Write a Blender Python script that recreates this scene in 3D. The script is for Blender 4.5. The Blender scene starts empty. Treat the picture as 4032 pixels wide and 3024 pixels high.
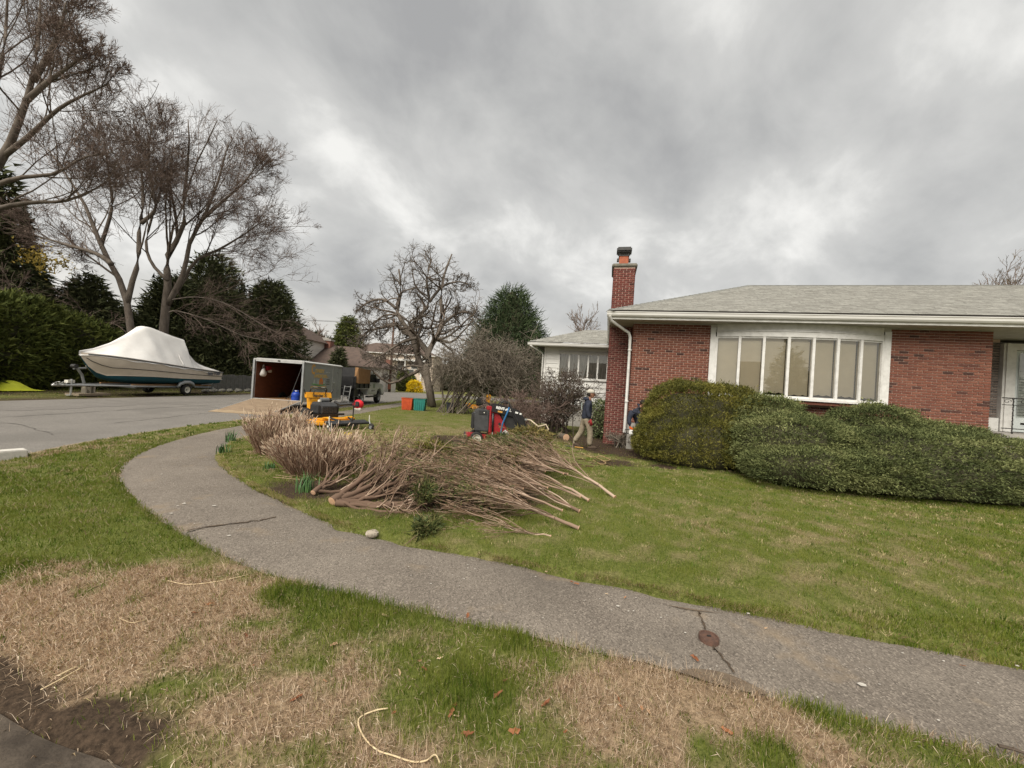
import bpy, bmesh, math, random
import numpy as np
from mathutils import Vector, Matrix, Euler

# ---------------------------------------------------------------- camera
S = bpy.context.scene
COL = S.collection
CAM_H, PITCH, ROLL, FPX = 1.6, math.radians(0.5), math.radians(3.75), 1514.0
_f = Vector((0, math.cos(PITCH), math.sin(PITCH)))
_u0 = Vector((0, -math.sin(PITCH), math.cos(PITCH)))
_r = math.cos(ROLL) * Vector((1, 0, 0)) + math.sin(ROLL) * _u0
_u = -math.sin(ROLL) * Vector((1, 0, 0)) + math.cos(ROLL) * _u0
cam_d = bpy.data.cameras.new('camera')
cam_d.sensor_fit = 'HORIZONTAL'
cam_d.sensor_width = 36.0
cam_d.lens = FPX / 4032 * 36.0
cam_d.clip_start = 0.05
cam_d.clip_end = 3000
cam = bpy.data.objects.new('camera', cam_d)
COL.objects.link(cam)
_m = Matrix((_r, _u, -_f)).transposed().to_4x4()
_m.translation = (0, 0, CAM_H)
cam.matrix_world = _m
S.camera = cam

# ---------------------------------------------------------------- sky: thick broken overcast
SUN_EL, SUN_AZ = math.radians(48), math.radians(205)   # azimuth clockwise from +Y: behind the camera
W = bpy.data.worlds.new('World')
S.world = W
W.use_nodes = True
nt = W.node_tree
nt.nodes.clear()
def wn(t, **k):
    n = nt.nodes.new(t)
    for a, b in k.items():
        setattr(n, a, b)
    return n
def wl(a, b):
    nt.links.new(a, b)
wo = wn('ShaderNodeOutputWorld')
bg = wn('ShaderNodeBackground')
bg.inputs['Strength'].default_value = 0.1
sky = wn('ShaderNodeTexSky', sky_type='NISHITA', sun_disc=False)
sky.sun_elevation = SUN_EL
sky.sun_rotation = SUN_AZ
sky.dust_density = 4.0
tc = wn('ShaderNodeTexCoord')
sep = wn('ShaderNodeSeparateXYZ')
wl(tc.outputs['Generated'], sep.inputs[0])
zz = wn('ShaderNodeMath', operation='MAXIMUM'); zz.inputs[1].default_value = 0.0
wl(sep.outputs[2], zz.inputs[0])
zz2 = wn('ShaderNodeMath', operation='ADD'); zz2.inputs[1].default_value = 0.55
wl(zz.outputs[0], zz2.inputs[0])
dx = wn('ShaderNodeMath', operation='DIVIDE'); wl(sep.outputs[0], dx.inputs[0]); wl(zz2.outputs[0], dx.inputs[1])
dy = wn('ShaderNodeMath', operation='DIVIDE'); wl(sep.outputs[1], dy.inputs[0]); wl(zz2.outputs[0], dy.inputs[1])
cmb = wn('ShaderNodeCombineXYZ'); wl(dx.outputs[0], cmb.inputs[0]); wl(dy.outputs[0], cmb.inputs[1])
vr = wn('ShaderNodeVectorRotate', rotation_type='Z_AXIS'); vr.inputs['Angle'].default_value = math.radians(-48)
wl(cmb.outputs[0], vr.inputs['Vector'])
mp = wn('ShaderNodeMapping'); wl(vr.outputs[0], mp.inputs[0])
mp.inputs['Rotation'].default_value = (0, 0, math.radians(40))
mp.inputs['Location'].default_value = (7.7, 5.4, 10.0)
mp.inputs['Scale'].default_value = (0.95, 1.12, 1.0)
n1 = wn('ShaderNodeTexNoise'); n1.inputs['Scale'].default_value = 1.5; n1.inputs['Detail'].default_value = 6; n1.inputs['Roughness'].default_value = 0.46; n1.inputs['Distortion'].default_value = 0.15
n2 = wn('ShaderNodeTexNoise'); n2.inputs['Scale'].default_value = 4.2; n2.inputs['Detail'].default_value = 7; n2.inputs['Roughness'].default_value = 0.56; n2.inputs['Distortion'].default_value = 0.25
wl(mp.outputs[0], n1.inputs['Vector']); wl(mp.outputs[0], n2.inputs['Vector'])
mixn = wn('ShaderNodeMix', data_type='FLOAT'); mixn.inputs[0].default_value = 0.40
wl(n1.outputs[0], mixn.inputs[2]); wl(n2.outputs[0], mixn.inputs[3])
ramp = wn('ShaderNodeValToRGB')
cr = ramp.color_ramp
cr.elements[0].position = 0.38; cr.elements[0].color = (1.12, 1.12, 1.115, 1)
cr.elements[1].position = 0.63; cr.elements[1].color = (2.55, 2.52, 2.42, 1)
e = cr.elements.new(0.45); e.color = (1.38, 1.38, 1.35, 1)
e = cr.elements.new(0.55); e.color = (1.80, 1.79, 1.73, 1)
wl(mixn.outputs[0], ramp.inputs[0])
# thinner, paler cloud low over the horizon
hz = wn('ShaderNodeMapRange', interpolation_type='SMOOTHSTEP')
hz.inputs['From Min'].default_value = 0.03; hz.inputs['From Max'].default_value = 0.22
hz.inputs['To Min'].default_value = 0.80; hz.inputs['To Max'].default_value = 0.0
wl(sep.outputs[2], hz.inputs[0])
hmix = wn('ShaderNodeMix', data_type='RGBA'); hmix.inputs[7].default_value = (2.45, 2.33, 2.12, 1)
wl(hz.outputs[0], hmix.inputs[0]); wl(ramp.outputs[0], hmix.inputs[6])
# a little of the clear sky above shines through the cloud sheet
smix = wn('ShaderNodeMix', data_type='RGBA'); smix.inputs[0].default_value = 0.98
wl(sky.outputs[0], smix.inputs[6]); wl(hmix.outputs[2], smix.inputs[7])
wl(smix.outputs[2], bg.inputs[0]); wl(bg.outputs[0], wo.inputs[0])

sun_d = bpy.data.lights.new('sun', 'SUN')
sun_d.energy = 1.5
sun_d.angle = math.radians(55)
sun_d.color = (1.0, 0.94, 0.84)
sun = bpy.data.objects.new('sun', sun_d)
COL.objects.link(sun)
_sd = Vector((math.sin(SUN_AZ) * math.cos(SUN_EL), math.cos(SUN_AZ) * math.cos(SUN_EL), math.sin(SUN_EL)))
sun.rotation_euler = _sd.to_track_quat('Z', 'Y').to_euler()
sun.location = _sd * 40 + Vector((0, 0, 10))

vs = S.view_settings
vs.view_transform = 'Standard'
vs.look = 'None'
vs.gamma = 1.0
vs.use_curve_mapping = False
vs.exposure = 1.85
S.cycles.max_bounces = 6
S.cycles.diffuse_bounces = 3
S.cycles.use_denoising = True

# ---------------------------------------------------------------- helpers
def ray(px, py):
    return _r * ((px - 2016) / FPX) + _u * ((1512 - py) / FPX) + _f
def gnd(px, py, z=0.0):
    d = ray(px, py); t = (z - CAM_H) / d.z
    return Vector((d.x * t, d.y * t, z))
def at(px, py, Y):
    d = ray(px, py); t = Y / d.y
    return Vector((d.x * t, Y, CAM_H + d.z * t))

def rng(s):
    return np.random.default_rng(s)

def _hash(ix, iy, seed):
    h = (ix.astype(np.int64) * 374761393 + iy.astype(np.int64) * 668265263 + seed * 974711) & 0x7fffffff
    h = ((h ^ (h >> 13)) * 1274126177) & 0x7fffffff
    h = h ^ (h >> 16)
    return (h % 100003) / 100003.0
def vnoise(x, y, s, seed=0):
    x = np.asarray(x, float) / s; y = np.asarray(y, float) / s
    ix = np.floor(x); iy = np.floor(y); fx = x - ix; fy = y - iy
    fx = fx * fx * (3 - 2 * fx); fy = fy * fy * (3 - 2 * fy)
    a = _hash(ix, iy, seed); b = _hash(ix + 1, iy, seed); c = _hash(ix, iy + 1, seed); d = _hash(ix + 1, iy + 1, seed)
    return (a * (1 - fx) + b * fx) * (1 - fy) + (c * (1 - fx) + d * fx) * fy
def fbm(x, y, s, seed=0, o=3):
    t = 0; w = 1; n = 0
    for k in range(o):
        t = t + w * vnoise(x, y, s / 2 ** k, seed + k * 7); n += w; w *= 0.55
    return t / n
def sstep(a, b, x):
    t = np.clip((x - a) / (b - a), 0, 1)
    return t * t * (3 - 2 * t)

# ---- materials
def _nodes(name):
    m = bpy.data.materials.new(name); m.use_nodes = True
    t = m.node_tree; t.nodes.clear()
    o = t.nodes.new('ShaderNodeOutputMaterial'); b = t.nodes.new('ShaderNodeBsdfPrincipled')
    t.links.new(b.outputs[0], o.inputs[0])
    return m, t, b
def _c(c):
    return (c[0], c[1], c[2], 1.0)
def pm(name, c1, c2=None, scale=6.0, rough=0.7, bump=0.0, bscale=None, detail=5, metal=0.0, spec=0.3, lo=0.35, hi=0.65, stretch=(1, 1, 1), rough2=None, coat=0.0):
    """two tones of one surface mixed by noise, with optional fine relief"""
    m, t, b = _nodes(name)
    b.inputs['Roughness'].default_value = rough; b.inputs['Metallic'].default_value = metal
    b.inputs['Specular IOR Level'].default_value = spec
    b.inputs['Coat Weight'].default_value = coat
    if c2 is None:
        c2 = tuple(x * 0.8 for x in c1)
    tcn = t.nodes.new('ShaderNodeTexCoord'); mpn = t.nodes.new('ShaderNodeMapping')
    mpn.inputs['Scale'].default_value = stretch
    t.links.new(tcn.outputs['Object'], mpn.inputs[0])
    n = t.nodes.new('ShaderNodeTexNoise'); n.inputs['Scale'].default_value = scale; n.inputs['Detail'].default_value = detail
    n.inputs['Roughness'].default_value = 0.6
    t.links.new(mpn.outputs[0], n.inputs['Vector'])
    mr = t.nodes.new('ShaderNodeMapRange'); mr.inputs['From Min'].default_value = lo; mr.inputs['From Max'].default_value = hi
    t.links.new(n.outputs[0], mr.inputs[0])
    mx = t.nodes.new('ShaderNodeMix'); mx.data_type = 'RGBA'
    mx.inputs[6].default_value = _c(c1); mx.inputs[7].default_value = _c(c2)
    t.links.new(mr.outputs[0], mx.inputs[0]); t.links.new(mx.outputs[2], b.inputs['Base Color'])
    if rough2 is not None:
        rr = t.nodes.new('ShaderNodeMapRange'); rr.inputs['To Min'].default_value = rough; rr.inputs['To Max'].default_value = rough2
        t.links.new(mr.outputs[0], rr.inputs[0]); t.links.new(rr.outputs[0], b.inputs['Roughness'])
    if bump:
        n2_ = t.nodes.new('ShaderNodeTexNoise'); n2_.inputs['Scale'].default_value = bscale or scale * 4; n2_.inputs['Detail'].default_value = 4
        t.links.new(mpn.outputs[0], n2_.inputs['Vector'])
        bp = t.nodes.new('ShaderNodeBump'); bp.inputs['Strength'].default_value = bump; bp.inputs['Distance'].default_value = 0.02
        t.links.new(n2_.outputs[0], bp.inputs['Height']); t.links.new(bp.outputs[0], b.inputs['Normal'])
    return m
def tm(name, stops, rough=0.7, spec=0.2, src='attr', trans=0.0, noise=0.0, nscale=3.0):
    """colour picked from a ramp by the piece's own random number (attribute 'tint' or the object's random)"""
    m, t, b = _nodes(name)
    b.inputs['Roughness'].default_value = rough; b.inputs['Specular IOR Level'].default_value = spec
    rp = t.nodes.new('ShaderNodeValToRGB'); r = rp.color_ramp
    while len(r.elements) < len(stops):
        r.elements.new(0.5)
    for e_, (p, c) in zip(r.elements, stops):
        e_.position = p; e_.color = _c(c)
    if src == 'attr':
        a = t.nodes.new('ShaderNodeAttribute'); a.attribute_name = 'tint'; fac = a.outputs['Fac']
    else:
        a = t.nodes.new('ShaderNodeObjectInfo'); fac = a.outputs['Random']
    t.links.new(fac, rp.inputs[0])
    col = rp.outputs[0]
    if noise:
        tcn = t.nodes.new('ShaderNodeTexCoord'); n = t.nodes.new('ShaderNodeTexNoise'); n.inputs['Scale'].default_value = nscale; n.inputs['Detail'].default_value = 5
        t.links.new(tcn.outputs['Object'], n.inputs['Vector'])
        mr = t.nodes.new('ShaderNodeMapRange'); mr.inputs['From Min'].default_value = 0.3; mr.inputs['From Max'].default_value = 0.7
        mr.inputs['To Min'].default_value = 1 - noise; mr.inputs['To Max'].default_value = 1 + noise
        t.links.new(n.outputs[0], mr.inputs[0])
        vm = t.nodes.new('ShaderNodeVectorMath'); vm.operation = 'SCALE'
        t.links.new(col, vm.inputs[0]); t.links.new(mr.outputs[0], vm.inputs['Scale']); col = vm.outputs[0]
    t.links.new(col, b.inputs['Base Color'])
    if trans:
        tr = t.nodes.new('ShaderNodeBsdfTranslucent'); t.links.new(col, tr.inputs[0])
        ms = t.nodes.new('ShaderNodeMixShader'); ms.inputs[0].default_value = trans
        o = [n for n in t.nodes if n.type == 'OUTPUT_MATERIAL'][0]
        t.links.new(b.outputs[0], ms.inputs[1]); t.links.new(tr.outputs[0], ms.inputs[2]); t.links.new(ms.outputs[0], o.inputs[0])
    return m

# ---- objects
def tag(o, label=None, cat=None, group=None, kind=None):
    if label: o['label'] = label
    if cat: o['category'] = cat
    if group: o['group'] = group
    if kind: o['kind'] = kind
    return o
def thing(name, label, cat, loc=(0, 0, 0), rz=0.0, group=None):
    o = bpy.data.objects.new(name, None)
    o.empty_display_size = 0.2
    COL.objects.link(o); o.location = loc; o.rotation_euler = (0, 0, rz)
    return tag(o, label, cat, group)
def link_mesh(name, me, m=None, parent=None, smooth=False):
    if m is not None:
        me.materials.append(m)
    if smooth:
        me.polygons.foreach_set('use_smooth', np.ones(len(me.polygons), bool))
    o = bpy.data.objects.new(name, me); COL.objects.link(o)
    if parent is not None:
        o.parent = parent
    return o
def np_mesh(name, V, F, m=None, parent=None, tint=None, smooth=False, attrs=None):
    """V (n,3), F (k,3|4) or list of such; tint per vertex"""
    Fs = F if isinstance(F, list) else [F]
    me = bpy.data.meshes.new(name)
    V = np.ascontiguousarray(V, dtype=np.float32)
    loops = np.concatenate([f.ravel() for f in Fs]).astype(np.int32)
    tot = np.concatenate([np.full(len(f), f.shape[1], np.int32) for f in Fs])
    st = np.concatenate([[0], np.cumsum(tot)[:-1]]).astype(np.int32)
    me.vertices.add(len(V)); me.vertices.foreach_set('co', V.ravel())
    me.loops.add(len(loops)); me.loops.foreach_set('vertex_index', loops)
    me.polygons.add(len(tot)); me.polygons.foreach_set('loop_start', st); me.polygons.foreach_set('loop_total', tot)
    if tint is not None:
        a = me.attributes.new('tint', 'FLOAT', 'POINT'); a.data.foreach_set('value', np.ascontiguousarray(tint, dtype=np.float32))
    for k, v in (attrs or {}).items():
        a = me.attributes.new(k, 'FLOAT', 'POINT'); a.data.foreach_set('value', np.ascontiguousarray(v, dtype=np.float32))
    me.update(calc_edges=True)
    return link_mesh(name, me, m, parent, smooth)

class MB:
    """collects simple solids and links them as one mesh"""
    def __init__(s):
        s.v = []; s.f = []; s.t = []
    def add(s, vs_, fs_):
        b = len(s.v); s.v += [tuple(x) for x in vs_]; s.f += [tuple(i + b for i in f) for f in fs_]
        return s
    def box(s, c, d, rot=None):
        hx, hy, hz_ = d[0] / 2, d[1] / 2, d[2] / 2
        P = [Vector((x, y, z)) for x in (-hx, hx) for y in (-hy, hy) for z in (-hz_, hz_)]
        if rot is not None:
            M = Euler(rot).to_matrix(); P = [M @ p for p in P]
        c = Vector(c)
        return s.add([p + c for p in P], [(0, 1, 3, 2), (4, 6, 7, 5), (0, 4, 5, 1), (2, 3, 7, 6), (0, 2, 6, 4), (1, 5, 7, 3)])
    def bb(s, x0, x1, y0, y1, z0, z1):
        return s.box(((x0 + x1) / 2, (y0 + y1) / 2, (z0 + z1) / 2), (abs(x1 - x0), abs(y1 - y0), abs(z1 - z0)))
    def tube(s, pts, r, n=8, caps=True):
        pts = [Vector(p) for p in pts]
        rs = r if isinstance(r, (list, tuple)) else [r] * len(pts)
        V = []; F = []
        up = Vector((0, 0, 1))
        for i, p in enumerate(pts):
            d = (pts[min(i + 1, len(pts) - 1)] - pts[max(i - 1, 0)]).normalized()
            a = d.cross(up)
            if a.length < 0.05: a = d.cross(Vector((1, 0, 0)))
            a.normalize(); b = d.cross(a)
            for k in range(n):
                t = 2 * math.pi * k / n
                V.append(p + (a * math.cos(t) + b * math.sin(t)) * rs[i])
        for i in range(len(pts) - 1):
            for k in range(n):
                F.append((i * n + k, i * n + (k + 1) % n, (i + 1) * n + (k + 1) % n, (i + 1) * n + k))
        if caps:
            F.append(tuple(range(n - 1, -1, -1))); F.append(tuple((len(pts) - 1) * n + k for k in range(n)))
        return s.add(V, F)
    def lathe(s, c, axis, prof, n=20, caps=False):
        """prof: (distance along axis, radius) pairs"""
        c = Vector(c); d = Vector(axis).normalized(); a = d.orthogonal().normalized(); b = d.cross(a)
        V = []; F = []
        for (h, r) in prof:
            for k in range(n):
                t = 2 * math.pi * k / n
                V.append(c + d * h + (a * math.cos(t) + b * math.sin(t)) * r)
        for i in range(len(prof) - 1):
            for k in range(n):
                F.append((i * n + k, i * n + (k + 1) % n, (i + 1) * n + (k + 1) % n, (i + 1) * n + k))
        if caps:
            F.append(tuple(range(n - 1, -1, -1))); F.append(tuple((len(prof) - 1) * n + k for k in range(n)))
        return s.add(V, F)
    def prism(s, poly, y0, y1, plane='xz'):
        """extrude a 2-D outline; plane gives the outline's axes"""
        def P(a, b, h):
            return {'xz': (a, h, b), 'yz': (h, a, b), 'xy': (a, b, h)}[plane]
        n = len(poly)
        V = [P(a, b, y0) for a, b in poly] + [P(a, b, y1) for a, b in poly]
        F = [tuple(range(n))[::-1], tuple(range(n, 2 * n))] + [(i, (i + 1) % n, n + (i + 1) % n, n + i) for i in range(n)]
        return s.add(V, F)
    def ell(s, c, r, n=14, m=9, rot=None):
        V = []; F = []
        M = Euler(rot).to_matrix() if rot is not None else Matrix.Identity(3)
        c = Vector(c)
        for i in range(m + 1):
            th = math.pi * i / m
            for k in range(n):
                ph = 2 * math.pi * k / n
                V.append(c + M @ Vector((r[0] * math.sin(th) * math.cos(ph), r[1] * math.sin(th) * math.sin(ph), r[2] * math.cos(th))))
        for i in range(m):
            for k in range(n):
                F.append((i * n + k, (i + 1) * n + k, (i + 1) * n + (k + 1) % n, i * n + (k + 1) % n))
        return s.add(V, F)
    def build(s, name, m, parent=None, smooth=False, bevel=0.0, auto=False):
        me = bpy.data.meshes.new(name); me.from_pydata(s.v, [], s.f)
        bm_ = bmesh.new(); bm_.from_mesh(me)
        if smooth:
            bmesh.ops.remove_doubles(bm_, verts=bm_.verts, dist=1e-5)
        bmesh.ops.recalc_face_normals(bm_, faces=bm_.faces)
        if bevel:
            bmesh.ops.bevel(bm_, geom=[e for e in bm_.edges if e.is_manifold and e.calc_face_angle(0) > 0.6], offset=bevel, segments=2, affect='EDGES', clamp_overlap=True)
        bm_.to_mesh(me); bm_.free()
        o = link_mesh(name, me, m, parent, smooth)
        if smooth and auto:
            me.set_sharp_from_angle(angle=math.radians(40))
        return o

def tubes_np(P0, P1, R0, R1, n=3):
    """one open prism for every segment"""
    D = P1 - P0
    L = np.linalg.norm(D, axis=1, keepdims=True); D = D / np.maximum(L, 1e-9)
    ref = np.where(np.abs(D[:, 2:3]) > 0.9, np.array([[1.0, 0, 0]]), np.array([[0, 0, 1.0]]))
    A = np.cross(D, ref); A /= np.maximum(np.linalg.norm(A, axis=1, keepdims=True), 1e-9); B = np.cross(D, A)
    N = len(P0); V = np.empty((N, 2, n, 3))
    for k in range(n):
        t = 2 * math.pi * k / n
        o = A * math.cos(t) + B * math.sin(t)
        V[:, 0, k] = P0 + o * R0[:, None]; V[:, 1, k] = P1 + o * R1[:, None]
    base = (np.arange(N) * 2 * n)[:, None]
    F = np.concatenate([base + np.array([[k, (k + 1) % n, n + (k + 1) % n, n + k]]) for k in range(n)])
    return V.reshape(-1, 3), F
def text_mesh(txt, size, m, parent, loc, rot, name='lettering', extrude=0.0015, align='CENTER', sx=1.0, bold=0.0, shear=0.0):
    cu = bpy.data.curves.new(name, 'FONT'); cu.body = txt; cu.size = size; cu.extrude = extrude; cu.align_x = align; cu.offset = bold; cu.shear = shear
    cu.resolution_u = 3
    t = bpy.data.objects.new(name, cu); COL.objects.link(t)
    bpy.context.view_layer.update()
    me = bpy.data.meshes.new_from_object(t.evaluated_get(bpy.context.evaluated_depsgraph_get()))
    bpy.data.objects.remove(t)
    o = link_mesh(name, me, m, parent)
    o.location = loc; o.rotation_euler = rot; o.scale = (sx, 1, 1)
    return o
# ================================================================ ground, road, pavement, lawn
K = 4032 / 2212
WALK = np.array([(12, -0.35), (8.0, 0.75), (5.0, 1.6), (2.87, 2.2), (1.9, 2.47), (1.1, 2.72), (0.2, 2.97), (-0.6, 3.2), (-1.4, 3.42), (-2.0, 3.68), (-2.8, 4.16), (-3.65, 4.72),
                 (-4.5, 5.38), (-5.35, 6.2), (-6.05, 7.2), (-6.62, 8.5), (-6.98, 10), (-7.15, 12), (-7.2, 16), (-7.2, 22), (-7.2, 30), (-7.0, 36), (-5.8, 39.2), (-3.0, 40.6), (4.0, 41)], float)
WALK_HW = np.array([.5, .5, .5, .46, .46, .46, .47, .48, .49, .5, .54, .57, .6, .6, .58, .57, .56, .55, .55, .55, .55, .55, .55, .55, .55])
ROADN = np.array([(30, -5.6), (12, -1.5), (5, 0.1), (0, 1.2), (-1.42, 1.53), (-2.1, 1.7), (-3.6, 2.25), (-5.2, 3.0), (-6.6, 4.3), (-7.5, 5.8), (-7.95, 7.1), (-8.35, 9.1),
                  (-8.45, 12), (-8.45, 20), (-8.45, 28), (-8.4, 34), (-7.9, 38.5), (-6.0, 41.6), (-2.0, 42.6), (40, 43)], float)
ROADF = np.array([(40, 54), (0, 54), (-9, 53.2), (-14.2, 51), (-16.6, 47), (-17.3, 41), (-17.3, 24), (-17.4, 13), (-17.9, 4), (-19, -3), (-60, -8), (-60, -40), (30, -40)], float)
def catmull(P, n):
    P = np.asarray(P, float); out = []
    for i in range(len(P) - 1):
        p0 = P[max(i - 1, 0)]; p1 = P[i]; p2 = P[i + 1]; p3 = P[min(i + 2, len(P) - 1)]
        for t in np.arange(n) / n:
            out.append(0.5 * ((2 * p1) + (-p0 + p2) * t + (2 * p0 - 5 * p1 + 4 * p2 - p3) * t * t + (-p0 + 3 * p1 - 3 * p2 + p3) * t ** 3))
    out.append(P[-1]); return np.array(out)
WC = catmull(np.column_stack([WALK, WALK_HW]), 6)
RN = catmull(ROADN, 5)
def poly_dist(x, y, P):
    """distance to a polyline and the side sign (left of travel positive)"""
    best = np.full(x.shape, 1e9); sg = np.zeros(x.shape); idx = np.zeros(x.shape, int)
    for i in range(len(P) - 1):
        ax, ay = P[i, 0], P[i, 1]; bx, by = P[i + 1, 0], P[i + 1, 1]
        ex, ey = bx - ax, by - ay; l2 = ex * ex + ey * ey
        t = np.clip(((x - ax) * ex + (y - ay) * ey) / l2, 0, 1)
        d = np.hypot(x - ax - t * ex, y - ay - t * ey)
        c = ex * (y - ay) - ey * (x - ax)
        m = d < best
        best = np.where(m, d, best); sg = np.where(m, np.sign(c), sg); idx = np.where(m, i, idx)
    return best, sg, idx
def walk_d(x, y):
    """signed distance to the pavement edge, negative on it"""
    d, s, i = poly_dist(x, y, WC)
    return d - WC[np.clip(i, 0, len(WC) - 1), 2], s
def road_d(x, y):
    """positive on the lawn side of the road edge"""
    d, s, i = poly_dist(x, y, RN)
    return -d * s
def patches(x, y, L):
    t = np.zeros(x.shape)
    for (px, py, r, w) in L:
        c = gnd(px * K, py * K)
        t = t + w * np.exp(-((x - c.x) ** 2 + (y - c.y) ** 2) / (r * r))
    return t
DEAD = [(60, 1290, .45, .8), (200, 1330, .45, .8), (340, 1290, .4, .7), (430, 1310, .3, .7), (120, 1420, .4, .9), (300, 1420, .3, .55), (480, 1330, .2, .5), (480, 1560, .25, .5), (640, 1640, .25, .4),
        (1400, 1470, .28, .9), (1540, 1520, .3, 1.0), (1420, 1560, .3, .6), (1640, 1580, .2, .8), (1330, 1480, .2, .5), (1750, 1640, .2, .5),
        (560, 1400, .25, .35), (850, 1640, .3, .4), (700, 1500, .25, .3), (900, 960, 2.0, .62), (1000, 930, 2.5, .55), (1150, 985, 1.2, .5), (800, 940, 1.2, .4),
        (1560, 1120, .8, .10), (1800, 1180, .9, .14), (2050, 1230, .9, .12), (1650, 1210, .6, .12), (1350, 1200, .5, .12),
        (500, 1090, .4, .3), (560, 1130, .35, .3)]
LUSH = [(200, 1180, 1.0, -.3), (60, 1100, 1.5, -.3), (440, 1240, .5, -.25), (600, 1297, .14, -.9), (720, 1300, .28, -.6), (1110, 1395, .13, -.9), (830, 1330, .25, -.5), (1000, 1500, .17, -.8), (1030, 1530, .15, -.6),
        (1660, 1640, .16, -.9), (1740, 1550, .12, -.6), (1800, 1560, .15, -.5), (380, 1395, .15, -.35), (1400, 1050, .8, -.25), (1500, 1060, .8, -.2), (1180, 1240, .3, -.35), (1330, 1150, .5, -.25), (1450, 1240, .3, -.3), (2100, 1330, .4, -.3), (880, 1150, .5, -.3)]
DIRT = [(1330, 975, .9, 1.3), (1260, 950, 1.2, 1.2), (1380, 965, 1.0, 1.2), (1440, 990, .6, 1.0), (1400, 985, .7, .9), (1330, 1005, .5, .8), (1300, 930, 1.2, .9), (1200, 905, 1.5, .7), (1010, 955, .9, .9), (970, 950, .6, .7), (1430, 1010, .35, .7),
        (520, 1085, .3, .4), (580, 1075, .35, .5), (700, 1060, .5, .6), (640, 1050, .5, .4), (520, 1010, .4, .3), (900, 1060, 1.0, .8), (1050, 1060, 1.0, .8),
        ]
def masks(x, y):
    wd, s = walk_d(x, y); rd = road_d(x, y)
    front = (s > 0) & (y < 9)                   # between pavement and street, before the camera
    n1_ = fbm(x, y, 0.5, 3, 3) - 0.5; n2_ = fbm(x, y, 2.2, 9, 2) - 0.5; n3_ = fbm(x, y, .16, 15, 2) - .5
    base = np.where(front, .20, .36) + np.where(front, .7, .75) * n1_ + np.where(front, .4, .2) * n2_ + np.where(front, 1.1, 1.1) * n3_
    spots_ = .75 * patches(x, y, LUSH) * (1 + 1.6 * n3_)
    dead = np.clip(base + patches(x, y, DEAD) * (.9 + 1.2 * n1_ + 1.1 * n3_) + spots_, 0.02, 0.98)
    dirt = np.clip(1.25 * patches(x, y, DIRT) * (1 + 1.2 * n3_) + 0.5 * (fbm(x, y, 0.3, 21, 2) - 0.5), 0, 1)
    band = front & (x < -.9) & (y < 4)
    edge = sstep(.30, .08, rd + .3 * n1_ + .2 * n3_) * sstep(-1.1, -1.55, x) * sstep(-4.2, -3.0, x)
    dirt = np.where(band, np.maximum(dirt, edge), dirt)
    far = (x < -17.4)
    dirt = np.where(far, np.clip(0.50 + 0.9 * (fbm(x, y, 1.4, 33, 3) - 0.5), 0, 1), dirt)
    return dead, dirt, wd

# ---- materials of the ground
def ground_mat(name, near=True):
    m, t, b = _nodes(name)
    b.inputs['Roughness'].default_value = 0.95; b.inputs['Specular IOR Level'].default_value = 0.1
    tcn = t.nodes.new('ShaderNodeTexCoord')
    def noise(sc, det=6):
        n = t.nodes.new('ShaderNodeTexNoise'); n.inputs['Scale'].default_value = sc; n.inputs['Detail'].default_value = det; n.inputs['Roughness'].default_value = 0.65
        t.links.new(tcn.outputs['Object'], n.inputs['Vector']); return n
    def mix(f, a, c):
        x = t.nodes.new('ShaderNodeMix'); x.data_type = 'RGBA'
        for s_, i in ((f, 0), (a, 6), (c, 7)):
            if isinstance(s_, tuple): x.inputs[i].default_value = _c(s_)
            elif isinstance(s_, float): x.inputs[i].default_value = s_
            else: t.links.new(s_, x.inputs[i])
        return x.outputs[2]
    def rng_(o, a, c):
        x = t.nodes.new('ShaderNodeMapRange'); x.inputs['From Min'].default_value = a; x.inputs['From Max'].default_value = c
        t.links.new(o, x.inputs[0]); return x.outputs[0]
    fine = rng_(noise(38).outputs[0], .35, .65); mid = rng_(noise(5).outputs[0], .35, .65)
    green = mix(fine, (.075, .094, .018), (.15, .172, .038))
    straw = mix(fine, (.17, .12, .075), (.40, .295, .19))
    soil = mix(fine, (.028, .020, .014), (.075, .052, .035))
    if near:
        a = t.nodes.new('ShaderNodeAttribute'); a.attribute_name = 'dead'
        d = t.nodes.new('ShaderNodeAttribute'); d.attribute_name = 'dirt'
        f1 = rng_(a.outputs['Fac'], .12, .8); f2 = rng_(d.outputs['Fac'], .25, .7)
        turf = mix(f1, green, straw)
        turf = mix(0.22, turf, soil)
        col = mix(f2, turf, soil)
    else:
        col = mix(mid, green, mix(0.5, straw, green))
    t.links.new(col, b.inputs['Base Color'])
    bp = t.nodes.new('ShaderNodeBump'); bp.inputs['Strength'].default_value = 0.6; bp.inputs['Distance'].default_value = 0.02
    t.links.new(noise(60).outputs[0], bp.inputs['Height']); t.links.new(bp.outputs[0], b.inputs['Normal'])
    return m
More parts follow.
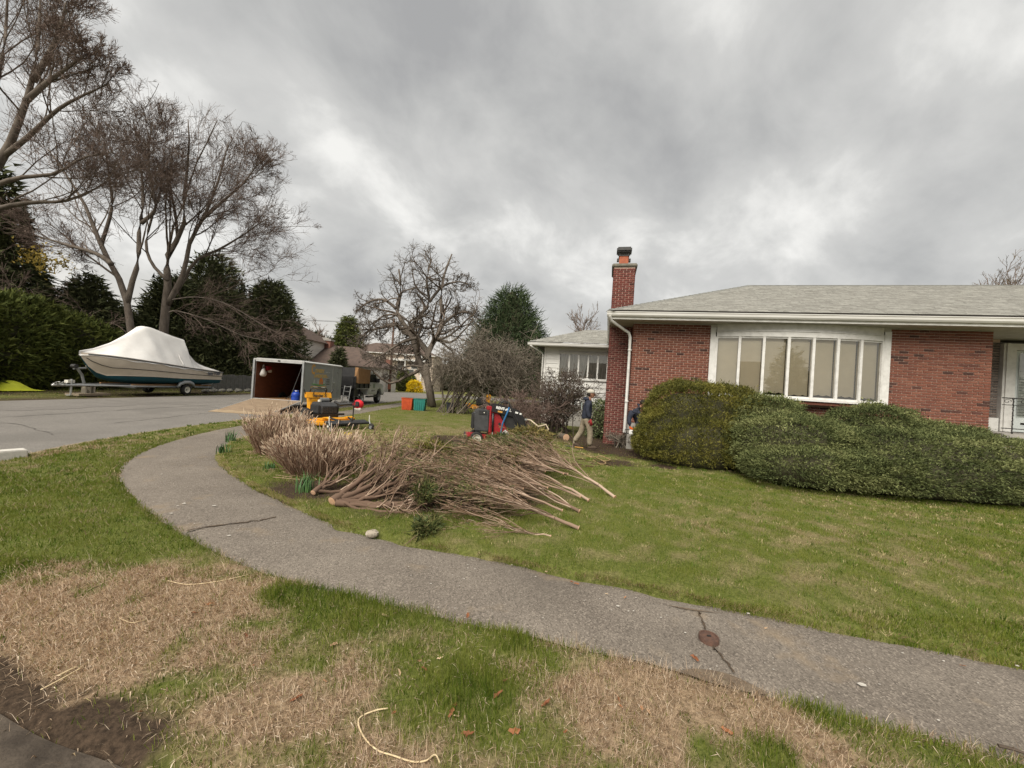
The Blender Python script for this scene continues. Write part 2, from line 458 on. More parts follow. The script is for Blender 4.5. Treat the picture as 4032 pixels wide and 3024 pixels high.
def asphalt_mat(name, c1, c2, stone, sscale, patch=0.6, sand=None):
    m, t, b = _nodes(name)
    b.inputs['Roughness'].default_value = 0.88; b.inputs['Specular IOR Level'].default_value = 0.25
    tcn = t.nodes.new('ShaderNodeTexCoord')
    def noise(sc, det=6, r=.6):
        n = t.nodes.new('ShaderNodeTexNoise'); n.inputs['Scale'].default_value = sc; n.inputs['Detail'].default_value = det; n.inputs['Roughness'].default_value = r
        t.links.new(tcn.outputs['Object'], n.inputs['Vector']); return n.outputs[0]
    def mr(o, a, c, d=0., e_=1.):
        x = t.nodes.new('ShaderNodeMapRange'); x.inputs[1].default_value = a; x.inputs[2].default_value = c; x.inputs[3].default_value = d; x.inputs[4].default_value = e_
        t.links.new(o, x.inputs[0]); return x.outputs[0]
    def mix(f, a, c):
        x = t.nodes.new('ShaderNodeMix'); x.data_type = 'RGBA'
        t.links.new(f, x.inputs[0])
        for s_, i in ((a, 6), (c, 7)):
            if isinstance(s_, tuple): x.inputs[i].default_value = _c(s_)
            else: t.links.new(s_, x.inputs[i])
        return x.outputs[2]
    col = mix(mr(noise(1.1, 5), .36, .64), c1, c2)
    vo = t.nodes.new('ShaderNodeTexVoronoi'); vo.inputs['Scale'].default_value = sscale
    t.links.new(tcn.outputs['Object'], vo.inputs['Vector'])
    vsep = t.nodes.new('ShaderNodeSeparateColor'); t.links.new(vo.outputs['Color'], vsep.inputs[0])
    dark = tuple(x * .55 for x in c1)
    col = mix(mr(vsep.outputs[0], .1, .9, 0., .75), col, mix(mr(vsep.outputs[1], .25, .95), dark, stone))
    col = mix(mr(noise(.45, 3), .50, .62, 0., .35), col, tuple(x * .62 for x in c1))
    if sand:
        col = mix(mr(noise(1.7, 4), .58, .74, 0., .8), col, sand)
    t.links.new(col, b.inputs['Base Color'])
    bp = t.nodes.new('ShaderNodeBump'); bp.inputs['Strength'].default_value = 0.55; bp.inputs['Distance'].default_value = 0.008
    t.links.new(vo.outputs['Distance'], bp.inputs['Height']); t.links.new(bp.outputs[0], b.inputs['Normal'])
    return m
M_far = ground_mat('turf_far', False)
M_lawn = ground_mat('turf_near')
M_road = asphalt_mat('worn_road_asphalt', (.175, .162, .145), (.20, .184, .165), (.27, .25, .225), 90)
M_walk = asphalt_mat('worn_pavement_asphalt', (.135, .114, .094), (.195, .168, .139), (.33, .285, .235), 110, sand=(.25, .19, .125))
M_soil = pm('dark_soil', (.05, .036, .025), (.095, .068, .045), 25, .95, .6, 60)

# ---- the wide ground sheet
b_ = MB()
b_.add([(-900, -300, -.06), (900, -300, -.06), (900, 1400, -.06), (-900, 1400, -.06)], [(0, 1, 2, 3)])
tag(b_.build('ground', M_far), kind='structure')
# raised banks: the verge under the boat, land beyond the road bend
def sheet(name, poly, z, m):
    bm_ = bmesh.new(); vs_ = [bm_.verts.new((p[0], p[1], z)) for p in poly]; bm_.faces.new(vs_)
    bmesh.ops.triangulate(bm_, faces=bm_.faces); bmesh.ops.recalc_face_normals(bm_, faces=bm_.faces)
    for f in bm_.faces:
        if f.normal.z < 0: f.normal_flip()
    me = bpy.data.meshes.new(name); bm_.to_mesh(me); bm_.free()
    return tag(link_mesh(name, me, m), kind='structure')
sheet('road', [tuple(p) for p in RN] + [tuple(p) for p in ROADF], -.004, M_road)

# ---- lawn with its own relief (near part fine, side strips coarser)
def lawn_grid(name, x0, x1, y0, y1, step, keep):
    xs = np.arange(x0, x1 + 1e-6, step); ys = np.arange(y0, y1 + 1e-6, step)
    X, Y = np.meshgrid(xs, ys); x = X.ravel(); y = Y.ravel()
    dead, dirt, wd = masks(x, y); rd = road_d(x, y)
    edge = np.minimum(wd, rd); dead = np.where((walk_d(x, y)[1] > 0) & (y < 9), dead, dead * .5)
    z = -.03 + .065 * sstep(-.015, .055, edge) + .022 * (fbm(x, y, .35, 5, 3) - .5) * sstep(0, .2, edge)
    z = z - .012 * np.clip(dirt, 0, 1) * sstep(0, .3, edge)
    idx = np.arange(len(x)).reshape(X.shape)
    q = np.stack([idx[:-1, :-1], idx[:-1, 1:], idx[1:, 1:], idx[1:, :-1]], -1).reshape(-1, 4)
    cx = x[q].mean(1); cy = y[q].mean(1)
    k = keep(cx, cy, edge[q].max(1))
    q = q[k]
    used, inv = np.unique(q.ravel(), return_inverse=True)
    o = np_mesh(name, np.column_stack([x, y, z])[used], inv.reshape(-1, 4), M_lawn, smooth=True, attrs={'dead': dead[used], 'dirt': dirt[used]})
    return tag(o, kind='structure')
lawn_grid('lawn', -8.7, 11, 1.0, 12.0, .07, lambda x, y, e: (e > -.03) & (np.abs(x) < 1.5 * y + 2.5))
lawn_grid('lawn', -8.7, 17, 12.0, 43.0, .2, lambda x, y, e: (e > -.03) & (np.abs(x) < 1.5 * y + 1.2))
lawn_grid('lawn', -44, -17.3, 8.0, 50.0, .5, lambda x, y, e: x > -60)
# ---- pavement: a worn asphalt ribbon with ragged edges
def ribbon(name, C, z, m, seed, side=.05):
    r_ = rng(seed); C = np.asarray(C)
    # resample finely
    d = np.concatenate([[0], np.cumsum(np.hypot(*np.diff(C[:, :2], axis=0).T))])
    s = np.arange(0, d[-1], .06)
    P = np.column_stack([np.interp(s, d, C[:, i]) for i in range(3)])
    T = np.gradient(P[:, :2], axis=0); T /= np.linalg.norm(T, axis=1, keepdims=True); N = np.column_stack([-T[:, 1], T[:, 0]])
    jl = .085 * (fbm(s, s * 0, .5, seed, 3) - .5) * 2; jr = .085 * (fbm(s, s * 0 + 50, .5, seed, 3) - .5) * 2
    L = P[:, :2] + N * (P[:, 2] + jl)[:, None]; R = P[:, :2] - N * (P[:, 2] + jr)[:, None]
    nx = 7; n = len(s); V = []
    for i in range(nx):
        f = i / (nx - 1); q = L * (1 - f) + R * f
        zz_ = z + .012 * (fbm(q[:, 0], q[:, 1], .7, 44, 2) - .5) - (.02 if i in (0, nx - 1) else 0)
        V.append(np.column_stack([q, zz_]))
    V = np.array(V).transpose(1, 0, 2).reshape(-1, 3)
    a = np.arange(n - 1)[:, None] * nx + np.arange(nx - 1)[None]
    F = np.stack([a, a + nx, a + nx + 1, a + 1], -1).reshape(-1, 4)
    return np_mesh(name, V, F[:, ::-1], m, smooth=True)
pav = tag(ribbon('pavement', WC, .012, M_walk, 71), kind='structure')
# cracks across the pavement: narrow soil-filled gaps
def crack(pts, w, seed):
    r_ = rng(seed); P = []
    pts = [gnd(a * K, b * K) for a, b in pts]
    for i in range(len(pts) - 1):
        for t in np.arange(6) / 6:
            p = pts[i].lerp(pts[i + 1], t); P.append((p.x + r_.normal(0, .008), p.y + r_.normal(0, .008)))
    P.append((pts[-1].x, pts[-1].y)); P = np.array(P); T = np.gradient(P, axis=0); T /= np.linalg.norm(T, axis=1, keepdims=True)
    N = np.column_stack([-T[:, 1], T[:, 0]]); ww = w * (.5 + r_.random(len(P)))[:, None]
    V = np.concatenate([np.column_stack([P + N * ww, np.full(len(P), .0205)]), np.column_stack([P - N * ww, np.full(len(P), .0205)])])
    n = len(P); a = np.arange(n - 1)
    np_mesh('crack', V, np.stack([a, a + 1, a + n + 1, a + n], -1)[:, ::-1], M_soil, pav)
crack([(402, 1150), (440, 1143), (500, 1135), (560, 1128), (596, 1120)], .011, 1)
crack([(1508, 1325), (1515, 1345), (1523, 1365)], .006, 2)
crack([(1535, 1395), (1560, 1425), (1585, 1460)], .006, 3)
# soil washed onto the pavement edge
def soil_patch(pts, z=.022, name='soil_patch'):
    P = [gnd(a * K, b * K) for a, b in pts]; P = catmull(np.array([(p.x, p.y) for p in P + P[:1]]), 4)[:-1]
    bm_ = bmesh.new(); bm_.faces.new([bm_.verts.new((p[0], p[1], z)) for p in P]); bmesh.ops.triangulate(bm_, faces=bm_.faces)
    for f in bm_.faces:
        f.normal_update()
        if f.normal.z < 0: f.normal_flip()
    me = bpy.data.meshes.new(name); bm_.to_mesh(me); bm_.free(); link_mesh(name, me, pm('damp_soil', (.10, .072, .05), (.15, .115, .08), 18, .9, .4), pav)
soil_patch([(1470, 1458), (1500, 1452), (1560, 1460), (1610, 1480), (1660, 1508), (1600, 1500), (1520, 1478)])
soil_patch([(1395, 1300), (1440, 1312), (1520, 1325), (1560, 1330), (1480, 1322)], .0215)
# pale grit trodden into the pavement
r_ = rng(5); V = []; F = []
for k in range(170):
    i = r_.integers(12, 90); f = r_.uniform(-.92, .92)
    T = WC[i + 1, :2] - WC[i, :2]; T = T / np.linalg.norm(T); p = WC[i, :2] + T * r_.uniform(0, .3) + np.array([-T[1], T[0]]) * f * WC[i, 2]
    s_ = r_.uniform(.002, .006) if k > 12 else r_.uniform(.008, .02); a0 = r_.uniform(0, 6.3); b0 = len(V)
    for q in range(5):
        V.append((p[0] + s_ * 1.5 * math.cos(a0 + q * 1.257), p[1] + s_ * math.sin(a0 + q * 1.257), .0222 + r_.uniform(0, .002)))
    F.append([b0 + q for q in range(5)])
tag(np_mesh('grit', np.array(V), np.array(F), pm('pale_grit', (.50, .47, .42), (.36, .33, .29), 30, .8), pav), kind='stuff')

# brown silt along the street edge before the camera
sl = [tuple(q) for q in RN if -4.6 < q[0] < .4 and q[1] < 4]; sl2 = [(x_ - .05, y_ - .42 - .1 * math.sin(x_ * 5)) for x_, y_ in reversed(sl)]
o = sheet('silt', sl + sl2, .001, pm('brown_silt', (.040, .031, .023), (.115, .092, .070), 3.5, .95, .4, 60)); o.parent = bpy.data.objects['road']

rs_ = RN[(RN[:, 1] > 4.6) & (RN[:, 1] < 30) & (RN[:, 0] < -6)]; ln_ = [(a - .02, b) for a, b in rs_]; rn_ = [(a - .10 - .14 * float(vnoise(np.array([b]), np.array([0.]), .9, 6)[0]), b) for a, b in rs_]
o = sheet('silt', ln_ + rn_[::-1], .0015, pm('sandy_drift', (.27, .215, .15), (.20, .165, .125), 6, .95, .3, 60)); o.parent = bpy.data.objects['road']
def road_mark(P, w, m, nm, seed):
    r_ = rng(seed); P = np.array(P, float); d = np.concatenate([[0], np.cumsum(np.hypot(*np.diff(P, axis=0).T))]); s = np.arange(0, d[-1], .25); Q = np.column_stack([np.interp(s, d, P[:, i]) for i in range(2)]) + r_.normal(0, .03, (len(s), 2)); T = np.gradient(Q, axis=0); T /= np.linalg.norm(T, axis=1, keepdims=True); N = np.column_stack([-T[:, 1], T[:, 0]]); ww = w * r_.uniform(.4, 1.2, len(s))[:, None]; n = len(s); a = np.arange(n - 1)
    np_mesh(nm, np.concatenate([np.column_stack([Q + N * ww, np.full(n, .001)]), np.column_stack([Q - N * ww, np.full(n, .001)])]), np.stack([a, a + 1, a + n + 1, a + n], -1)[:, ::-1], m, bpy.data.objects['road'])
M_tar = pm('old_tar', (.075, .068, .06), (.11, .10, .09), 9, .7)
for i_, P_ in enumerate([[(-12.8, 6), (-12.9, 14), (-12.7, 24), (-12.9, 40)], [(-17.2, 15.5), (-14, 15.9), (-11, 15.4)], [(-16.8, 21.5), (-13, 21.9)], [(-9.4, 8.0), (-11.5, 9.0), (-13, 8.8)], [(-10.2, 10), (-10.6, 13), (-10.3, 15.5)]]):
    road_mark(P_, .022 if i_ == 0 else .015, M_tar, 'crack', 80 + i_)
road_mark([(-14.5, 11.0), (-14.45, 14.5)], .55, pm('patched_asphalt', (.145, .133, .12), (.17, .156, .14), 20, .9), 'patch', 90)

# ---- grass blades
M_grass = tm('grass_blade', [(0, (.045, .085, .010)), (.14, (.092, .142, .016)), (.28, (.165, .20, .030)), (.44, (.25, .27, .06)), (.56, (.34, .29, .13)), (.66, (.50, .42, .225)), (.72, (.28, .19, .12)), (.82, (.50, .365, .245)), (.92, (.68, .53, .38)), (1.0, (.80, .68, .53))], .6, .2, trans=.22)
def blades(name, bands, seed):
    r_ = rng(seed); VV = []; FF4 = []; FF3 = []; TT = []; off = 0
    for (y0, y1, dens, xlim, five) in bands:
        n = int(dens * (xlim[1] - xlim[0]) * (y1 - y0)) if xlim else int(dens * (1.42 * (y1 * y1 - y0 * y0) + 1.3 * (y1 - y0)))
        y = np.sqrt(r_.uniform(y0 * y0, y1 * y1, n)) if not xlim else r_.uniform(y0, y1, n)
        x = r_.uniform(-1, 1, n) * (1.42 * y + .8) if not xlim else r_.uniform(xlim[0], xlim[1], n)
        if not xlim:
            k = (x > -8.7) & (x < 12)
            x = x[k]; y = y[k]
        dead, dirt, wd = masks(x, y); rd = road_d(x, y)
        edge = np.minimum(wd, rd) if not (xlim and xlim[1] < -17) else np.full(len(x), 1.0)
        tuft = fbm(x, y, .16, 77, 2)
        keep = (edge > r_.uniform(-.06, .02, len(x))) & (r_.random(len(x)) > np.minimum(dirt * 1.25 - .1, .95)) & (r_.random(len(x)) < .35 + .9 * tuft)
        x, y, dead, dirt, edge, tuft = [a[keep] for a in (x, y, dead, dirt, edge, tuft)]; n = len(x)
        isd = r_.random(n) < np.clip(dead * 1.1 + .55 * (vnoise(x, y, .06, 13) - .5), .05, .96)
        dist = np.hypot(x, y); frontm = (walk_d(x, y)[1] > 0) & (y < 9)
        lush = np.clip(-patches(x, y, [q for q in LUSH if q[2] < .4]), 0, 1)
        h = np.where(isd, r_.uniform(.03, .075, n) * np.where(frontm, 1.15, .8), r_.uniform(.022, .05, n) * (1 + 1.1 * lush)) * (1 + .25 * tuft)
        w = np.maximum(.0023, .00070 * dist) * r_.uniform(.6, 1.4, n) * np.where(isd & frontm, 1.25, 1.0)
        lean = np.where(isd, r_.uniform(.7, 1.52, n), r_.uniform(.1, .9, n)); az = r_.uniform(0, 2 * np.pi, n)
        dirx, diry = np.cos(az), np.sin(az)
        z0 = np.where(edge > .06, .028, 0.0) - .01
        if xlim and xlim[1] < -17: z0 = np.full(n, .02)
        wx, wy = -diry * w, dirx * w
        # wide side towards the viewer for most blades
        vx, vy = y / dist, -x / dist; mixf = .6; wx = wx * (1 - mixf) + vx * w * mixf; wy = wy * (1 - mixf) + vy * w * mixf
        tip = np.column_stack([x + dirx * h * np.sin(lean), y + diry * h * np.sin(lean), z0 + h * np.cos(lean) + .008])
        base = np.column_stack([x, y, z0]); W_ = np.column_stack([wx, wy, np.zeros(n)])
        tint = np.where(isd, np.where(frontm, np.clip(r_.normal(.84, .09, n), .54, 1.), np.clip(r_.normal(.63, .045, n), .50, .70)), np.clip(r_.normal(.275, .10, n) - .09 * lush + .35 * (tuft - .5), 0, .48))
        if five:
            mid = base * .5 + tip * .5 + np.column_stack([np.zeros(n), np.zeros(n), h * .16])
            V = np.stack([base - W_, base + W_, mid - W_ * .7, mid + W_ * .7, tip], 1); i0 = off + np.arange(n) * 5
            FF4.append(np.stack([i0, i0 + 1, i0 + 3, i0 + 2], -1)); FF3.append(np.stack([i0 + 2, i0 + 3, i0 + 4], -1)); off += 5 * n; TT.append(np.repeat(tint, 5))
        else:
            V = np.stack([base - W_, base + W_, tip], 1); i0 = off + np.arange(n) * 3
            FF3.append(np.stack([i0, i0 + 1, i0 + 2], -1)); off += 3 * n; TT.append(np.repeat(tint, 3))
        VV.append(V.reshape(-1, 3))
    Fs = ([np.concatenate(FF4)] if FF4 else []) + [np.concatenate(FF3)]
    o = np_mesh(name, np.concatenate(VV), Fs, M_grass, tint=np.concatenate(TT))
    return o
tag(blades('grass', [(1.0, 3.0, 15000, None, True), (3.0, 5.0, 8000, None, False), (5.0, 8.0, 4200, None, False), (8.0, 14.0, 1150, None, False)], 11),
    'short patchy grass, green and straw, over the lawn and verge', 'grass', kind='stuff')
tag(blades('grass', [(14.0, 32.0, 160, (-8.7, 4.0), False), (12.0, 34.0, 60, (-26.0, -17.4), False)], 12),
    'mown grass of the far lawn and the roadside strip', 'grass', kind='stuff')

# ---- bleached tufts flecking the lawn, and the ragged turf edge along the pavement
def tufts(name, C, D, N, seed, hr, rad, tint, lean, zb=.02):
    """C tuft centres, N blades in each; D preferred lean direction or None"""
    r_ = rng(seed); c = np.repeat(C, N, 0) + r_.normal(0, rad, (len(C) * N, 2)); n = len(c); dist = np.hypot(c[:, 0], c[:, 1])
    az = r_.uniform(0, 2 * np.pi, n); dx_, dy_ = np.cos(az), np.sin(az)
    if D is not None:
        q = np.repeat(D, N, 0); dx_ = dx_ * .5 + q[:, 0]; dy_ = dy_ * .5 + q[:, 1]; l = np.hypot(dx_, dy_); dx_ /= l; dy_ /= l
    h = r_.uniform(*hr, n); le = r_.uniform(*lean, n); w = np.maximum(.0024, .00075 * dist) * r_.uniform(.7, 1.3, n); vx, vy = c[:, 1] / dist, -c[:, 0] / dist
    base = np.column_stack([c, np.full(n, zb)]); W_ = np.column_stack([vx * w, vy * w, np.zeros(n)]); tip = base + np.column_stack([dx_ * h * np.sin(le), dy_ * h * np.sin(le), h * np.cos(le)]); tip[:, 2] = np.maximum(tip[:, 2], .022)
    V = np.stack([base - W_, base + W_, tip], 1).reshape(-1, 3); t = np.repeat(np.clip(np.repeat(r_.uniform(*tint, len(C)), N) + r_.normal(0, .035, n), 0, 1), 3)
    return np_mesh(name, V, np.arange(len(V)).reshape(-1, 3), M_grass, tint=t)
r_ = rng(61); n = 9000; y = np.sqrt(r_.uniform(2.6 ** 2, 12 ** 2, n)); x = r_.uniform(-1, 1, n) * 1.42 * y; d_, di_, wd = masks(x, y); rd = road_d(x, y); s_ = walk_d(x, y)[1]
k = (wd > .04) & (rd > .05) & (di_ < .4) & (x > -8.4) & (x < 11) & (r_.random(n) < .25 + d_) & ~((s_ > 0) & (y < 4)); C = np.column_stack([x, y])[k]
tag(tufts('grass', C, None, 9, 62, (.03, .06), .022, (.60, .69), (.5, 1.35)), 'bleached straw tufts flecking the green lawn', 'grass', kind='stuff')
k = r_.random(n) < .20; C = np.column_stack([x, y])[(wd > .04) & (rd > .05) & (di_ < .4) & (x > -8.4) & (x < 11) & k]
tag(tufts('grass', C, None, 12, 63, (.045, .085), .03, (.06, .2), (.1, .8)), 'darker green grass tufts standing up in the lawn', 'grass', kind='stuff')
dl = np.concatenate([[0], np.cumsum(np.hypot(*np.diff(WC[:, :2], axis=0).T))]); r_ = rng(64); n = 5200; sl_ = r_.uniform(6.0, 22.0, n); ctr = np.column_stack([np.interp(sl_, dl, WC[:, i]) for i in range(3)]); tg = np.column_stack([np.interp(sl_ + .05, dl, WC[:, i]) - np.interp(sl_ - .05, dl, WC[:, i]) for i in range(2)]); tg /= np.linalg.norm(tg, axis=1, keepdims=True)
sg = np.full((n, 1), -1.0); nn = np.column_stack([-tg[:, 1], tg[:, 0]]) * sg; C = ctr[:, :2] + nn * (ctr[:, 2:3] + r_.uniform(-.01, .06, (n, 1))); ok = r_.random(n) < .9 * vnoise(sl_, sg[:, 0] * 9., .3, 4) ** 2
tag(tufts('grass', C[ok], -nn[ok], 6, 65, (.03, .06), .02, (.30, .74), (.4, 1.4), .025), 'dead brown grass fringe hanging over the pavement edges', 'grass', kind='stuff')
# ================================================================ the brick house
YAW = math.radians(-13.95)
HOUSE = thing('brick_house', 'single-storey red brick house with grey shingle hip roof and bow window', 'house', (3.47, 11.3, 0), YAW)
M_white = pm('white_trim_paint', (.66, .65, .62), (.52, .51, .48), 7, .55, .12, 40, lo=.4, hi=.72)
M_soffit = pm('soffit_paint', (.50, .48, .44), (.40, .385, .35), 5, .7)
M_gutter = pm('gutter_enamel', (.70, .69, .66), (.58, .565, .53), 4, .4, lo=.4, hi=.75, stretch=(.3, 1, 3))
M_mortar = pm('mortar', (.60, .46, .375), (.50, .37, .30), 12, .95, .3)
BR = [(0, (.165, .066, .046)), (.25, (.19, .077, .052)), (.5, (.145, .058, .042)), (.72, (.21, .092, .063)), (.93, (.14, .058, .044)), (.955, (.07, .036, .03)), (1, (.06, .033, .028))]
M_brick_a = tm('brick_face', BR, .9, .15, 'attr', noise=.22, nscale=30)
M_brick_o = tm('brick_face_single', BR, .9, .15, 'object', noise=.22, nscale=30)
CBR = [(0, (.125, .042, .034)), (.3, (.155, .052, .042)), (.6, (.11, .040, .034)), (.85, (.17, .062, .05)), (1, (.055, .027, .024))]
M_chim = tm('chimney_brick_face', CBR, .9, .15, 'attr', noise=.25, nscale=24)
M_conc = pm('foundation_concrete', (.36, .34, .31), (.27, .255, .23), 6, .9, .3)
M_dark = pm('dark_metal', (.02, .02, .02), (.035, .033, .03), 8, .5, spec=.4)
CRS, BL, BH, JT = .0677, .203, .0545, .013

def brick_me(w, d=.10):
    me = bpy.data.meshes.new('brick')
    hx, hz_ = w / 2, BH / 2; c = .003
    V = [(-hx + c, -c, -hz_ + c), (hx - c, -c, -hz_ + c), (hx - c, -c, hz_ - c), (-hx + c, -c, hz_ - c),
         (-hx, 0, -hz_), (hx, 0, -hz_), (hx, 0, hz_), (-hx, 0, hz_), (-hx, d, -hz_), (hx, d, -hz_), (hx, d, hz_), (-hx, d, hz_)]
    F = [(0, 1, 2, 3)] + [(4 + i, 4 + (i + 1) % 4, (i + 1) % 4, i) for i in range(4)] + [(8 + i, 8 + (i + 1) % 4, 4 + (i + 1) % 4, 4 + i) for i in range(4)]
    me.from_pydata(V, [], F); me.update(); return me
_bme = {}
def brick_single(parent, x, y, z, w):
    k = round(w, 3)
    if k not in _bme:
        _bme[k] = brick_me(w); _bme[k].materials.append(M_brick_o)
    o = bpy.data.objects.new('brick', _bme[k]); COL.objects.link(o); o.parent = parent
    o.location = (x, y, z); return o
def course(x0, x1, z, row, r_):
    """bricks of one course: (centre x, width)"""
    out = []; x = x0
    first = BL / 2 - JT / 2 if row % 2 else BL - JT
    while x < x1 - .02:
        w = min(first, x1 - x); first = BL - JT
        if x1 - x - w < .05: w = x1 - x
        if w > .03: out.append((x + w / 2, w))
        x += w + JT
    return out
def bricks_joined(name, L, m, parent, r_, d=.10, frame=None):
    """L: (x, y, z, w, axis) axis 0 faces -y, 1 faces -x, 2 faces +x"""
    n = len(L); V = np.zeros((n, 12, 3)); c = .003; hz_ = BH / 2
    for i, (x, y, z, w, ax) in enumerate(L):
        hx = w / 2; j = r_.normal(0, .0012)
        Q = np.array([(-hx + c, -c + j, -hz_ + c), (hx - c, -c + j, -hz_ + c), (hx - c, -c + j, hz_ - c), (-hx + c, -c + j, hz_ - c), (-hx, j, -hz_), (hx, j, -hz_), (hx, j, hz_), (-hx, j, hz_), (-hx, d, -hz_), (hx, d, -hz_), (hx, d, hz_), (-hx, d, hz_)])
        if ax == 1: Q = np.column_stack([Q[:, 1], -Q[:, 0], Q[:, 2]])
        if ax == 2: Q = np.column_stack([-Q[:, 1], Q[:, 0], Q[:, 2]])
        V[i] = Q + np.array([x, y, z])
    base = (np.arange(n) * 12)[:, None, None]
    F = np.array([(0, 1, 2, 3)] + [(4 + i, 4 + (i + 1) % 4, (i + 1) % 4, i) for i in range(4)] + [(8 + i, 8 + (i + 1) % 4, 4 + (i + 1) % 4, 4 + i) for i in range(4)])
    F = (base + F[None]).reshape(-1, 4)
    o = np_mesh(name, V.reshape(-1, 3), F, m, parent, tint=np.repeat(r_.random(n), 12))
    return tag(o, kind='stuff')
ZB, ZT = .80, 3.71
# wall cores (the mortar surface the bricks stand proud of)
fw = MB().bb(0, 2.07, .014, .3, ZB, ZT).bb(6.27, 8.33, .014, .3, ZB, ZT).bb(2.07, 6.27, .014, .3, ZB, 1.66).bb(.014, .3, .3, 9.0, ZB, ZT).build('front_wall', M_mortar, HOUSE)
r_ = rng(31); joined = []; singles = 0
for row in range(43):
    z = ZB + CRS * (row + .5)
    for (x0, x1, y0) in ((6.27, 8.33, 0), (0, 2.07, 0), (2.07, 6.27, 0)):
        if x0 == 2.07 and z > 1.64: continue
        for (x, w) in course(x0, x1, z, row, r_):
            if x0 == 6.27 and z > 1.55 and singles < 300:
                brick_single(fw, x, y0 + r_.normal(0, .001), z, w); singles += 1
            else:
                joined.append((x, y0, z, w, 0))
    for (y, w) in course(0.105, 8.9, z, row, r_):
        joined.append((0, y, z, w, 1))
    for (y, w) in course(0.105, 1.3, z, row, r_):
        joined.append((8.33, y, z, w, 2))
bricks_joined('brickwork', joined, M_brick_a, fw, r_)
MB().bb(-.01, 8.34, -.01, .3, -.1, ZB - .004).bb(-.01, .3, .3, 9, -.1, ZB - .004).build('foundation', M_conc, HOUSE)
# house body behind, so nothing shows through the openings
MB().bb(.32, 16, 1.5, 9.0, -.1, 3.7).build('back_wall', pm('inner_plaster', (.30, .28, .25), None, 3, .9), HOUSE)
# ---- soffit, fascia, gutter
MB().bb(-.62, 17, -.56, .0, 3.735, 3.75).bb(-.62, .0, .0, 9.5, 3.735, 3.75).bb(8.33, 17, 0.0, 1.5, 3.735, 3.75).build('soffit', M_soffit, HOUSE)
MB().bb(2.07, 6.27, -.02, .1, 3.64, 3.733).bb(0, 2.07, .0, .1, ZT + .002, 3.733).bb(6.27, 8.33, .0, .1, ZT + .002, 3.733).build('frieze_board', M_soffit, HOUSE)
MB().bb(-.66, 17, -.60, -.563, 3.72, 3.90).bb(-.66, -.623, -.56, 9.5, 3.72, 3.90).build('fascia', M_white, HOUSE)
gp = [(-.604, 3.79), (-.66, 3.79), (-.69, 3.83), (-.70, 3.885), (-.715, 3.90), (-.715, 3.915), (-.704, 3.915), (-.69, 3.895), (-.604, 3.895)]
MB().prism(gp, -.78, 17, 'yz').build('gutter', M_gutter, HOUSE)
gp2 = [(a - .06, b) for a, b in gp]
MB().prism(gp2, -.60, 9.5, 'xz').build('gutter', M_gutter, HOUSE)
dsp = [(-.70, -.66, 3.80), (-.66, -.60, 3.68), (-.30, -.22, 3.50), (-.14, -.10, 3.42), (-.09, -.06, 3.30), (-.08, -.055, 2.0), (-.085, -.055, .50)]
dsp = [Vector(p) for p in dsp]
MB().tube(dsp, .042, 8).build('downspout', M_white, HOUSE, smooth=True, auto=True)
for z in (2.9, 1.4):
    MB().bb(-.13, -.03, -.11, .01, z, z + .03).build('bracket', M_white, HOUSE)
# ---- hip roof
EZ, RZ, EV0, EV1, RV, EU0 = 3.955, 6.0, -.68, 9.3, 4.31, -.72
SL = (RZ - EZ) / (RV - EV0); HU = EU0 + (RV - EV0)
M_roofb = pm('roof_deck', (.10, .09, .08), None, 5, .9)
b_ = MB(); b_.add([(EU0, EV0, EZ), (18, EV0, EZ), (18, RV, RZ), (HU, RV, RZ), (EU0, EV1, EZ), (18, EV1, EZ)], [(0, 1, 2, 3), (0, 3, 4), (3, 2, 5, 4), (1, 5, 2)])
b_.bb(EU0, 18, EV0 + .002, EV0 + .03, EZ - .055, EZ - .004).bb(EU0 + .002, EU0 + .03, EV0, EV1, EZ - .055, EZ - .005)
roof = b_.build('roof', M_roofb, HOUSE)
M_shing = tm('asphalt_shingle', [(0, (.185, .18, .162)), (.35, (.215, .21, .19)), (.7, (.235, .232, .21)), (.93, (.265, .26, .235)), (1, (.175, .17, .155))], .95, .1, noise=.16, nscale=16)
def shingles(name, e0, rise, across, nrow, expo, xr, parent, r_, m=None, lift=.004, tab=.22):
    """courses of tabs on a slope; e0 origin on the eave, rise/across unit vectors, xr(row) -> (x0, x1) along the eave"""
    rise = np.array(rise); across = np.array(across); nrm = np.cross(across, rise); nrm /= np.linalg.norm(nrm)
    if nrm[2] < 0: nrm = -nrm
    V = []; T = []
    for k in range(nrow):
        x0, x1 = xr(k * expo + expo * .5)
        x = x0 - r_.uniform(0, tab * .5)
        while x < x1:
            w = tab * r_.choice([.55, .8, 1., 1.25]); a = max(x, x0); c = min(x + w - .004, x1)
            if c - a > .02:
                th = lift + r_.uniform(.003, .009); s0 = k * expo; s1 = s0 + expo + .03
                for (xx, ss, h) in ((a, s0, .001), (c, s0, .001), (a, s0, th), (c, s0, th), (c, s1, .0015), (a, s1, .0015)):
                    V.append(np.array(e0) + across * xx + rise * ss + nrm * h)
                T += [r_.random()] * 6
            x += w
    n = len(V) // 6; b0 = (np.arange(n) * 6)[:, None]
    F = np.concatenate([b0 + np.array([[0, 1, 3, 2]]), b0 + np.array([[2, 3, 4, 5]])])
    o = np_mesh(name, np.array(V), F, m or M_shing, parent, tint=np.array(T))
    return tag(o, kind='stuff')
ln = math.hypot(RV - EV0, RZ - EZ); cs, sn = (RV - EV0) / ln, (RZ - EZ) / ln
shingles('shingles', (0, EV0 - .02, EZ + .003), (0, cs, sn), (1, 0, 0), int(ln / .135), .135, lambda s: (EU0 - .02 + s * cs, 18), roof, rng(41))
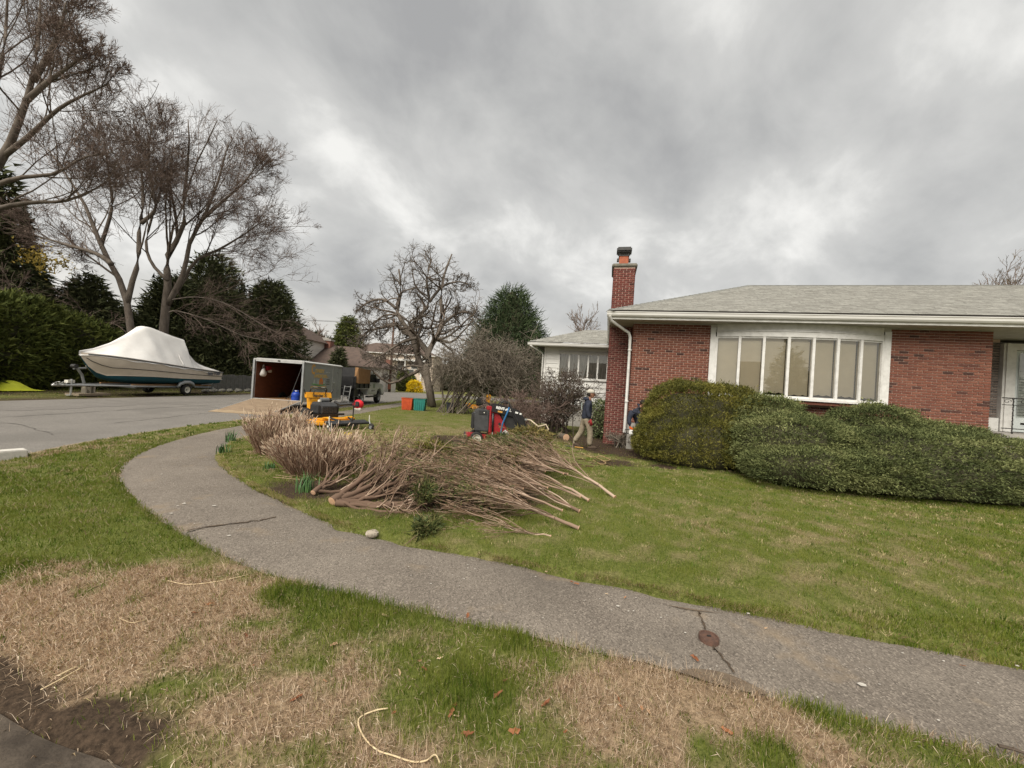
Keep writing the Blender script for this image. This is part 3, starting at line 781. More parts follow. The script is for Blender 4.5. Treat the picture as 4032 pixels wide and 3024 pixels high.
shingles('shingles', (EU0 - .02, 0, EZ + .003), (cs, 0, sn), (0, 1, 0), int(ln / .135), .135, lambda s: (EV0 + s * cs, EV1 - s * cs), roof, rng(42))
b_ = MB()
for k in range(28):                                        # hip caps
    f = k / 28; g = (k + 1.25) / 28
    p = Vector((EU0, EV0, EZ)).lerp(Vector((HU, RV, RZ)), f); q = Vector((EU0, EV0, EZ)).lerp(Vector((HU, RV, RZ)), min(g, 1))
    s = Vector((.11, -.11, -.045)); b_.add([p + s + Vector((0, 0, .02)), p + Vector((0, 0, .035)), p - Vector((s.x, s.y, .0)) + Vector((0, 0, -.03)), q + s + Vector((0, 0, .008)), q + Vector((0, 0, .022)), q - Vector((s.x, s.y, 0)) + Vector((0, 0, -.036))], [(0, 1, 4, 3), (1, 2, 5, 4), (0, 2, 1)])
b_.tube([(HU - .05, RV, RZ + .0), (18, RV, RZ + .0)], .03, 6)
b_.build('hip_cap', pm('ridge_shingle', (.15, .15, .138), (.20, .20, .18), 9, .95), roof)
# ---- chimney
CH = MB().bb(-.67, -.03, .80, 1.95, -.05, 5.64).build('chimney', M_mortar, HOUSE)
r_ = rng(33); L = []
for row in range(84):
    z = -.02 + CRS * (row + .5)
    if z > 5.62: break
    for (x, w) in course(-.68, -.02, z, row, r_): L.append((x, .786, z, w, 0))
    for (y, w) in course(.80, 1.96, z, row + 1, r_): L.append((-.684, y, z, w, 1))
    if z > 3.9:
        for (y, w) in course(.80, 1.96, z, row + 1, r_): L.append((-.016, y, z, w, 2))
bricks_joined('brickwork', L, M_chim, CH, r_, .08)
MB().bb(-.74, .04, .74, 2.0, 5.64, 5.75).build('cap_slab', pm('chimney_cement', (.20, .185, .15), (.13, .125, .10), 10, .95, .4), CH, bevel=.03)
MB().bb(-.53, -.24, .98, 1.28, 5.75, 6.06).build('flue_pot', pm('terracotta', (.36, .115, .06), (.27, .085, .05), 9, .85), CH, bevel=.012)
MB().bb(-.55, -.22, .96, 1.30, 6.06, 6.085).bb(-.60, -.535, 1.06, 1.2, 5.93, 6.01).bb(-.235, -.17, 1.06, 1.2, 5.91, 6.0).bb(-.52, -.50, 1.0, 1.02, 6.085, 6.2).bb(-.27, -.25, 1.0, 1.02, 6.085, 6.2).bb(-.52, -.50, 1.24, 1.26, 6.085, 6.2).bb(-.27, -.25, 1.24, 1.26, 6.085, 6.2).build('flue_bracket', M_dark, CH)
MB().bb(-.62, -.15, .90, 1.38, 6.19, 6.34).build('rain_cap', M_dark, CH, bevel=.035)
# ---- bow window
BW = bpy.data.objects.new('bow_window', None); COL.objects.link(BW); BW.parent = HOUSE
BX0, BX1, SAG = 2.24, 6.10, .30
ch = BX1 - BX0; RAD = (ch * ch / 4 + SAG * SAG) / (2 * SAG); cxm = (BX0 + BX1) / 2; cy0 = -SAG + RAD
ang = math.asin(ch / 2 / RAD)
def bow(t, off=0.0):
    a = -ang + 2 * ang * t
    return (cxm + (RAD + off) * math.sin(a), cy0 - (RAD + off) * math.cos(a), a)
Z0, Z1 = 1.80, 3.39
M_glass, t_, b0_ = _nodes('window_glass')
t_.nodes.remove(b0_)
gl = t_.nodes.new('ShaderNodeBsdfGlossy'); gl.inputs['Roughness'].default_value = 0.0; gl.inputs['Color'].default_value = (.95, .93, .88, 1)
tr = t_.nodes.new('ShaderNodeBsdfTransparent'); tr.inputs[0].default_value = (.82, .83, .80, 1)
ms = t_.nodes.new('ShaderNodeMixShader'); fr = t_.nodes.new('ShaderNodeFresnel'); fr.inputs[0].default_value = 1.5
ad = t_.nodes.new('ShaderNodeMath'); ad.operation = 'MULTIPLY_ADD'; ad.inputs[1].default_value = 1.5; ad.inputs[2].default_value = .095
t_.links.new(fr.outputs[0], ad.inputs[0]); t_.links.new(ad.outputs[0], ms.inputs[0]); t_.links.new(tr.outputs[0], ms.inputs[1]); t_.links.new(gl.outputs[0], ms.inputs[2])
t_.links.new(ms.outputs[0], [n for n in t_.nodes if n.type == 'OUTPUT_MATERIAL'][0].inputs[0])
def pane_q(x0, x1, y0, y1, z0, z1, par):
    return np_mesh('pane', np.array([(x0, y0, z0), (x1, y1, z0), (x1, y1, z1), (x0, y0, z1)]), np.array([[0, 1, 2, 3]]), M_glass, par)
M_shade = pm('roller_shade_cloth', (.74, .655, .51), (.70, .615, .475), 4, .9)
for k in range(8):
    x, y, a = bow(k / 7)
    MB().box((0, 0, (Z0 + Z1) / 2), (.062 if 0 < k < 7 else .075, .10, Z1 - Z0)).build('mullion', M_white, BW).matrix_local = Matrix.Translation((x, y, 0)) @ Matrix.Rotation(a, 4, 'Z')
for k in range(7):
    x0, y0, a0 = bow((k + .04) / 7); x1, y1, a1 = bow((k + .96) / 7)
    pane_q(x0, x1, y0, y1, Z0, Z1, BW)
    # sash rails
    b_ = MB(); d = Vector((x1 - x0, y1 - y0, 0)); L_ = d.length; a = math.atan2(d.y, d.x); c = Vector(((x0 + x1) / 2, (y0 + y1) / 2, 0))
    b_.box(c + Vector((0, 0, Z0 + .025)), (L_, .05, .05), (0, 0, a)); b_.box(c + Vector((0, 0, Z1 - .02)), (L_, .05, .04), (0, 0, a))
    b_.build('sash', M_white, BW)
    # roller shade with a scalloped hem
    x0, y0, _a = bow((k + .06) / 7, -.09); x1, y1, _a = bow((k + .94) / 7, -.09); n = 24; hem = Z0 + (.13 if k != 3 else .10)
    V = []; F = []
    for q in range(n + 1):
        f = q / n; V += [(x0 + (x1 - x0) * f, y0 + (y1 - y0) * f, hem - .028 * abs(math.sin(math.pi * 2.5 * f))), (x0 + (x1 - x0) * f, y0 + (y1 - y0) * f, Z1)]
    for q in range(n): F.append((2 * q, 2 * q + 2, 2 * q + 3, 2 * q + 1))
    MB().add(V, F).build('roller_shade', M_shade, BW)
def arc_board(name, z0, z1, o0, o1, m, t0=0., t1=1.):
    n = 28; V = []; F = []
    for q in range(n + 1):
        t = t0 + (t1 - t0) * q / n; xa, ya, _a = bow(t, o0); xb, yb, _a = bow(t, o1); V += [(xa, ya, z0), (xb, yb, z0), (xb, yb, z1), (xa, ya, z1)]
    for q in range(n):
        for j in range(4): F.append((4 * q + j, 4 * q + (j + 1) % 4, 4 * q + 4 + (j + 1) % 4, 4 * q + 4 + j))
    F += [(0, 1, 2, 3), (4 * n + 3, 4 * n + 2, 4 * n + 1, 4 * n)]
    return MB().add(V, F).build(name, m, BW)
arc_board('header', Z1, 3.53, -.06, .055, M_white); arc_board('header', 3.532, 3.733, -.06, .03, M_white)
arc_board('sill', Z0 - .055, Z0, -.08, .07, M_white); arc_board('drip_cap', 3.525, 3.54, -.05, .075, M_white)
arc_board('apron', 1.66, Z0 - .057, -.06, .02, M_brick_a)
MB().bb(2.07, 2.20, -.045, .1, 1.70, 3.64).build('casing', M_white, BW)
MB().bb(6.13, 6.27, -.045, .1, 1.70, 3.64).build('casing', M_white, BW)
MB().bb(2.2, 6.13, .012, .05, 3.53, 3.64).build('frieze', M_white, BW)
# dark sheet behind the shades; its colour stands for the dim room
MB().bb(2.1, 6.25, .55, .58, 1.2, 3.7).build('curtain', pm('dim_curtain', (.05, .045, .038), None, 4, .9), BW)
# ---- entrance recess, door and iron railing
PO = MB().bb(8.33, 17, -.35, 1.5, .05, 1.28).build('porch', M_conc, HOUSE)
L = []; r_ = rng(35)
for row in range(30):
    for (x, w) in course(8.36, 9.46, 0, row, r_): L.append((x, 1.29, 1.62 + CRS * (row + .5), w, 0))
rb = bricks_joined('brickwork', L, tm('grey_brick_face', [(0, (.13, .11, .10)), (.5, (.17, .15, .135)), (1, (.09, .08, .075))], .9, noise=.2, nscale=25), PO, r_)
MB().bb(8.34, 9.47, 1.305, 1.5, 1.30, 3.73).build('recess_wall', M_mortar, PO)
MB().bb(8.36, 9.46, 1.22, 1.30, 1.28, 1.63).build('plinth', M_white, PO)
DR = MB().bb(9.48, 9.75, 1.2, 1.4, 1.29, 3.62).bb(9.75, 11.2, 1.2, 1.4, 3.45, 3.62).bb(11.0, 11.2, 1.2, 1.4, 1.29, 3.45).bb(9.53, 9.60, 1.17, 1.2, 1.29, 3.62).build('entrance_door', M_white, HOUSE)
MB().bb(9.76, 10.98, 1.26, 1.30, 1.3, 3.44).build('door_leaf', pm('pale_door_paint', (.60, .64, .62), (.5, .54, .53), 5, .5), DR)
for k in range(22):
    MB().bb(9.84, 10.9, 1.235, 1.25, 1.75 + k * .072, 1.755 + k * .072 + .05).build('blind_slat', pm('blind_slat', (.62, .64, .63), None, 5, .6) if k == 0 else bpy.data.materials['blind_slat'], DR)
pane_q(9.84, 10.9, 1.227, 1.227, 1.7, 3.38, DR)
MB().bb(11.2, 17, 1.3, 1.5, 1.29, 3.73).build('recess_wall', M_white, PO)
M_iron = pm('wrought_iron', (.018, .017, .016), (.03, .027, .024), 20, .55, spec=.4)
RL = bpy.data.objects.new('porch_railing', None); COL.objects.link(RL); RL.parent = HOUSE
MB().tube([(8.35, -.28, 2.11), (16, -.28, 2.11)], .016, 6).build('top_rail', M_iron, RL)
MB().tube([(8.35, -.28, 1.95), (16, -.28, 1.95)], .009, 6).build('mid_rail', M_iron, RL)
MB().tube([(8.35, -.28, 1.40), (16, -.28, 1.40)], .012, 6).build('bottom_rail', M_iron, RL)
def twist(x, z0, z1, r):
    return [(x + .004 * math.sin(z * 60), -.28 + .004 * math.cos(z * 60), z) for z in np.linspace(z0, z1, 24)]
MB().tube(twist(8.55, 1.28, 2.11, .02), .018, 6).build('post', M_iron, RL)
for k in range(14):
    MB().tube(twist(8.80 + k * .235, 1.40, 1.95, .01), .0085, 5).build('baluster', M_iron, RL)
for k in range(6):
    xc = 8.44 + k * .3; pts = [(xc + .075 * math.cos(t) * (1 - t / 9), -.28, 2.03 + .06 * math.sin(t) * (1 - t / 9)) for t in np.linspace(0, 7, 26)]
    MB().tube(pts, .006, 5).build('scroll', M_iron, RL)
MB().bb(9.0, 11.5, -.24, .1, 1.50, 1.55).build('bench_board', M_iron, PO)
# ---- white clapboard wing behind the chimney
WV = 5.8
WG = MB().bb(-3.53, -.02, WV + .03, 9.0, .98, 3.60).build('wing_wall', M_white, HOUSE)
def clap(x0, x1, z0, z1, face='y'):
    me = bpy.data.meshes.new('clapboard'); t = .028
    me.from_pydata([(x0, WV - t, z0), (x1, WV - t, z0), (x1, WV - .004, z1), (x0, WV - .004, z1), (x0, WV + .029, z0), (x1, WV + .029, z0), (x1, WV + .029, z1), (x0, WV + .029, z1)], [], [(0, 1, 2, 3), (0, 4, 5, 1), (0, 3, 7, 4), (1, 5, 6, 2)]); me.update()
    return link_mesh('clapboard', me, M_clap, WG)
M_clap = pm('white_clapboard_paint', (.68, .675, .645), (.60, .59, .56), 3, .6, .1, 30, stretch=(.4, 1, 3))
for k in range(13):
    z0 = 1.0 + k * .203; z1 = z0 + .215
    if z1 > 2.15 and z0 < 3.36:
        clap(-3.50, -2.90, z0, z1); clap(-.62, -.05, z0, z1)
    else:
        clap(-3.50, -.05, z0, min(z1, 3.6))
MB().bb(-3.56, -3.47, WV - .04, WV + .05, .98, 3.60).build('corner_board', M_white, HOUSE)
MB().bb(-3.55, .0, WV - .02, WV + .2, -.1, .975).build('wing_foundation', M_conc, HOUSE)
WW = MB().bb(-2.90, -.62, WV - .05, WV + .0, 2.12, 2.22).bb(-2.90, -.62, WV - .045, WV, 3.27, 3.37).bb(-2.9, -2.83, WV - .045, WV, 2.2, 3.3).bb(-.70, -.62, WV - .045, WV, 2.2, 3.3).build('wing_window', M_white, HOUSE)
for k in range(5):
    xa = -2.83 + k * .426; xb = xa + .426
    pane_q(xa + .02, xb - .02, WV - .011, WV - .011, 2.22, 3.27, WW)
    MB().bb(xb - .035, xb + .035, WV - .04, WV - .015, 2.2, 3.3).build('mullion', M_white, WW)
    MB().bb(xa, xb, WV + .015, WV + .026, 2.2, 3.3).build('curtain', pm('lace_curtain', (.26, .25, .22), (.10, .095, .085), 6, .9, stretch=(3, 1, .4)) if k == 0 else bpy.data.materials['lace_curtain'], WW)
WS, W0, W1 = .40, -4.22, 5.15
wz = 3.72
b_ = MB(); hy = 2.4
b_.add([(W0, W1, wz), (0.6, W1, wz), (0.6, W1 + hy, wz + hy * WS), (W0 + hy, W1 + hy, wz + hy * WS), (W0, W1 + 2 * hy, wz)], [(0, 1, 2, 3), (0, 3, 4)])
wr = b_.build('wing_roof', M_roofb, HOUSE)
l2 = math.hypot(hy, hy * WS); c2, s2 = hy / l2, hy * WS / l2
shingles('shingles', (0, W1 - .02, wz + .003), (0, c2, s2), (1, 0, 0), int(l2 / .135), .135, lambda s: (W0 + s * c2, .6), wr, rng(44))
MB().bb(W0 + .05, .3, W1 + .02, WV, 3.58, 3.595).build('wing_soffit', M_soffit, HOUSE)
MB().bb(W0 + .04, .3, W1 + .02, W1 + .05, 3.56, 3.70).build('wing_fascia', M_white, HOUSE)
gp3 = [(a + .715 + W1 - .06, b - .235) for a, b in gp]
MB().prism(gp3, W0 - .02, .3, 'yz').build('wing_gutter', M_gutter, HOUSE)
MB().tube([(W0 + .1, W1 + .0, 3.56), (W0 + .2, W1 + .1, 3.48), (-3.7, WV - .1, 3.30), (-3.62, WV - .06, 3.2), (-3.62, WV - .06, .3)], .04, 7).build('downspout', M_white, HOUSE, smooth=True)
# ---- thin antenna mast above the ridge at the far right
MB().tube([(12.37, RV, 5.9), (12.37, RV, 7.3)], .03, 6).bb(12.3, 12.44, RV - .03, RV + .03, 7.2, 7.38).build('vent_pipe', M_dark, HOUSE)
# ================================================================ trees and shrubs: generators
def kids(r_, P, R, n, tmin, ang, asd, lenr, rr, nseg, wander, up, env=None, rmin=.003, fixlen=None, tip=.35, tmax=1.0, bias=None):
    """grow n branches on every parent polyline; returns (points, radii)"""
    N, m1, _ = P.shape
    par = np.repeat(np.arange(N), n); M = len(par)
    t = r_.uniform(tmin, tmax, M) * (m1 - 1); i = np.minimum(t.astype(int), m1 - 2); f = (t - i)[:, None]
    st = P[par, i] * (1 - f) + P[par, i + 1] * f; d = P[par, i + 1] - P[par, i]; d /= np.maximum(np.linalg.norm(d, axis=1, keepdims=True), 1e-9)
    rad = (R[par, i] * (1 - f[:, 0]) + R[par, i + 1] * f[:, 0])
    plen = np.linalg.norm(np.diff(P, axis=1), axis=2).sum(1)[par]
    v = r_.normal(size=(M, 3)); v -= (v * d).sum(1, keepdims=True) * d; v /= np.maximum(np.linalg.norm(v, axis=1, keepdims=True), 1e-9)
    a = np.clip(r_.normal(ang, asd, M), .08, 1.7)[:, None]
    d = d * np.cos(a) + v * np.sin(a)
    if bias is not None: d = d + np.asarray(bias); d /= np.linalg.norm(d, axis=1, keepdims=True)
    L = (plen * lenr if fixlen is None else np.full(M, fixlen)) * r_.uniform(.55, 1.25, M) * (1.15 - .45 * t / (m1 - 1))
    Q = np.empty((M, nseg + 1, 3)); Q[:, 0] = st
    for k in range(nseg):
        d = d + r_.normal(0, wander, (M, 3)); d[:, 2] += up; d /= np.linalg.norm(d, axis=1, keepdims=True)
        Q[:, k + 1] = Q[:, k] + d * (L / nseg)[:, None]
    r0 = np.maximum(np.minimum(rad * rr, rad * .92), rmin)
    RR = r0[:, None] * np.linspace(1, tip, nseg + 1)[None]
    if env is not None:
        ok = env(Q[:, -1]) & env(Q[:, nseg // 2])
        Q = Q[ok]; RR = RR[ok]
    return Q, np.maximum(RR, rmin * .8)
def stem(pts, r0, r1, n=10, jit=0.0, r_=None):
    p = catmull(np.array([tuple(q) for q in pts]), n)
    k = np.linspace(0, len(p) - 1, 13); i = np.minimum(k.astype(int), len(p) - 2); f = (k - i)[:, None]
    q = p[i] * (1 - f) + p[i + 1] * f
    return q, np.linspace(r0, r1, 13) * (1 + .0)
def segs(P, R):
    return P[:, :-1].reshape(-1, 3), P[:, 1:].reshape(-1, 3), R[:, :-1].ravel(), R[:, 1:].ravel()
def seg_mesh(name, PRs, m, parent, n, r_, smooth=True):
    VV = []; FF = []; TT = []; off = 0
    for P, R in PRs:
        if len(P) == 0: continue
        a = segs(P, R); V, F = tubes_np(*a, n=n); VV.append(V); FF.append(F + off); off += len(V)
        TT.append(np.repeat(r_.random(len(P)), (P.shape[1] - 1) * 2 * n))
    return np_mesh(name, np.concatenate(VV), np.concatenate(FF), m, parent, tint=np.concatenate(TT), smooth=smooth)
def sliver_mesh(name, PR, m, parent, r_):
    """the finest shoots: one flat tapering blade per joint"""
    A, B, r0, r1 = segs(*PR); D = B - A; w = np.cross(D, r_.normal(size=D.shape)); w /= np.maximum(np.linalg.norm(w, axis=1, keepdims=True), 1e-9)
    V = np.stack([A - w * r0[:, None], A + w * r0[:, None], B + w * r1[:, None] * .8, B - w * r1[:, None] * .8], 1).reshape(-1, 3)
    return np_mesh(name, V, np.arange(len(V)).reshape(-1, 4), m, parent, tint=np.repeat(r_.random(len(PR[0])), 4 * (PR[0].shape[1] - 1)))
def ell_env(c, R, p=2.0, nz=.12, seed=0):
    c = np.array(c); R = np.array(R)
    def f(Q):
        q = np.abs((Q - c) / R); h = fbm(Q[:, 0] + Q[:, 2] * .7, Q[:, 1] + Q[:, 2] * .4, R[0] * .35, seed, 2) - .5
        return (q ** p).sum(1) < 1 + nz * 4 * h
    return f
def leaf_np(r_, P, N, k, size, spread, wl=.28, up=.25, rand=.6, sizesd=.3, tclump=None, flat=1.0):
    """k pointed leaf faces round every clump point, facing out along N"""
    M = len(P); P = np.repeat(P, k, 0); N = np.repeat(N, k, 0)
    base = P + r_.normal(0, spread, P.shape) * np.array([1, 1, flat])
    d = N + r_.normal(0, rand, N.shape); d[:, 2] += up; d /= np.maximum(np.linalg.norm(d, axis=1, keepdims=True), 1e-9)
    w = np.cross(d, r_.normal(size=d.shape)); w /= np.maximum(np.linalg.norm(w, axis=1, keepdims=True), 1e-9)
    L = size * np.clip(r_.normal(1, sizesd, len(P)), .4, 1.9)[:, None]
    V = np.stack([base - w * L * wl * .5, base + w * L * wl * .5, base + d * L], 1).reshape(-1, 3)
    F = np.arange(len(V)).reshape(-1, 3)
    tc_ = r_.random(M) if tclump is None else tclump
    T = np.repeat(np.clip(np.repeat(tc_, k) * .7 + r_.random(len(P)) * .3, 0, 1), 3)
    return V, F, T
def sup_surface(r_, parts, dens, zmin=0.0, nz=.10, seed=0, nsc=.9):
    """points and normals on the union of super-ellipsoids (centre, radii, power)"""
    PP = []; NN = []
    for j, (c, R, p) in enumerate(parts):
        c = np.array(c, float); R = np.array(R, float)
        area = 4 * math.pi * ((R[0] * R[1]) ** 1.6 / 3 + (R[0] * R[2]) ** 1.6 / 3 + (R[1] * R[2]) ** 1.6 / 3) ** (1 / 1.6)
        n = int(area * dens * 1.3); d = r_.normal(size=(n, 3)) * R; d /= np.linalg.norm(d, axis=1, keepdims=True)
        q = d / R; s = 1 / (np.abs(q) ** p).sum(1) ** (1 / p)
        h = fbm(d[:, 0] * R[0] + 5 * j, d[:, 1] * R[1] + d[:, 2] * R[2] * 1.3, nsc * .5, seed + j, 3) - .5
        pos = c + d * (s * (1 + 2 * nz * h))[:, None]
        g = np.sign(d) * np.abs(q) ** (p - 1) / R; g /= np.linalg.norm(g, axis=1, keepdims=True)
        ok = pos[:, 2] > zmin
        for i, (c2, R2, p2) in enumerate(parts):
            if i != j: ok &= ((np.abs((pos - np.array(c2)) / np.array(R2)) ** p2).sum(1) > .92)
        PP.append(pos[ok]); NN.append(g[ok])
    return np.concatenate(PP), np.concatenate(NN)
def sup_core(name, parts, m, parent, s=.86, zmin=-.02):
    VV = []; FF = []; off = 0; n, mm = 28, 16
    for (c, R, p) in parts:
        th = np.linspace(0.02, math.pi - .02, mm + 1)[:, None]; ph = (np.arange(n) * 2 * math.pi / n)[None]
        d = np.stack([np.sin(th) * np.cos(ph), np.sin(th) * np.sin(ph), np.cos(th) * np.ones_like(ph)], -1).reshape(-1, 3)
        q = d; sc = 1 / (np.abs(q) ** p).sum(1) ** (1 / p)
        V = np.array(c) + d * np.array(R) * sc[:, None] * s; V[:, 2] = np.maximum(V[:, 2], zmin)
        i = (np.arange(mm)[:, None] * n + np.arange(n)[None]); j = (np.arange(mm)[:, None] * n + (np.arange(n)[None] + 1) % n)
        FF.append(np.stack([i, i + n, j + n, j], -1).reshape(-1, 4) + off); VV.append(V); off += len(V)
    return np_mesh(name, np.concatenate(VV), np.concatenate(FF), m, parent, smooth=True)
def cone_surface(r_, c, h, prof, n, nz=.18, seed=0, depth=.25):
    """points through the outer layer of a crown with radius profile prof(0..1)"""
    z = r_.random(n * 3); rr = prof(z); k = r_.random(n * 3) < rr / rr.max(); z = z[k][:n]; rr = prof(z)
    az = r_.uniform(0, 2 * math.pi, len(z))
    hh = fbm(az * rr.max() * 1.2, z * h, 1.1, seed, 3) - .5; lim = rr * (1 + nz * 2 * hh) * (1 - depth * r_.random(len(z)) ** 1.5)
    P = np.column_stack([c[0] + lim * np.cos(az), c[1] + lim * np.sin(az), c[2] + z * h])
    N = np.column_stack([np.cos(az), np.sin(az), np.full(len(z), .25)])
    return P, N

BARK = [(0, (.085, .066, .052)), (.5, (.115, .092, .074)), (1, (.150, .122, .10))]
M_bark = tm('grey_brown_bark', BARK, .95, .1, noise=.3, nscale=6)
M_bark_s = pm('grey_brown_trunk', (.085, .068, .055), (.15, .125, .102), 5, .95, .6, 14, stretch=(1, 1, .35))
m_bs = M_bark_s
M_twig = tm('purple_brown_twig', [(0, (.10, .072, .060)), (.5, (.145, .105, .088)), (1, (.20, .155, .125))], .9, .1)
M_crab = tm('crabapple_twig', [(0, (.075, .062, .05)), (.5, (.11, .092, .075)), (1, (.155, .13, .105))], .9, .1)
M_lilac = tm('grey_shrub_twig', [(0, (.12, .098, .078)), (.5, (.17, .145, .115)), (1, (.235, .205, .165))], .9, .1)
M_bush = tm('dark_shrub_twig', [(0, (.065, .05, .042)), (.5, (.105, .08, .066)), (1, (.16, .125, .10))], .9, .1)
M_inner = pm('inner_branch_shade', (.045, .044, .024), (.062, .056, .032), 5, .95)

def bare_tree(name, label, base, stems, lv, env, seed, m_b, m_t, loc=None, group=None, free=()):
    """stems: list of (points, r0, r1); lv: levels of kids()"""
    r_ = rng(seed); T = thing(name, label, 'tree', base, 0, group); o = np.array(base)
    P0 = []; R0 = []
    for (pts, r0, r1) in stems:
        p, r = stem(pts, r0, r1); p = p + r_.normal(0, .006, p.shape) * np.linspace(0, 1, 13)[:, None]
        P0.append(p); R0.append(r)
    P0 = np.array(P0); R0 = np.array(R0)
    loc_ = lambda PR: (PR[0] - o, PR[1])
    levels = [(P0, R0)]; P, R = P0, R0
    for kw in lv:
        src = kw.pop('src', None)
        if src is not None:
            P = [levels[i] for i in src]; Q = [kids(r_, p, r, env=env, **kw) for p, r in P]
            ns = Q[0][0].shape[1]; P, R = np.concatenate([q[0] for q in Q]), np.concatenate([q[1] for q in Q])
        else:
            P, R = kids(r_, P, R, env=env, **kw)
        levels.append((P, R))
    for i in free:
        a = kids(r_, P0[i:i + 1], R0[i:i + 1], 26, .15, .6, .2, .34, .5, 6, .12, .0, rmin=.009); b = kids(r_, *a, 7, .2, .6, .2, .5, .6, 4, .15, .0, rmin=.007); c = kids(r_, *b, 5, .2, .6, .2, .5, .7, levels[-1][0].shape[1] - 1, .15, .0, rmin=.006)
        levels.insert(2, b); levels.insert(2, a); levels[-1] = (np.concatenate([levels[-1][0], c[0]]), np.concatenate([levels[-1][1], c[1]]))
    for i in range(len(P0)):
        MB().tube([tuple(q) for q in P0[i] - o], [float(x) for x in R0[i]], 9).build('trunk' if i == 0 else 'limb', m_bs, T, smooth=True)
    tag(seg_mesh('branches', [loc_(levels[1])], m_b, T, 4, r_), kind='stuff')
    tag(seg_mesh('twigs', [loc_(l) for l in levels[2:-1]], m_t, T, 3, r_, False), kind='stuff')
    tag(sliver_mesh('crown', loc_(levels[-1]), m_t, T, r_), kind='stuff')
    return T
def conifer(name, label, base, h, prof, n, k, size, mats, seed, cat='tree', group=None, trunk=.18, wl=.3, up=-.05, rand=.55, core=.72, spread=.12, z0=0., nz=.2, tips=None, cmat=None, depth=.25):
    r_ = rng(seed); T = thing(name, label, cat, base, 0, group)
    P, N = cone_surface(r_, (0, 0, z0), h - z0, prof, n, nz, seed, depth)
    V, F, t = leaf_np(r_, P, N, k, size, spread, wl, up, rand)
    tag(np_mesh('crown', V, F, mats, T, tint=t), kind='stuff')
    MB().tube([(0, 0, -.05), (0, 0, h * .5), (0, 0, h * .96)], [trunk, trunk * .6, .02], 8).build('trunk', M_bark, T, smooth=True)
    if core:
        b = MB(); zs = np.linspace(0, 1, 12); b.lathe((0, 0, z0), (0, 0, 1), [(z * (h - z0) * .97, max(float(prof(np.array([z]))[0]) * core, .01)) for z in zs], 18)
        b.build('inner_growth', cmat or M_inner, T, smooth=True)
    return T
# ================================================================ trees and shrubs: the ones in view
def px(L, Y=None):
    return [at(a, b, c if Y is None else Y) for (a, b, *cc) in L for c in (cc or [Y])]
# ---- the three big bare trees over the boat
TL = lambda a: [dict(n=a[0], tmin=.30, ang=.60, asd=.2, lenr=.50, rr=.42, nseg=7, wander=.10, up=.05, rmin=.02),
                dict(n=a[1], tmin=.18, ang=.58, asd=.22, lenr=.64, rr=.5, nseg=5, wander=.13, up=.03, rmin=.0075),
                dict(n=a[2], tmin=.15, ang=.6, asd=.25, lenr=.62, rr=.6, nseg=4, wander=.17, up=.03, rmin=.010),
                dict(n=a[3], tmin=.1, ang=.65, asd=.3, lenr=.72, rr=.8, nseg=2, wander=.2, up=.05, rmin=.0085)]
YB, YC, YA = 24.5, 26.5, 17.5
stB = [(px([(560, 1545), (530, 1400), (512, 1277), (488, 1140), (423, 1017), (374, 908), (336, 811), (270, 700), (190, 590)], YB), .25, .03),
       (px([(500, 1200), (518, 1120), (543, 1033), (548, 908), (562, 811), (560, 700), (545, 600), (525, 470)], YB), .17, .025),
       (px([(556, 880), (590, 850), (615, 810), (590, 700), (585, 600), (600, 480)], YB), .12, .04),
       (px([(440, 1040), (380, 1000), (250, 960), (150, 930)], YB - 2), .14, .04),
       (px([(400, 960), (440, 820), (430, 700), (410, 560)], YB + 1), .12, .03)]
bare_tree('bare_maple', 'tall bare tree with two leaning stems right behind the boat cover', tuple(gnd(560, 1545)[:2]) + (0,) if False else (at(560, 1545, YB).x, YB, 0), stB, TL((9, 6, 6, 8)),
          ell_env((at(420, 700, YB).x, YB, 11.5), (10.2, 6.5, 8.4), seed=3), 101, M_bark, M_twig, group='big bare trees across the road')
stC = [(px([(630, 1545), (640, 1400), (646, 1277), (656, 1169), (662, 1104), (656, 1033), (673, 979), (722, 908), (722, 811), (735, 680), (745, 560), (740, 470)], YC), .31, .03),
       (px([(660, 1200), (694, 1136), (727, 1060), (749, 952), (803, 854), (850, 740), (880, 640), (900, 560)], YC), .18, .03),
       (px([(668, 1180), (711, 1125), (770, 1028), (868, 979), (950, 930), (1050, 860)], YC + 1), .14, .03),
       (px([(660, 1104), (600, 1040), (575, 960), (600, 850), (640, 720), (650, 600)], YC - 1), .11, .03),
       (px([(700, 940), (690, 840), (670, 720), (680, 580)], YC + 1), .11, .03),
       (px([(790, 870), (880, 790), (960, 720), (1010, 650)], YC), .11, .03),
       (px([(665, 1230), (700, 1225), (820, 1260), (950, 1320), (1080, 1345)], YC - 3), .045, .012),
       (px([(680, 1180), (780, 1170), (900, 1200), (1050, 1290), (1120, 1320)], YC - 2), .045, .012)]
bare_tree('bare_maple', 'tall broad bare tree behind the stern of the covered boat', (at(630, 1545, YC).x, YC, 0), stC, TL((12, 7, 6, 8)),
          ell_env((at(800, 800, YC).x, YC, 11.0), (8.0, 6.2, 8.5), seed=5), 102, M_bark, M_twig, free=(6, 7), group='big bare trees across the road')
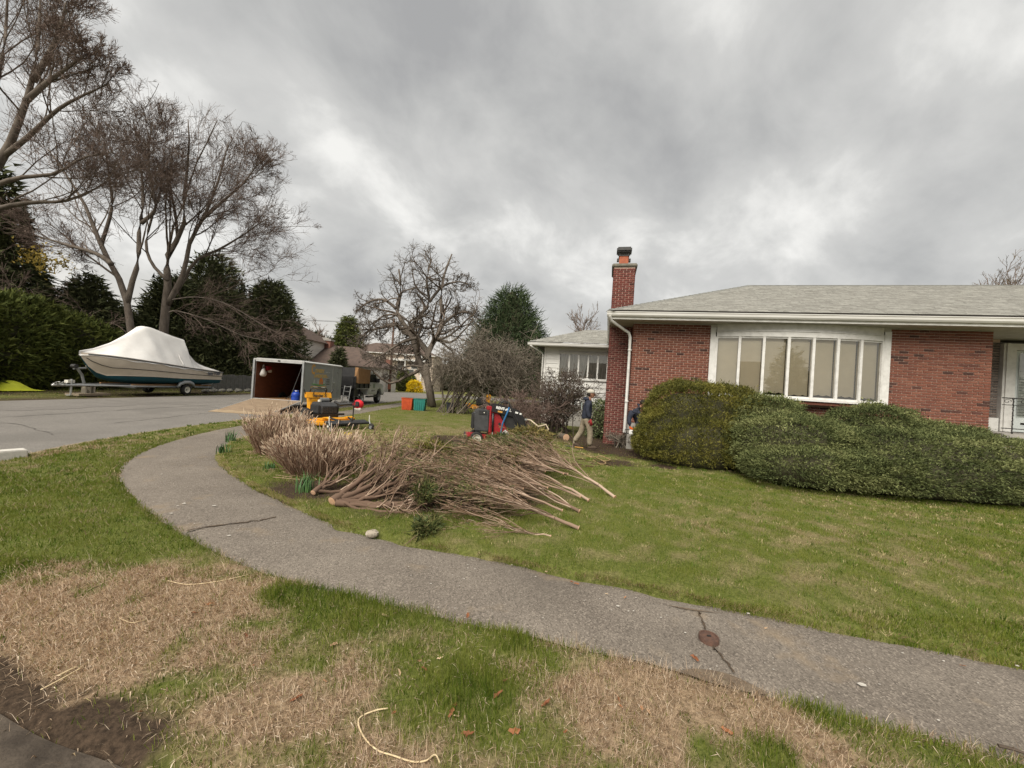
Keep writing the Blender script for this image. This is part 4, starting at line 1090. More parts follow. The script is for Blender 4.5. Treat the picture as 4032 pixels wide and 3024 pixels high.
stA = [(px([(-330, 1500), (-260, 1100), (-140, 800), (0, 640), (70, 490), (125, 325), (150, 160), (160, -20)], YA), .26, .03),
       (px([(-160, 830), (-60, 560), (-20, 360), (20, 150), (30, -60)], YA + 1), .15, .03),
       (px([(-230, 1000), (-60, 760), (80, 700), (217, 684), (330, 620), (440, 600)], YA), .13, .02),
       (px([(20, 610), (110, 540), (230, 430), (340, 370), (430, 330)], YA), .12, .02),
       (px([(-240, 1040), (-60, 850), (100, 800), (260, 790), (380, 740)], YA + 1), .16, .03),
       (px([(100, 400), (180, 330), (260, 270), (330, 220)], YA - 1), .12, .03),
       (px([(130, 320), (200, 200), (240, 100), (260, 10)], YA), .13, .03)]
bare_tree('bare_maple', 'huge bare tree reaching in over the dark hedge from the photo edge', (at(-330, 1500, YA).x, YA, 0), stA, TL((10, 6, 6, 8)),
          ell_env((at(-60, 500, YA).x, YA, 13.0), (6.5, 6.2, 9.6), seed=8), 103, M_bark, M_twig, group='big bare trees across the road')
# ---- evergreens along the far side of the road
EV = [(0, (.030, .036, .018)), (.4, (.055, .064, .028)), (.75, (.090, .098, .042)), (1, (.14, .135, .062))]
M_ced = tm('dark_cedar_leaf', EV, .8, .15)
M_arb = tm('arborvitae_leaf', [(0, (.030, .040, .011)), (.4, (.062, .078, .017)), (.75, (.105, .120, .028)), (1, (.16, .17, .045))], .8, .15)
def prof_cone(r, pw=.8, foot=.12):
    return lambda z: r * np.clip((1 - z), .0, 1) ** pw * np.clip(.55 + z / max(foot, .01) * .45, 0, 1)
for i, (x, y, h, r, pw, lab) in enumerate([
        (-26.5, 33.5, 11.6, 4.4, .5, 'tall dark cedar behind the trailer, highest of its row'), (-22.4, 35.0, 9.8, 3.4, .42, 'narrower dark cedar nearest the white house behind the trailer'),
        (-26.3, 29.5, 8.4, 3.3, .5, 'shorter dark cedar just behind the stern of the boat'), (-23.2, 31.0, 7.6, 2.9, .42, 'low dark cedar between the boat stern and the trailer')]):
    conifer('cedar', lab, (x, y, 0), h, prof_cone(r, pw), 5200, 5, .34, M_ced, 200 + i, group='cedars behind the trailer', spread=.18, core=.42, nz=.42, up=.15, depth=.55)
conifer('spruce', 'dark pointed evergreen rising above the hedge at the photo edge', (-31, 22.5, 0), 12.8, prof_cone(3.4, .8), 4200, 5, .38, M_ced, 210, spread=.18, core=.6, nz=.3)
conifer('juniper_tree', 'dark evergreen between the two bare trunks', (-28.5, 25.5, 0), 7.2, prof_cone(2.6, .6), 3000, 5, .32, M_ced, 211, spread=.16, core=.65, nz=.3)
conifer('juniper_tree', 'small dark evergreen behind the right fork of the leaning tree', (-29.5, 28.2, 0), 6.0, prof_cone(2.2, .6), 2600, 5, .32, M_ced, 212, spread=.16, core=.65, nz=.3)
HG = [('arborvitae', 'dark green arborvitae at the photo edge, tallest lump of the hedge', (-24.8, 15.2), 2.3, 5.0), ('arborvitae', 'dark arborvitae second from the photo edge in the hedge', (-25.0, 18.2), 2.2, 4.4),
      ('arborvitae', 'rounded arborvitae behind the bow of the covered boat', (-25.0, 21.2), 2.1, 3.9), ('arborvitae', 'lowest arborvitae in the hedge, beside the leaning trunk', (-25.6, 23.6), 1.7, 3.0)]
r_ = rng(220)
for i, (nm, lab, (x, y), r, h) in enumerate(HG):
    T = thing(nm, lab, 'shrub', (x, y, 0), 0, 'evergreen hedge behind the boat')
    parts = [((0, 0, h * .45), (r, r * 1.05, h * .55), 2.6), ((r * .3, -.6, h * .3), (r * .8, r * .9, h * .42), 2.4)]
    P, N = sup_surface(r_, parts, 48, .05, .2, 230 + i, 1.2)
    V, F, t = leaf_np(r_, P, N, 6, .24, .10, .34, .1, .6)
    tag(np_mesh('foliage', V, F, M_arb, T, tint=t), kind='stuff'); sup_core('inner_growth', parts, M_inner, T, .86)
# bare brush and a gold-leaved bough over the hedge
r_ = rng(240)
T = thing('bare_brush', 'bare tangled brush above the dark hedge with a few golden leaves', 'shrub', (-26.5, 18.5, 0))
P, R = stem([(0, 0, 0), (0, 0, 2), (0, 1, 4)], .10, .05); P = np.stack([P + np.array([r_.normal(0, .8), r_.uniform(-3, 5), 0]) for _ in range(7)]); R = np.stack([R] * 7)
l1 = kids(r_, P, R, 9, .4, .7, .3, .6, .5, 6, .16, .02); l2 = kids(r_, *l1, 7, .2, .7, .3, .55, .6, 5, .2, -.02, rmin=.01); l3 = kids(r_, *l2, 5, .2, .7, .3, .5, .6, 3, .2, -.02, rmin=.008)
tag(seg_mesh('stems', [(P, R), l1], M_bark, T, 5, r_), kind='stuff'); tag(seg_mesh('twigs', [l2], M_twig, T, 3, r_, False), kind='stuff'); tag(sliver_mesh('shoots', l3, M_twig, T, r_), kind='stuff')
pp = at(180, 1020, 18) - Vector((-26.5, 18.5, 0)); pts = np.array(pp)[None] + r_.normal(0, .40, (90, 3)) * np.array([1, 1, .6])
V, F, t = leaf_np(r_, pts, np.tile([0, 0, 1.], (90, 1)), 5, .13, .10, .5, 0, 1.0)
np_mesh('gold_leaves', V, F, tm('gold_leaf', [(0, (.15, .105, .02)), (1, (.26, .19, .035))], .7), T, tint=t)

# ---- the crabapple on the lawn
YK = 24.5
stK = [(px([(1700, 1605), (1685, 1500), (1655, 1440), (1625, 1330), (1585, 1270), (1560, 1215), (1580, 1150), (1570, 1060)], YK), .27, .05),
       (px([(1680, 1480), (1690, 1400), (1640, 1330), (1620, 1290), (1660, 1235), (1690, 1190), (1680, 1100), (1700, 1020)], YK), .22, .05),
       (px([(1705, 1600), (1675, 1440), (1700, 1360), (1740, 1280), (1735, 1180), (1750, 1080), (1780, 1000)], YK - .5), .22, .04),
       (px([(1610, 1320), (1560, 1280), (1500, 1290), (1440, 1310), (1400, 1370)], YK), .13, .03), (px([(1740, 1280), (1790, 1240), (1840, 1230), (1890, 1260)], YK), .12, .03),
       (px([(1560, 1215), (1510, 1180), (1450, 1190), (1400, 1230)], YK + .5), .11, .03), (px([(1640, 1330), (1580, 1350), (1500, 1400), (1430, 1440)], YK - 1), .10, .025),
       (px([(1690, 1190), (1740, 1130), (1800, 1110), (1850, 1120)], YK), .10, .03), (px([(1700, 1520), (1730, 1470), (1790, 1450), (1840, 1480)], YK - 1), .09, .025),
       (px([(1680, 1450), (1620, 1440), (1560, 1460), (1520, 1490)], YK - .5), .08, .02)]
bare_tree('crabapple_tree', 'gnarled bare crabapple tree on the lawn behind the orange and teal bins', (at(1700, 1605, YK).x, YK, 0), stK,
          [dict(n=17, tmin=.22, ang=.95, asd=.35, lenr=.34, rr=.55, nseg=7, wander=.26, up=.02, rmin=.018), dict(n=8, tmin=.15, ang=1.0, asd=.35, lenr=.46, rr=.6, nseg=5, wander=.32, up=.0, rmin=.013),
           dict(n=7, tmin=.1, ang=1.0, asd=.35, lenr=.6, rr=.75, nseg=4, wander=.36, up=.0, rmin=.0125)], ell_env((at(1640, 1250, YK).x, YK, 6.0), (5.2, 4.4, 5.1), seed=12), 110, M_bark, M_crab)
# ---- grey bare shrub beside it
r_ = rng(111); YL = 20.5; bl = at(1745, 1600, YL); T = thing('bare_lilac', 'wide bare grey shrub arching between the crabapple and the pine', 'shrub', (bl.x, YL, 0))
n0 = 34; a = r_.uniform(0, 2 * np.pi, n0); P = np.zeros((n0, 9, 3)); st = np.column_stack([r_.normal(.5, .45, n0), r_.normal(0, .3, n0), np.zeros(n0)]); P[:, 0] = st
tx = r_.uniform(-1.2, 5.2, n0); tz = r_.uniform(2.0, 3.9, n0) * (1 - .05 * np.abs(tx - 1.5)); ty = r_.normal(0, .9, n0)
for k in range(1, 9):
    f = k / 8; P[:, k] = st * (1 - f) + np.column_stack([tx, ty, np.zeros(n0)]) * f + np.column_stack([r_.normal(0, .06, n0), r_.normal(0, .06, n0), tz * math.sin(f * 2.0) * 1.08])
R = np.linspace(.032, .012, 9)[None].repeat(n0, 0)
l1 = kids(r_, P, R, 11, .25, .8, .35, .42, .55, 6, .24, -.03, rmin=.013); l2 = kids(r_, *l1, 7, .15, .85, .35, .5, .6, 4, .3, -.03, rmin=.010); l3 = kids(r_, *l2, 3, .15, .85, .35, .5, .7, 3, .3, -.03, rmin=.0085)
for l in (l1, l2, l3): l[0][:, :, 2] = np.maximum(l[0][:, :, 2], .05)
tag(seg_mesh('stems', [(P, R)], M_lilac, T, 5, r_), kind='stuff'); tag(seg_mesh('twigs', [l1, l2], M_lilac, T, 3, r_, False), kind='stuff'); tag(sliver_mesh('shoots', l3, M_lilac, T, r_), kind='stuff')
# ---- pine behind
M_pine = tm('pine_needle', [(0, (.018, .030, .014)), (.4, (.038, .058, .024)), (.75, (.065, .092, .038)), (1, (.10, .128, .055))], .75, .2)
bp = at(1990, 1600, 29); conifer('white_pine', 'bushy green pine standing behind the wing of the brick house', (bp.x, 29, 0), 9.0, lambda z: 4.3 * np.clip(1.02 - z, 0, 1) ** .62 * np.clip(.6 + z * 4, 0, 1), 4200, 7, .42, M_pine, 250, spread=.20, core=.55, z0=.9, wl=.12, up=.45, rand=.7, nz=.3, depth=.5)
# leafless birch-like crowns far behind the roofs
def far_tree(px0, py_top, Y, w, seed, lab):
    b = at(px0, 1500, Y); top = at(px0, py_top, Y).z; r_ = rng(seed); T = thing('bare_tree', lab, 'tree', (b.x, Y, 0), 0, 'bare trees far behind the roofs')
    P, R = stem([(0, 0, 0), (.1, 0, top * .4), (0, 0, top * .75), (0, 0, top)], .22, .03); P = P[None]; R = R[None]
    l1 = kids(r_, P, R, 34, .3, .7, .15, .3, .5, 6, .08, .07, rmin=.03); l2 = kids(r_, *l1, 7, .2, .6, .2, .45, .6, 4, .12, .05, rmin=.022); l3 = kids(r_, *l2, 4, .2, .6, .2, .45, .6, 3, .12, .05, rmin=.018)
    seg_mesh('trunk', [(P, R)], M_bark, T, 6, r_); tag(sliver_mesh('shoots', l3, M_lilac, T, r_), kind='stuff'); tag(seg_mesh('crown', [l1, l2], tm('far_twig', [(0, (.15, .11, .09)), (1, (.22, .16, .13))], .9), T, 3, r_, False), kind='stuff')
    return T
far_tree(2285, 1268, 40, 3, 260, 'slender bare tree above the roof of the white wing'); far_tree(3975, 1140, 40, 3, 261, 'bare treetop showing over the ridge of the brick house'); far_tree(3890, 1165, 42, 3, 262, 'lower bare treetop over the ridge, left of the other')
# ---- dark bare bush before the white wing
def twig_bush(name, lab, base, n0, rad, h, seed, m, lv=(9, 6, 4), r0=.014, rmin=.0055, tilt=.6, squash=1.0, group=None):
    r_ = rng(seed); T = thing(name, lab, 'shrub', base, 0, group); P = np.zeros((n0, 7, 3)); st = r_.normal(0, .18 * rad, (n0, 3)); st[:, 2] = 0; a = r_.uniform(0, 2 * np.pi, n0); q = np.sqrt(r_.random(n0)) * rad
    end = np.column_stack([np.cos(a) * q, np.sin(a) * q * squash, h * (1 - .35 * (q / rad) ** 2) * r_.uniform(.6, 1, n0)])
    for k in range(7):
        f = k / 6; P[:, k] = st * (1 - f) + end * np.array([f ** 1.2, f ** 1.2, math.sin(f * 1.57)]) + r_.normal(0, .02, (n0, 3)) * f
    R = np.linspace(r0, r0 * .4, 7)[None].repeat(n0, 0); Ls = [(P, R)]; Q = (P, R)
    for i, n in enumerate(lv):
        Q = kids(r_, *Q, n, .2, .7, .3, .42, .6, 4, .2, .02, rmin=rmin * (1 - .12 * i)); Q[0][:, :, 2] = np.maximum(Q[0][:, :, 2], .02); Ls.append(Q)
    tag(seg_mesh('stems', [Ls[0]], m, T, 5, r_), kind='stuff'); tag(seg_mesh('twigs', Ls[1:-1], m, T, 3, r_, False), kind='stuff'); tag(sliver_mesh('shoots', Ls[-1], m, T, r_), kind='stuff'); return T
bb_ = at(2185, 1690, 14.3); B1 = twig_bush('bare_bush', 'large dark bare bush standing before the white clapboard wing', (bb_.x, 14.3, 0), 44, 1.5, 2.35, 120, M_bush, (8, 5, 4), .018, .0075)
r_ = rng(121); P = r_.normal(0, 1, (1500, 3)); P /= np.linalg.norm(P, axis=1, keepdims=True); P = P * (r_.random((1500, 1)) ** .4) * np.array([1.15, 1.0, 1.1]) + np.array([.15, 0, 1.35])
V, F, t = leaf_np(r_, P, P * 0 + np.array([0, 0, 1.]), 2, .06, .03, .5, 0, 1.0); tag(np_mesh('leaves', V, F, tm('dull_bronze_leaf', [(0, (.03, .026, .016)), (.6, (.06, .05, .026)), (1, (.10, .085, .04))], .7), B1, tint=t), kind='stuff')
bb_ = at(2060, 1690, 13.2); twig_bush('bare_bush', 'low sprawling brown brush between the red loader and the dark bush', (bb_.x, 13.4, 0), 36, 1.6, 1.45, 122, tm('reddish_twig', [(0, (.095, .06, .05)), (1, (.19, .14, .115))], .9), (7, 5, 4), .014, .0075)
# small leafy shrub beside the chimney
bb_ = at(2360, 1690, 13.6); T = thing('leafy_shrub', 'small variegated shrub beside the foot of the brick chimney', 'shrub', (bb_.x, 13.6, 0)); r_ = rng(123)
parts = [((0, 0, .55), (.42, .4, .75), 2.2)]; P, N = sup_surface(r_, parts, 260, .05, .2, 4, .5); V, F, t = leaf_np(r_, P, N, 3, .075, .05, .5, .1, .8)
tag(np_mesh('foliage', V, F, tm('variegated_leaf', [(0, (.03, .045, .015)), (.5, (.10, .13, .05)), (1, (.33, .34, .2))], .6), T, tint=t), kind='stuff'); sup_core('inner_growth', parts, M_inner, T, .7)

# ---- evergreens under the bow window
def evergreen(name, lab, parts, dens, k, size, m, seed, nz, wl, up, rand, spread, core=.78, flat=1.0, nflat=1.0):
    r_ = rng(seed); c0 = parts[0][0]; base = (c0[0], c0[1], 0); T = thing(name, lab, 'shrub', base)
    loc = [((c[0] - base[0], c[1] - base[1], c[2]), R, p) for c, R, p in parts]
    P, N = sup_surface(r_, loc, dens, .17, nz, seed, .62)
    P = P + N * (np.where(r_.random(len(P)) < .10, r_.uniform(.02, .10, len(P)), 0) * (N[:, 2] > -.1))[:, None]
    tcl = np.clip(fbm(P[:, 0] * 2.2 + P[:, 1] * .8, P[:, 2] * 7 + P[:, 1] * 2, 1.0, seed, 2) * 1.5 - .25 + r_.normal(0, .18, len(P)), 0, 1)
    V, F, t = leaf_np(r_, P, N * np.array([1, 1, nflat]), k, size, spread, wl, up, rand, .35, tcl, flat)
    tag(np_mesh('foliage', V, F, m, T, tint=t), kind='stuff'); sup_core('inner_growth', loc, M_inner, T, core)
    # bare lower stems
    b = MB()
    for q in range(16):
        f = r_.uniform(-.85, .85); c, R, p = loc[q % len(loc)]; x = c[0] + f * R[0]; y = c[1] - R[1] * .55 * r_.random()
        b.tube([(c[0] + f * R[0] * .6, c[1], -.02), (x, y, .18), (x + r_.normal(0, .1), y - .2, .42)], [.028, .02, .01], 5)
    tag(b.build('stems', M_bark, T, smooth=True), kind='stuff')
    return T
M_yew = tm('yew_leaf', [(0, (.032, .036, .008)), (.35, (.080, .080, .014)), (.7, (.145, .135, .024)), (1, (.22, .195, .042))], .65, .25)
M_jun = tm('juniper_leaf', [(0, (.034, .046, .017)), (.35, (.084, .100, .036)), (.7, (.152, .170, .064)), (1, (.24, .245, .105))], .75, .15)
evergreen('yew_shrub', 'olive green clipped yew at the house corner, beside the downspout',
          [((4.6, 9.85, .90), (.98, .9, 1.08), 3.2), ((4.25, 9.6, .5), (.95, .8, .9), 2.8), ((5.2, 9.55, .85), (.9, .85, 1.05), 2.8), ((4.65, 9.2, .45), (1.15, .75, .72), 2.6)], 520, 10, .042, M_yew, 301, .19, .36, .45, .65, .034)
JN = dict(flat=.35, nflat=.5)
evergreen('juniper_shrub', 'spreading juniper under the bow window next to the yew',
          [((6.1, 8.45, .55), (1.25, 1.15, .82), 2.6), ((6.05, 9.05, .75), (.95, .75, 1.04), 2.2), ((6.0, 7.65, .38), (1.15, .8, .46), 2.9), ((6.8, 8.5, .5), (.85, 1.0, .8), 2.5)], 400, 13, .040, M_jun, 302, .17, .40, .16, .55, .05, **JN)
evergreen('juniper_shrub', 'broad spreading juniper under the right end of the bow window, reaching past the porch',
          [((8.7, 7.95, .5), (2.3, 1.1, .74), 2.9), ((8.1, 8.55, .72), (1.15, .7, .98), 2.3), ((9.2, 8.45, .6), (1.3, .6, .86), 2.4), ((8.7, 7.3, .38), (2.5, .62, .46), 3.2), ((7.35, 7.6, .42), (.95, .85, .55), 2.7)], 400, 13, .040, M_jun, 303, .17, .40, .16, .55, .05, **JN)
bb_ = at(4010, 1745, 8.6); twig_bush('bare_bush', 'small reddish brown shrub below the porch railing', (bb_.x + .3, 8.75, .7), 20, .5, .45, 124, tm('rust_twig', [(0, (.10, .055, .035)), (1, (.17, .10, .06))], .9), (8, 5), .008, .005)
# ================================================================ cut branches, dry clumps, bulbs
M_cut = tm('fresh_cut_bark', [(0, (.14, .092, .066)), (.35, (.225, .155, .112)), (.7, (.32, .232, .172)), (1, (.44, .335, .26))], .9, .1)
M_fine = tm('fine_cut_twig', [(0, (.085, .052, .032)), (.4, (.165, .105, .068)), (.75, (.28, .195, .132)), (1, (.41, .31, .225))], .9, .1)
M_end = pm('sawn_wood', (.55, .36, .24), (.46, .28, .17), 40, .8)
M_need = tm('cut_yew_needle', [(0, (.022, .034, .010)), (.4, (.05, .066, .018)), (.7, (.10, .105, .032)), (1, (.17, .145, .06))], .7, .2)
def cut_branch(lab, p0, p1, r0, seed, n=(15, 8, 6), sag=.0, green=.5, spread=.26, arch=.3, gsize=.05, zmax=.5, thick=False):
    r_ = rng(seed); p0 = Vector(p0); p1 = Vector(p1); T = thing('cut_branch', lab, 'branch', (p0.x, p0.y, 0), 0, 'cut branches on the lawn'); o = np.array((p0.x, p0.y, 0))
    L = (p1 - p0).length; m = 11; P = np.zeros((1, m, 3))
    for k in range(m):
        f = k / (m - 1); q = p0.lerp(p1, f * .62); P[0, k] = (q.x, q.y, q.z + arch * math.sin(f * 2.2) * L * .12)
    P[0, 2:] += np.cumsum(r_.normal(0, .016, (m - 2, 3)), 0); R = np.linspace(r0, r0 * .35, m)[None] * .72
    d = np.array((p1 - p0).normalized())
    l1 = kids(r_, P, R, n[0], .04, spread * (1.6 if thick else 1.25), .16, 1.05 if thick else .95, .62 if thick else .42, 9, .15 if thick else .12, .03 if thick else .006, rmin=.0042, tmax=.95, bias=d * .55 - np.array([0, 0, .10]))
    l2 = kids(r_, *l1, n[1], .12, spread, .12, .62, .55, 7, .14, .008, rmin=.0030, bias=d * .35)
    l3 = kids(r_, *l2, n[2], .2, spread * 1.1, .15, .55, .65, 4, .10, .0, rmin=.0026, bias=d * .3)
    for l in (l1, l2, l3, (P, R)):
        z = np.maximum(l[0][:, :, 2], 0); z = zmax * (1 - np.exp(-z / zmax * .95)); l[0][:, :, 2] = np.where(z < .03, .03 + .02 * r_.random(z.shape), z)
    lo = lambda q: (q[0] - o, q[1])
    seg_mesh('stem', [lo((P, R))], M_cut, T, 8, r_)
    tag(seg_mesh('boughs', [lo(l1)], M_cut, T, 5, r_), kind='stuff'); tag(seg_mesh('twigs', [lo(l2)], M_fine, T, 3, r_, False), kind='stuff'); tag(sliver_mesh('shoots', lo(l3), M_fine, T, r_), kind='stuff')
    a = P[0, 0] - o; dd = P[0, 1] - P[0, 0]; dd /= np.linalg.norm(dd)
    MB().lathe(tuple(a), tuple(-dd), [(-.002, r0 * 1.02), (.004, r0 * .98), (.006, r0 * .5), (.0055, .0005)], 12).build('sawn_end', M_end, T, smooth=False)
    if green > 0:
        Q = l3[0][:, 2:].reshape(-1, 3); Q = np.concatenate([Q, l2[0][:, 4:].reshape(-1, 3)])
        far = ((Q - np.array(p0)) @ d) / L
        sel = r_.random(len(Q)) < np.clip((far - .45) * 1.6, 0, 1) * green; Q = Q[sel] - o
        if len(Q):
            N = np.tile(d * .8, (len(Q), 1)); V, F, t = leaf_np(r_, Q, N, 2, gsize, .012, .18, .15, .6)
            tag(np_mesh('needles', V, F, M_need, T, tint=t), kind='stuff')
    return T
CB = [('cut branch whose pale sawn end lies farthest out on the lawn', (1.66, 5.82, .05), (.10, 7.7, .72), .034, (15, 8, 6), .9),
      ('thick cut branch just below the one reaching farthest onto the lawn', (1.20, 5.5, .07), (-.45, 6.9, .60), .030, (15, 8, 6), .5),
      ('upper cut branch with sawn end beside the bare soil', (1.20, 6.5, .30), (-.05, 7.2, .80), .022, (15, 8, 6), .8),
      ('topmost cut branch of the heap, in front of the red loader', (1.30, 7.2, .15), (.25, 8.3, .85), .024, (15, 8, 6), 1.0),
      ('cut branch with two sawn stubs in the middle of the heap', (.98, 5.0, .06), (-1.25, 5.95, .50), .032, (16, 8, 6), .35),
      ('cut branch lying on the one with two stubs', (1.02, 5.2, .22), (-1.0, 6.35, .60), .022, (15, 8, 6), .3),
      ('lowest big cut branch, its sawn end pointing at the pavement corner', (.86, 4.38, .06), (-1.25, 4.85, .36), .032, (16, 8, 6), .55),
      ('cut branch resting above the lowest big one', (.70, 4.62, .20), (-1.35, 5.25, .55), .020, (16, 8, 6), .4),
      ('thin forked cut branch trailing toward the pavement', (.52, 4.12, .03), (-.95, 4.62, .22), .014, (9, 6, 5), .1),
      ('short stubby cut branch with its end up in the middle of the heap', (.24, 5.1, .36), (-1.45, 5.35, .48), .022, (15, 8, 6), .3),
      ('reddish cut branch at the back of the heap', (.95, 5.95, .42), (-1.15, 6.5, .66), .024, (16, 8, 6), .25),
      ('reddish fine-twigged cut branch filling the back of the heap', (.65, 6.4, .30), (-1.35, 6.95, .60), .020, (16, 8, 6), .3),
      ('cut branch high on the rounded mound, nearest the loader wheel', (1.0, 6.9, .35), (.10, 7.5, .85), .02, (16, 9, 7), .6),
      ('cut branch at the very back of the mound, toward the walking person', (1.05, 7.8, .35), (.30, 8.2, .9), .02, (16, 9, 7), .8),
      ('fine-twigged cut branch on the mound above the one with two stubs', (.85, 5.7, .5), (-.75, 6.6, .85), .018, (16, 9, 7), .4),
      ('tangled cut branch rounding the mound on the pavement side', (.55, 5.0, .45), (-.95, 5.6, .7), .018, (16, 9, 7), .3),
      ('brown cut branch behind the thick stump', (-.35, 6.1, .12), (-1.9, 6.3, .80), .024, (16, 8, 6), .3),
      ('dark cut branch between the two halves of the heap', (-.1, 5.2, .10), (-1.4, 5.9, .62), .022, (16, 8, 6), .2)]
for i, (lab, a, b, r0, n, g) in enumerate(CB):
    if i < 16: b = (max(b[0], -.85 + .25 * math.sin(i * 2.4)), b[1], b[2])
    cut_branch(lab, a, b, r0, 400 + i, n, green=g,  spread=.24 if i < 12 else .33, zmax=(.9, .82, 1.0, 1.0, .72, .82, .5, .74, .28, .7, .84, .84, 1.0, 1.0, .95, .8, .68, .6)[i])
def fan_branch(lab, base, ends, r0, seed, n=(5, 5, 4)):
    r_ = rng(seed); base = Vector(base); T = thing('cut_branch', lab, 'branch', (base.x, base.y, 0), 0, 'cut branches on the lawn'); o = np.array((base.x, base.y, 0)); P = []
    E = [at(*e) for e in ends]
    for e in E:
        m1_ = base.lerp(e, .33) + Vector((r_.normal(0, .05), r_.normal(0, .05), -.06 + r_.normal(0, .03))); m2_ = base.lerp(e, .68) + Vector((r_.normal(0, .07), r_.normal(0, .07), r_.normal(0, .05)))
        q, _r0 = stem([base, m1_, m2_, e], 1, 1); q[1:-1] += r_.normal(0, .012, (11, 3)); P.append(q)
    P = np.array(P); P[:, :, 2] = np.maximum(P[:, :, 2], .03); R = np.linspace(1, .38, 13)[None] * (r0 * r_.uniform(.55, .9, len(P)))[:, None]
    l1 = kids(r_, P, R, n[0], .15, .5, .15, .55, .6, 8, .16, .03, rmin=.006); l2 = kids(r_, *l1, n[1], .2, .5, .2, .5, .6, 6, .16, .02, rmin=.004); l3 = kids(r_, *l2, n[2], .2, .5, .2, .5, .6, 4, .16, .0, rmin=.003)
    for l in (l1, l2, l3): l[0][:, :, 2] = np.clip(l[0][:, :, 2], .03, .95)
    lo = lambda q: (q[0] - o, q[1])
    for i in range(len(P)): MB().tube([tuple(q) for q in P[i] - o], [float(x) for x in R[i]], 7).build('stem', M_cut, T, smooth=True)
    tag(seg_mesh('boughs', [lo(l1)], M_cut, T, 4, r_), kind='stuff'); tag(seg_mesh('twigs', [lo(l2)], M_fine, T, 3, r_, False), kind='stuff'); tag(sliver_mesh('shoots', lo(l3), M_fine, T, r_), kind='stuff')
    d = np.array((E[0] - base).normalized()); c = np.array(base) - o - d * .02; MB().lathe(tuple(c + d * .10), tuple(-d), [(-.02, r0 * .8), (.04, r0 * 1.15), (.13, r0 * 1.2)], 12).build('butt', M_cut, T, smooth=True); MB().lathe(tuple(c - d * .031), tuple(-d), [(0, r0 * 1.19), (.004, r0 * .6), (.004, .0005)], 12).build('sawn_end', M_end, T)
    return T
fan_branch('thickest cut stump with sawn end next to the pavement, its stems fanning up', (-2.06, 4.70, .10), [(1560, 1800, 5.7), (1640, 1770, 5.9), (1470, 1800, 5.5), (1700, 1850, 5.5), (1690, 1930, 5.1), (1600, 1900, 5.2), (1520, 1850, 5.4), (1740, 1800, 6.1), (1650, 1980, 4.85)], .046, 420)
fan_branch('cut branch with sawn end beside the bulb leaves', (-2.48, 5.06, .08), [(1400, 1800, 5.9), (1450, 1780, 6.0), (1340, 1830, 5.7), (1480, 1880, 5.5)], .030, 421)
fan_branch('low cut branch lying along the grass from the thick stump', (-1.96, 4.62, .08), [(1640, 2010, 4.75), (1690, 1990, 4.8), (1600, 2040, 4.6), (1720, 1950, 5.0)], .034, 422)
fan_branch('upright cut branch at the back between the dry clump and the heap', (-1.75, 5.6, .06), [(1500, 1760, 6.4), (1560, 1750, 6.5), (1630, 1760, 6.5), (1440, 1770, 6.3), (1690, 1780, 6.5)], .026, 423)
# leafy boughs lying on the heap
def bough(lab, c, R, n, seed, m, size=.06):
    r_ = rng(seed); T = thing('leafy_bough', lab, 'branch', (c[0], c[1], 0), 0, 'leafy boughs on the heap'); P = r_.normal(size=(n, 3)); P /= np.linalg.norm(P, axis=1, keepdims=True)
    P = P * (r_.random((n, 1)) ** .45) * np.array(R) + np.array([0, 0, c[2]]); P[:, 2] = np.maximum(P[:, 2], .03)
    N = P - np.array([0, 0, c[2]]); N /= np.linalg.norm(N, axis=1, keepdims=True); V, F, t = leaf_np(r_, P, N, 6, size, .025, .24, .3, .6)
    tag(np_mesh('foliage', V, F, m, T, tint=t), kind='stuff')
    b = MB()
    for k in range(7): b.tube([(r_.normal(0, .05), r_.normal(0, .05), .03), tuple(np.array([0, 0, c[2]]) + r_.normal(0, .3, 3) * np.array(R)), tuple(np.array([0, 0, c[2]]) + r_.normal(0, .6, 3) * np.array(R) * np.array([1, 1, .5]))], [.01, .007, .003], 5)
    b.build('stem', M_cut, T, smooth=True); return T
bough('olive green bough on top of the heap behind the thick stump', (-1.22, 6.3, .48), (.34, .32, .17), 420, 430, M_yew, .06)
bough('dark green bough drooping from the heap onto the pavement edge', (-.80, 4.10, .07), (.12, .30, .06), 190, 431, M_need, .06)
bough('small yellow-green sprig in the middle of the heap', (.05, 6.1, .48), (.15, .14, .10), 90, 432, M_yew, .055)
bough('dark green bough along the pavement side of the heap', (-.98, 4.75, .26), (.13, .36, .10), 200, 433, M_need, .06)
bough('green bough on the heap in front of the white wheel', (-.20, 7.9, .42), (.34, .30, .20), 320, 434, M_need, .07)
bough('golden green bough crowning the heap', (.45, 8.1, .62), (.46, .3, .16), 360, 435, tm('golden_needle', [(0, (.07, .062, .018)), (.5, (.16, .13, .04)), (1, (.26, .2, .075))], .7), .08)

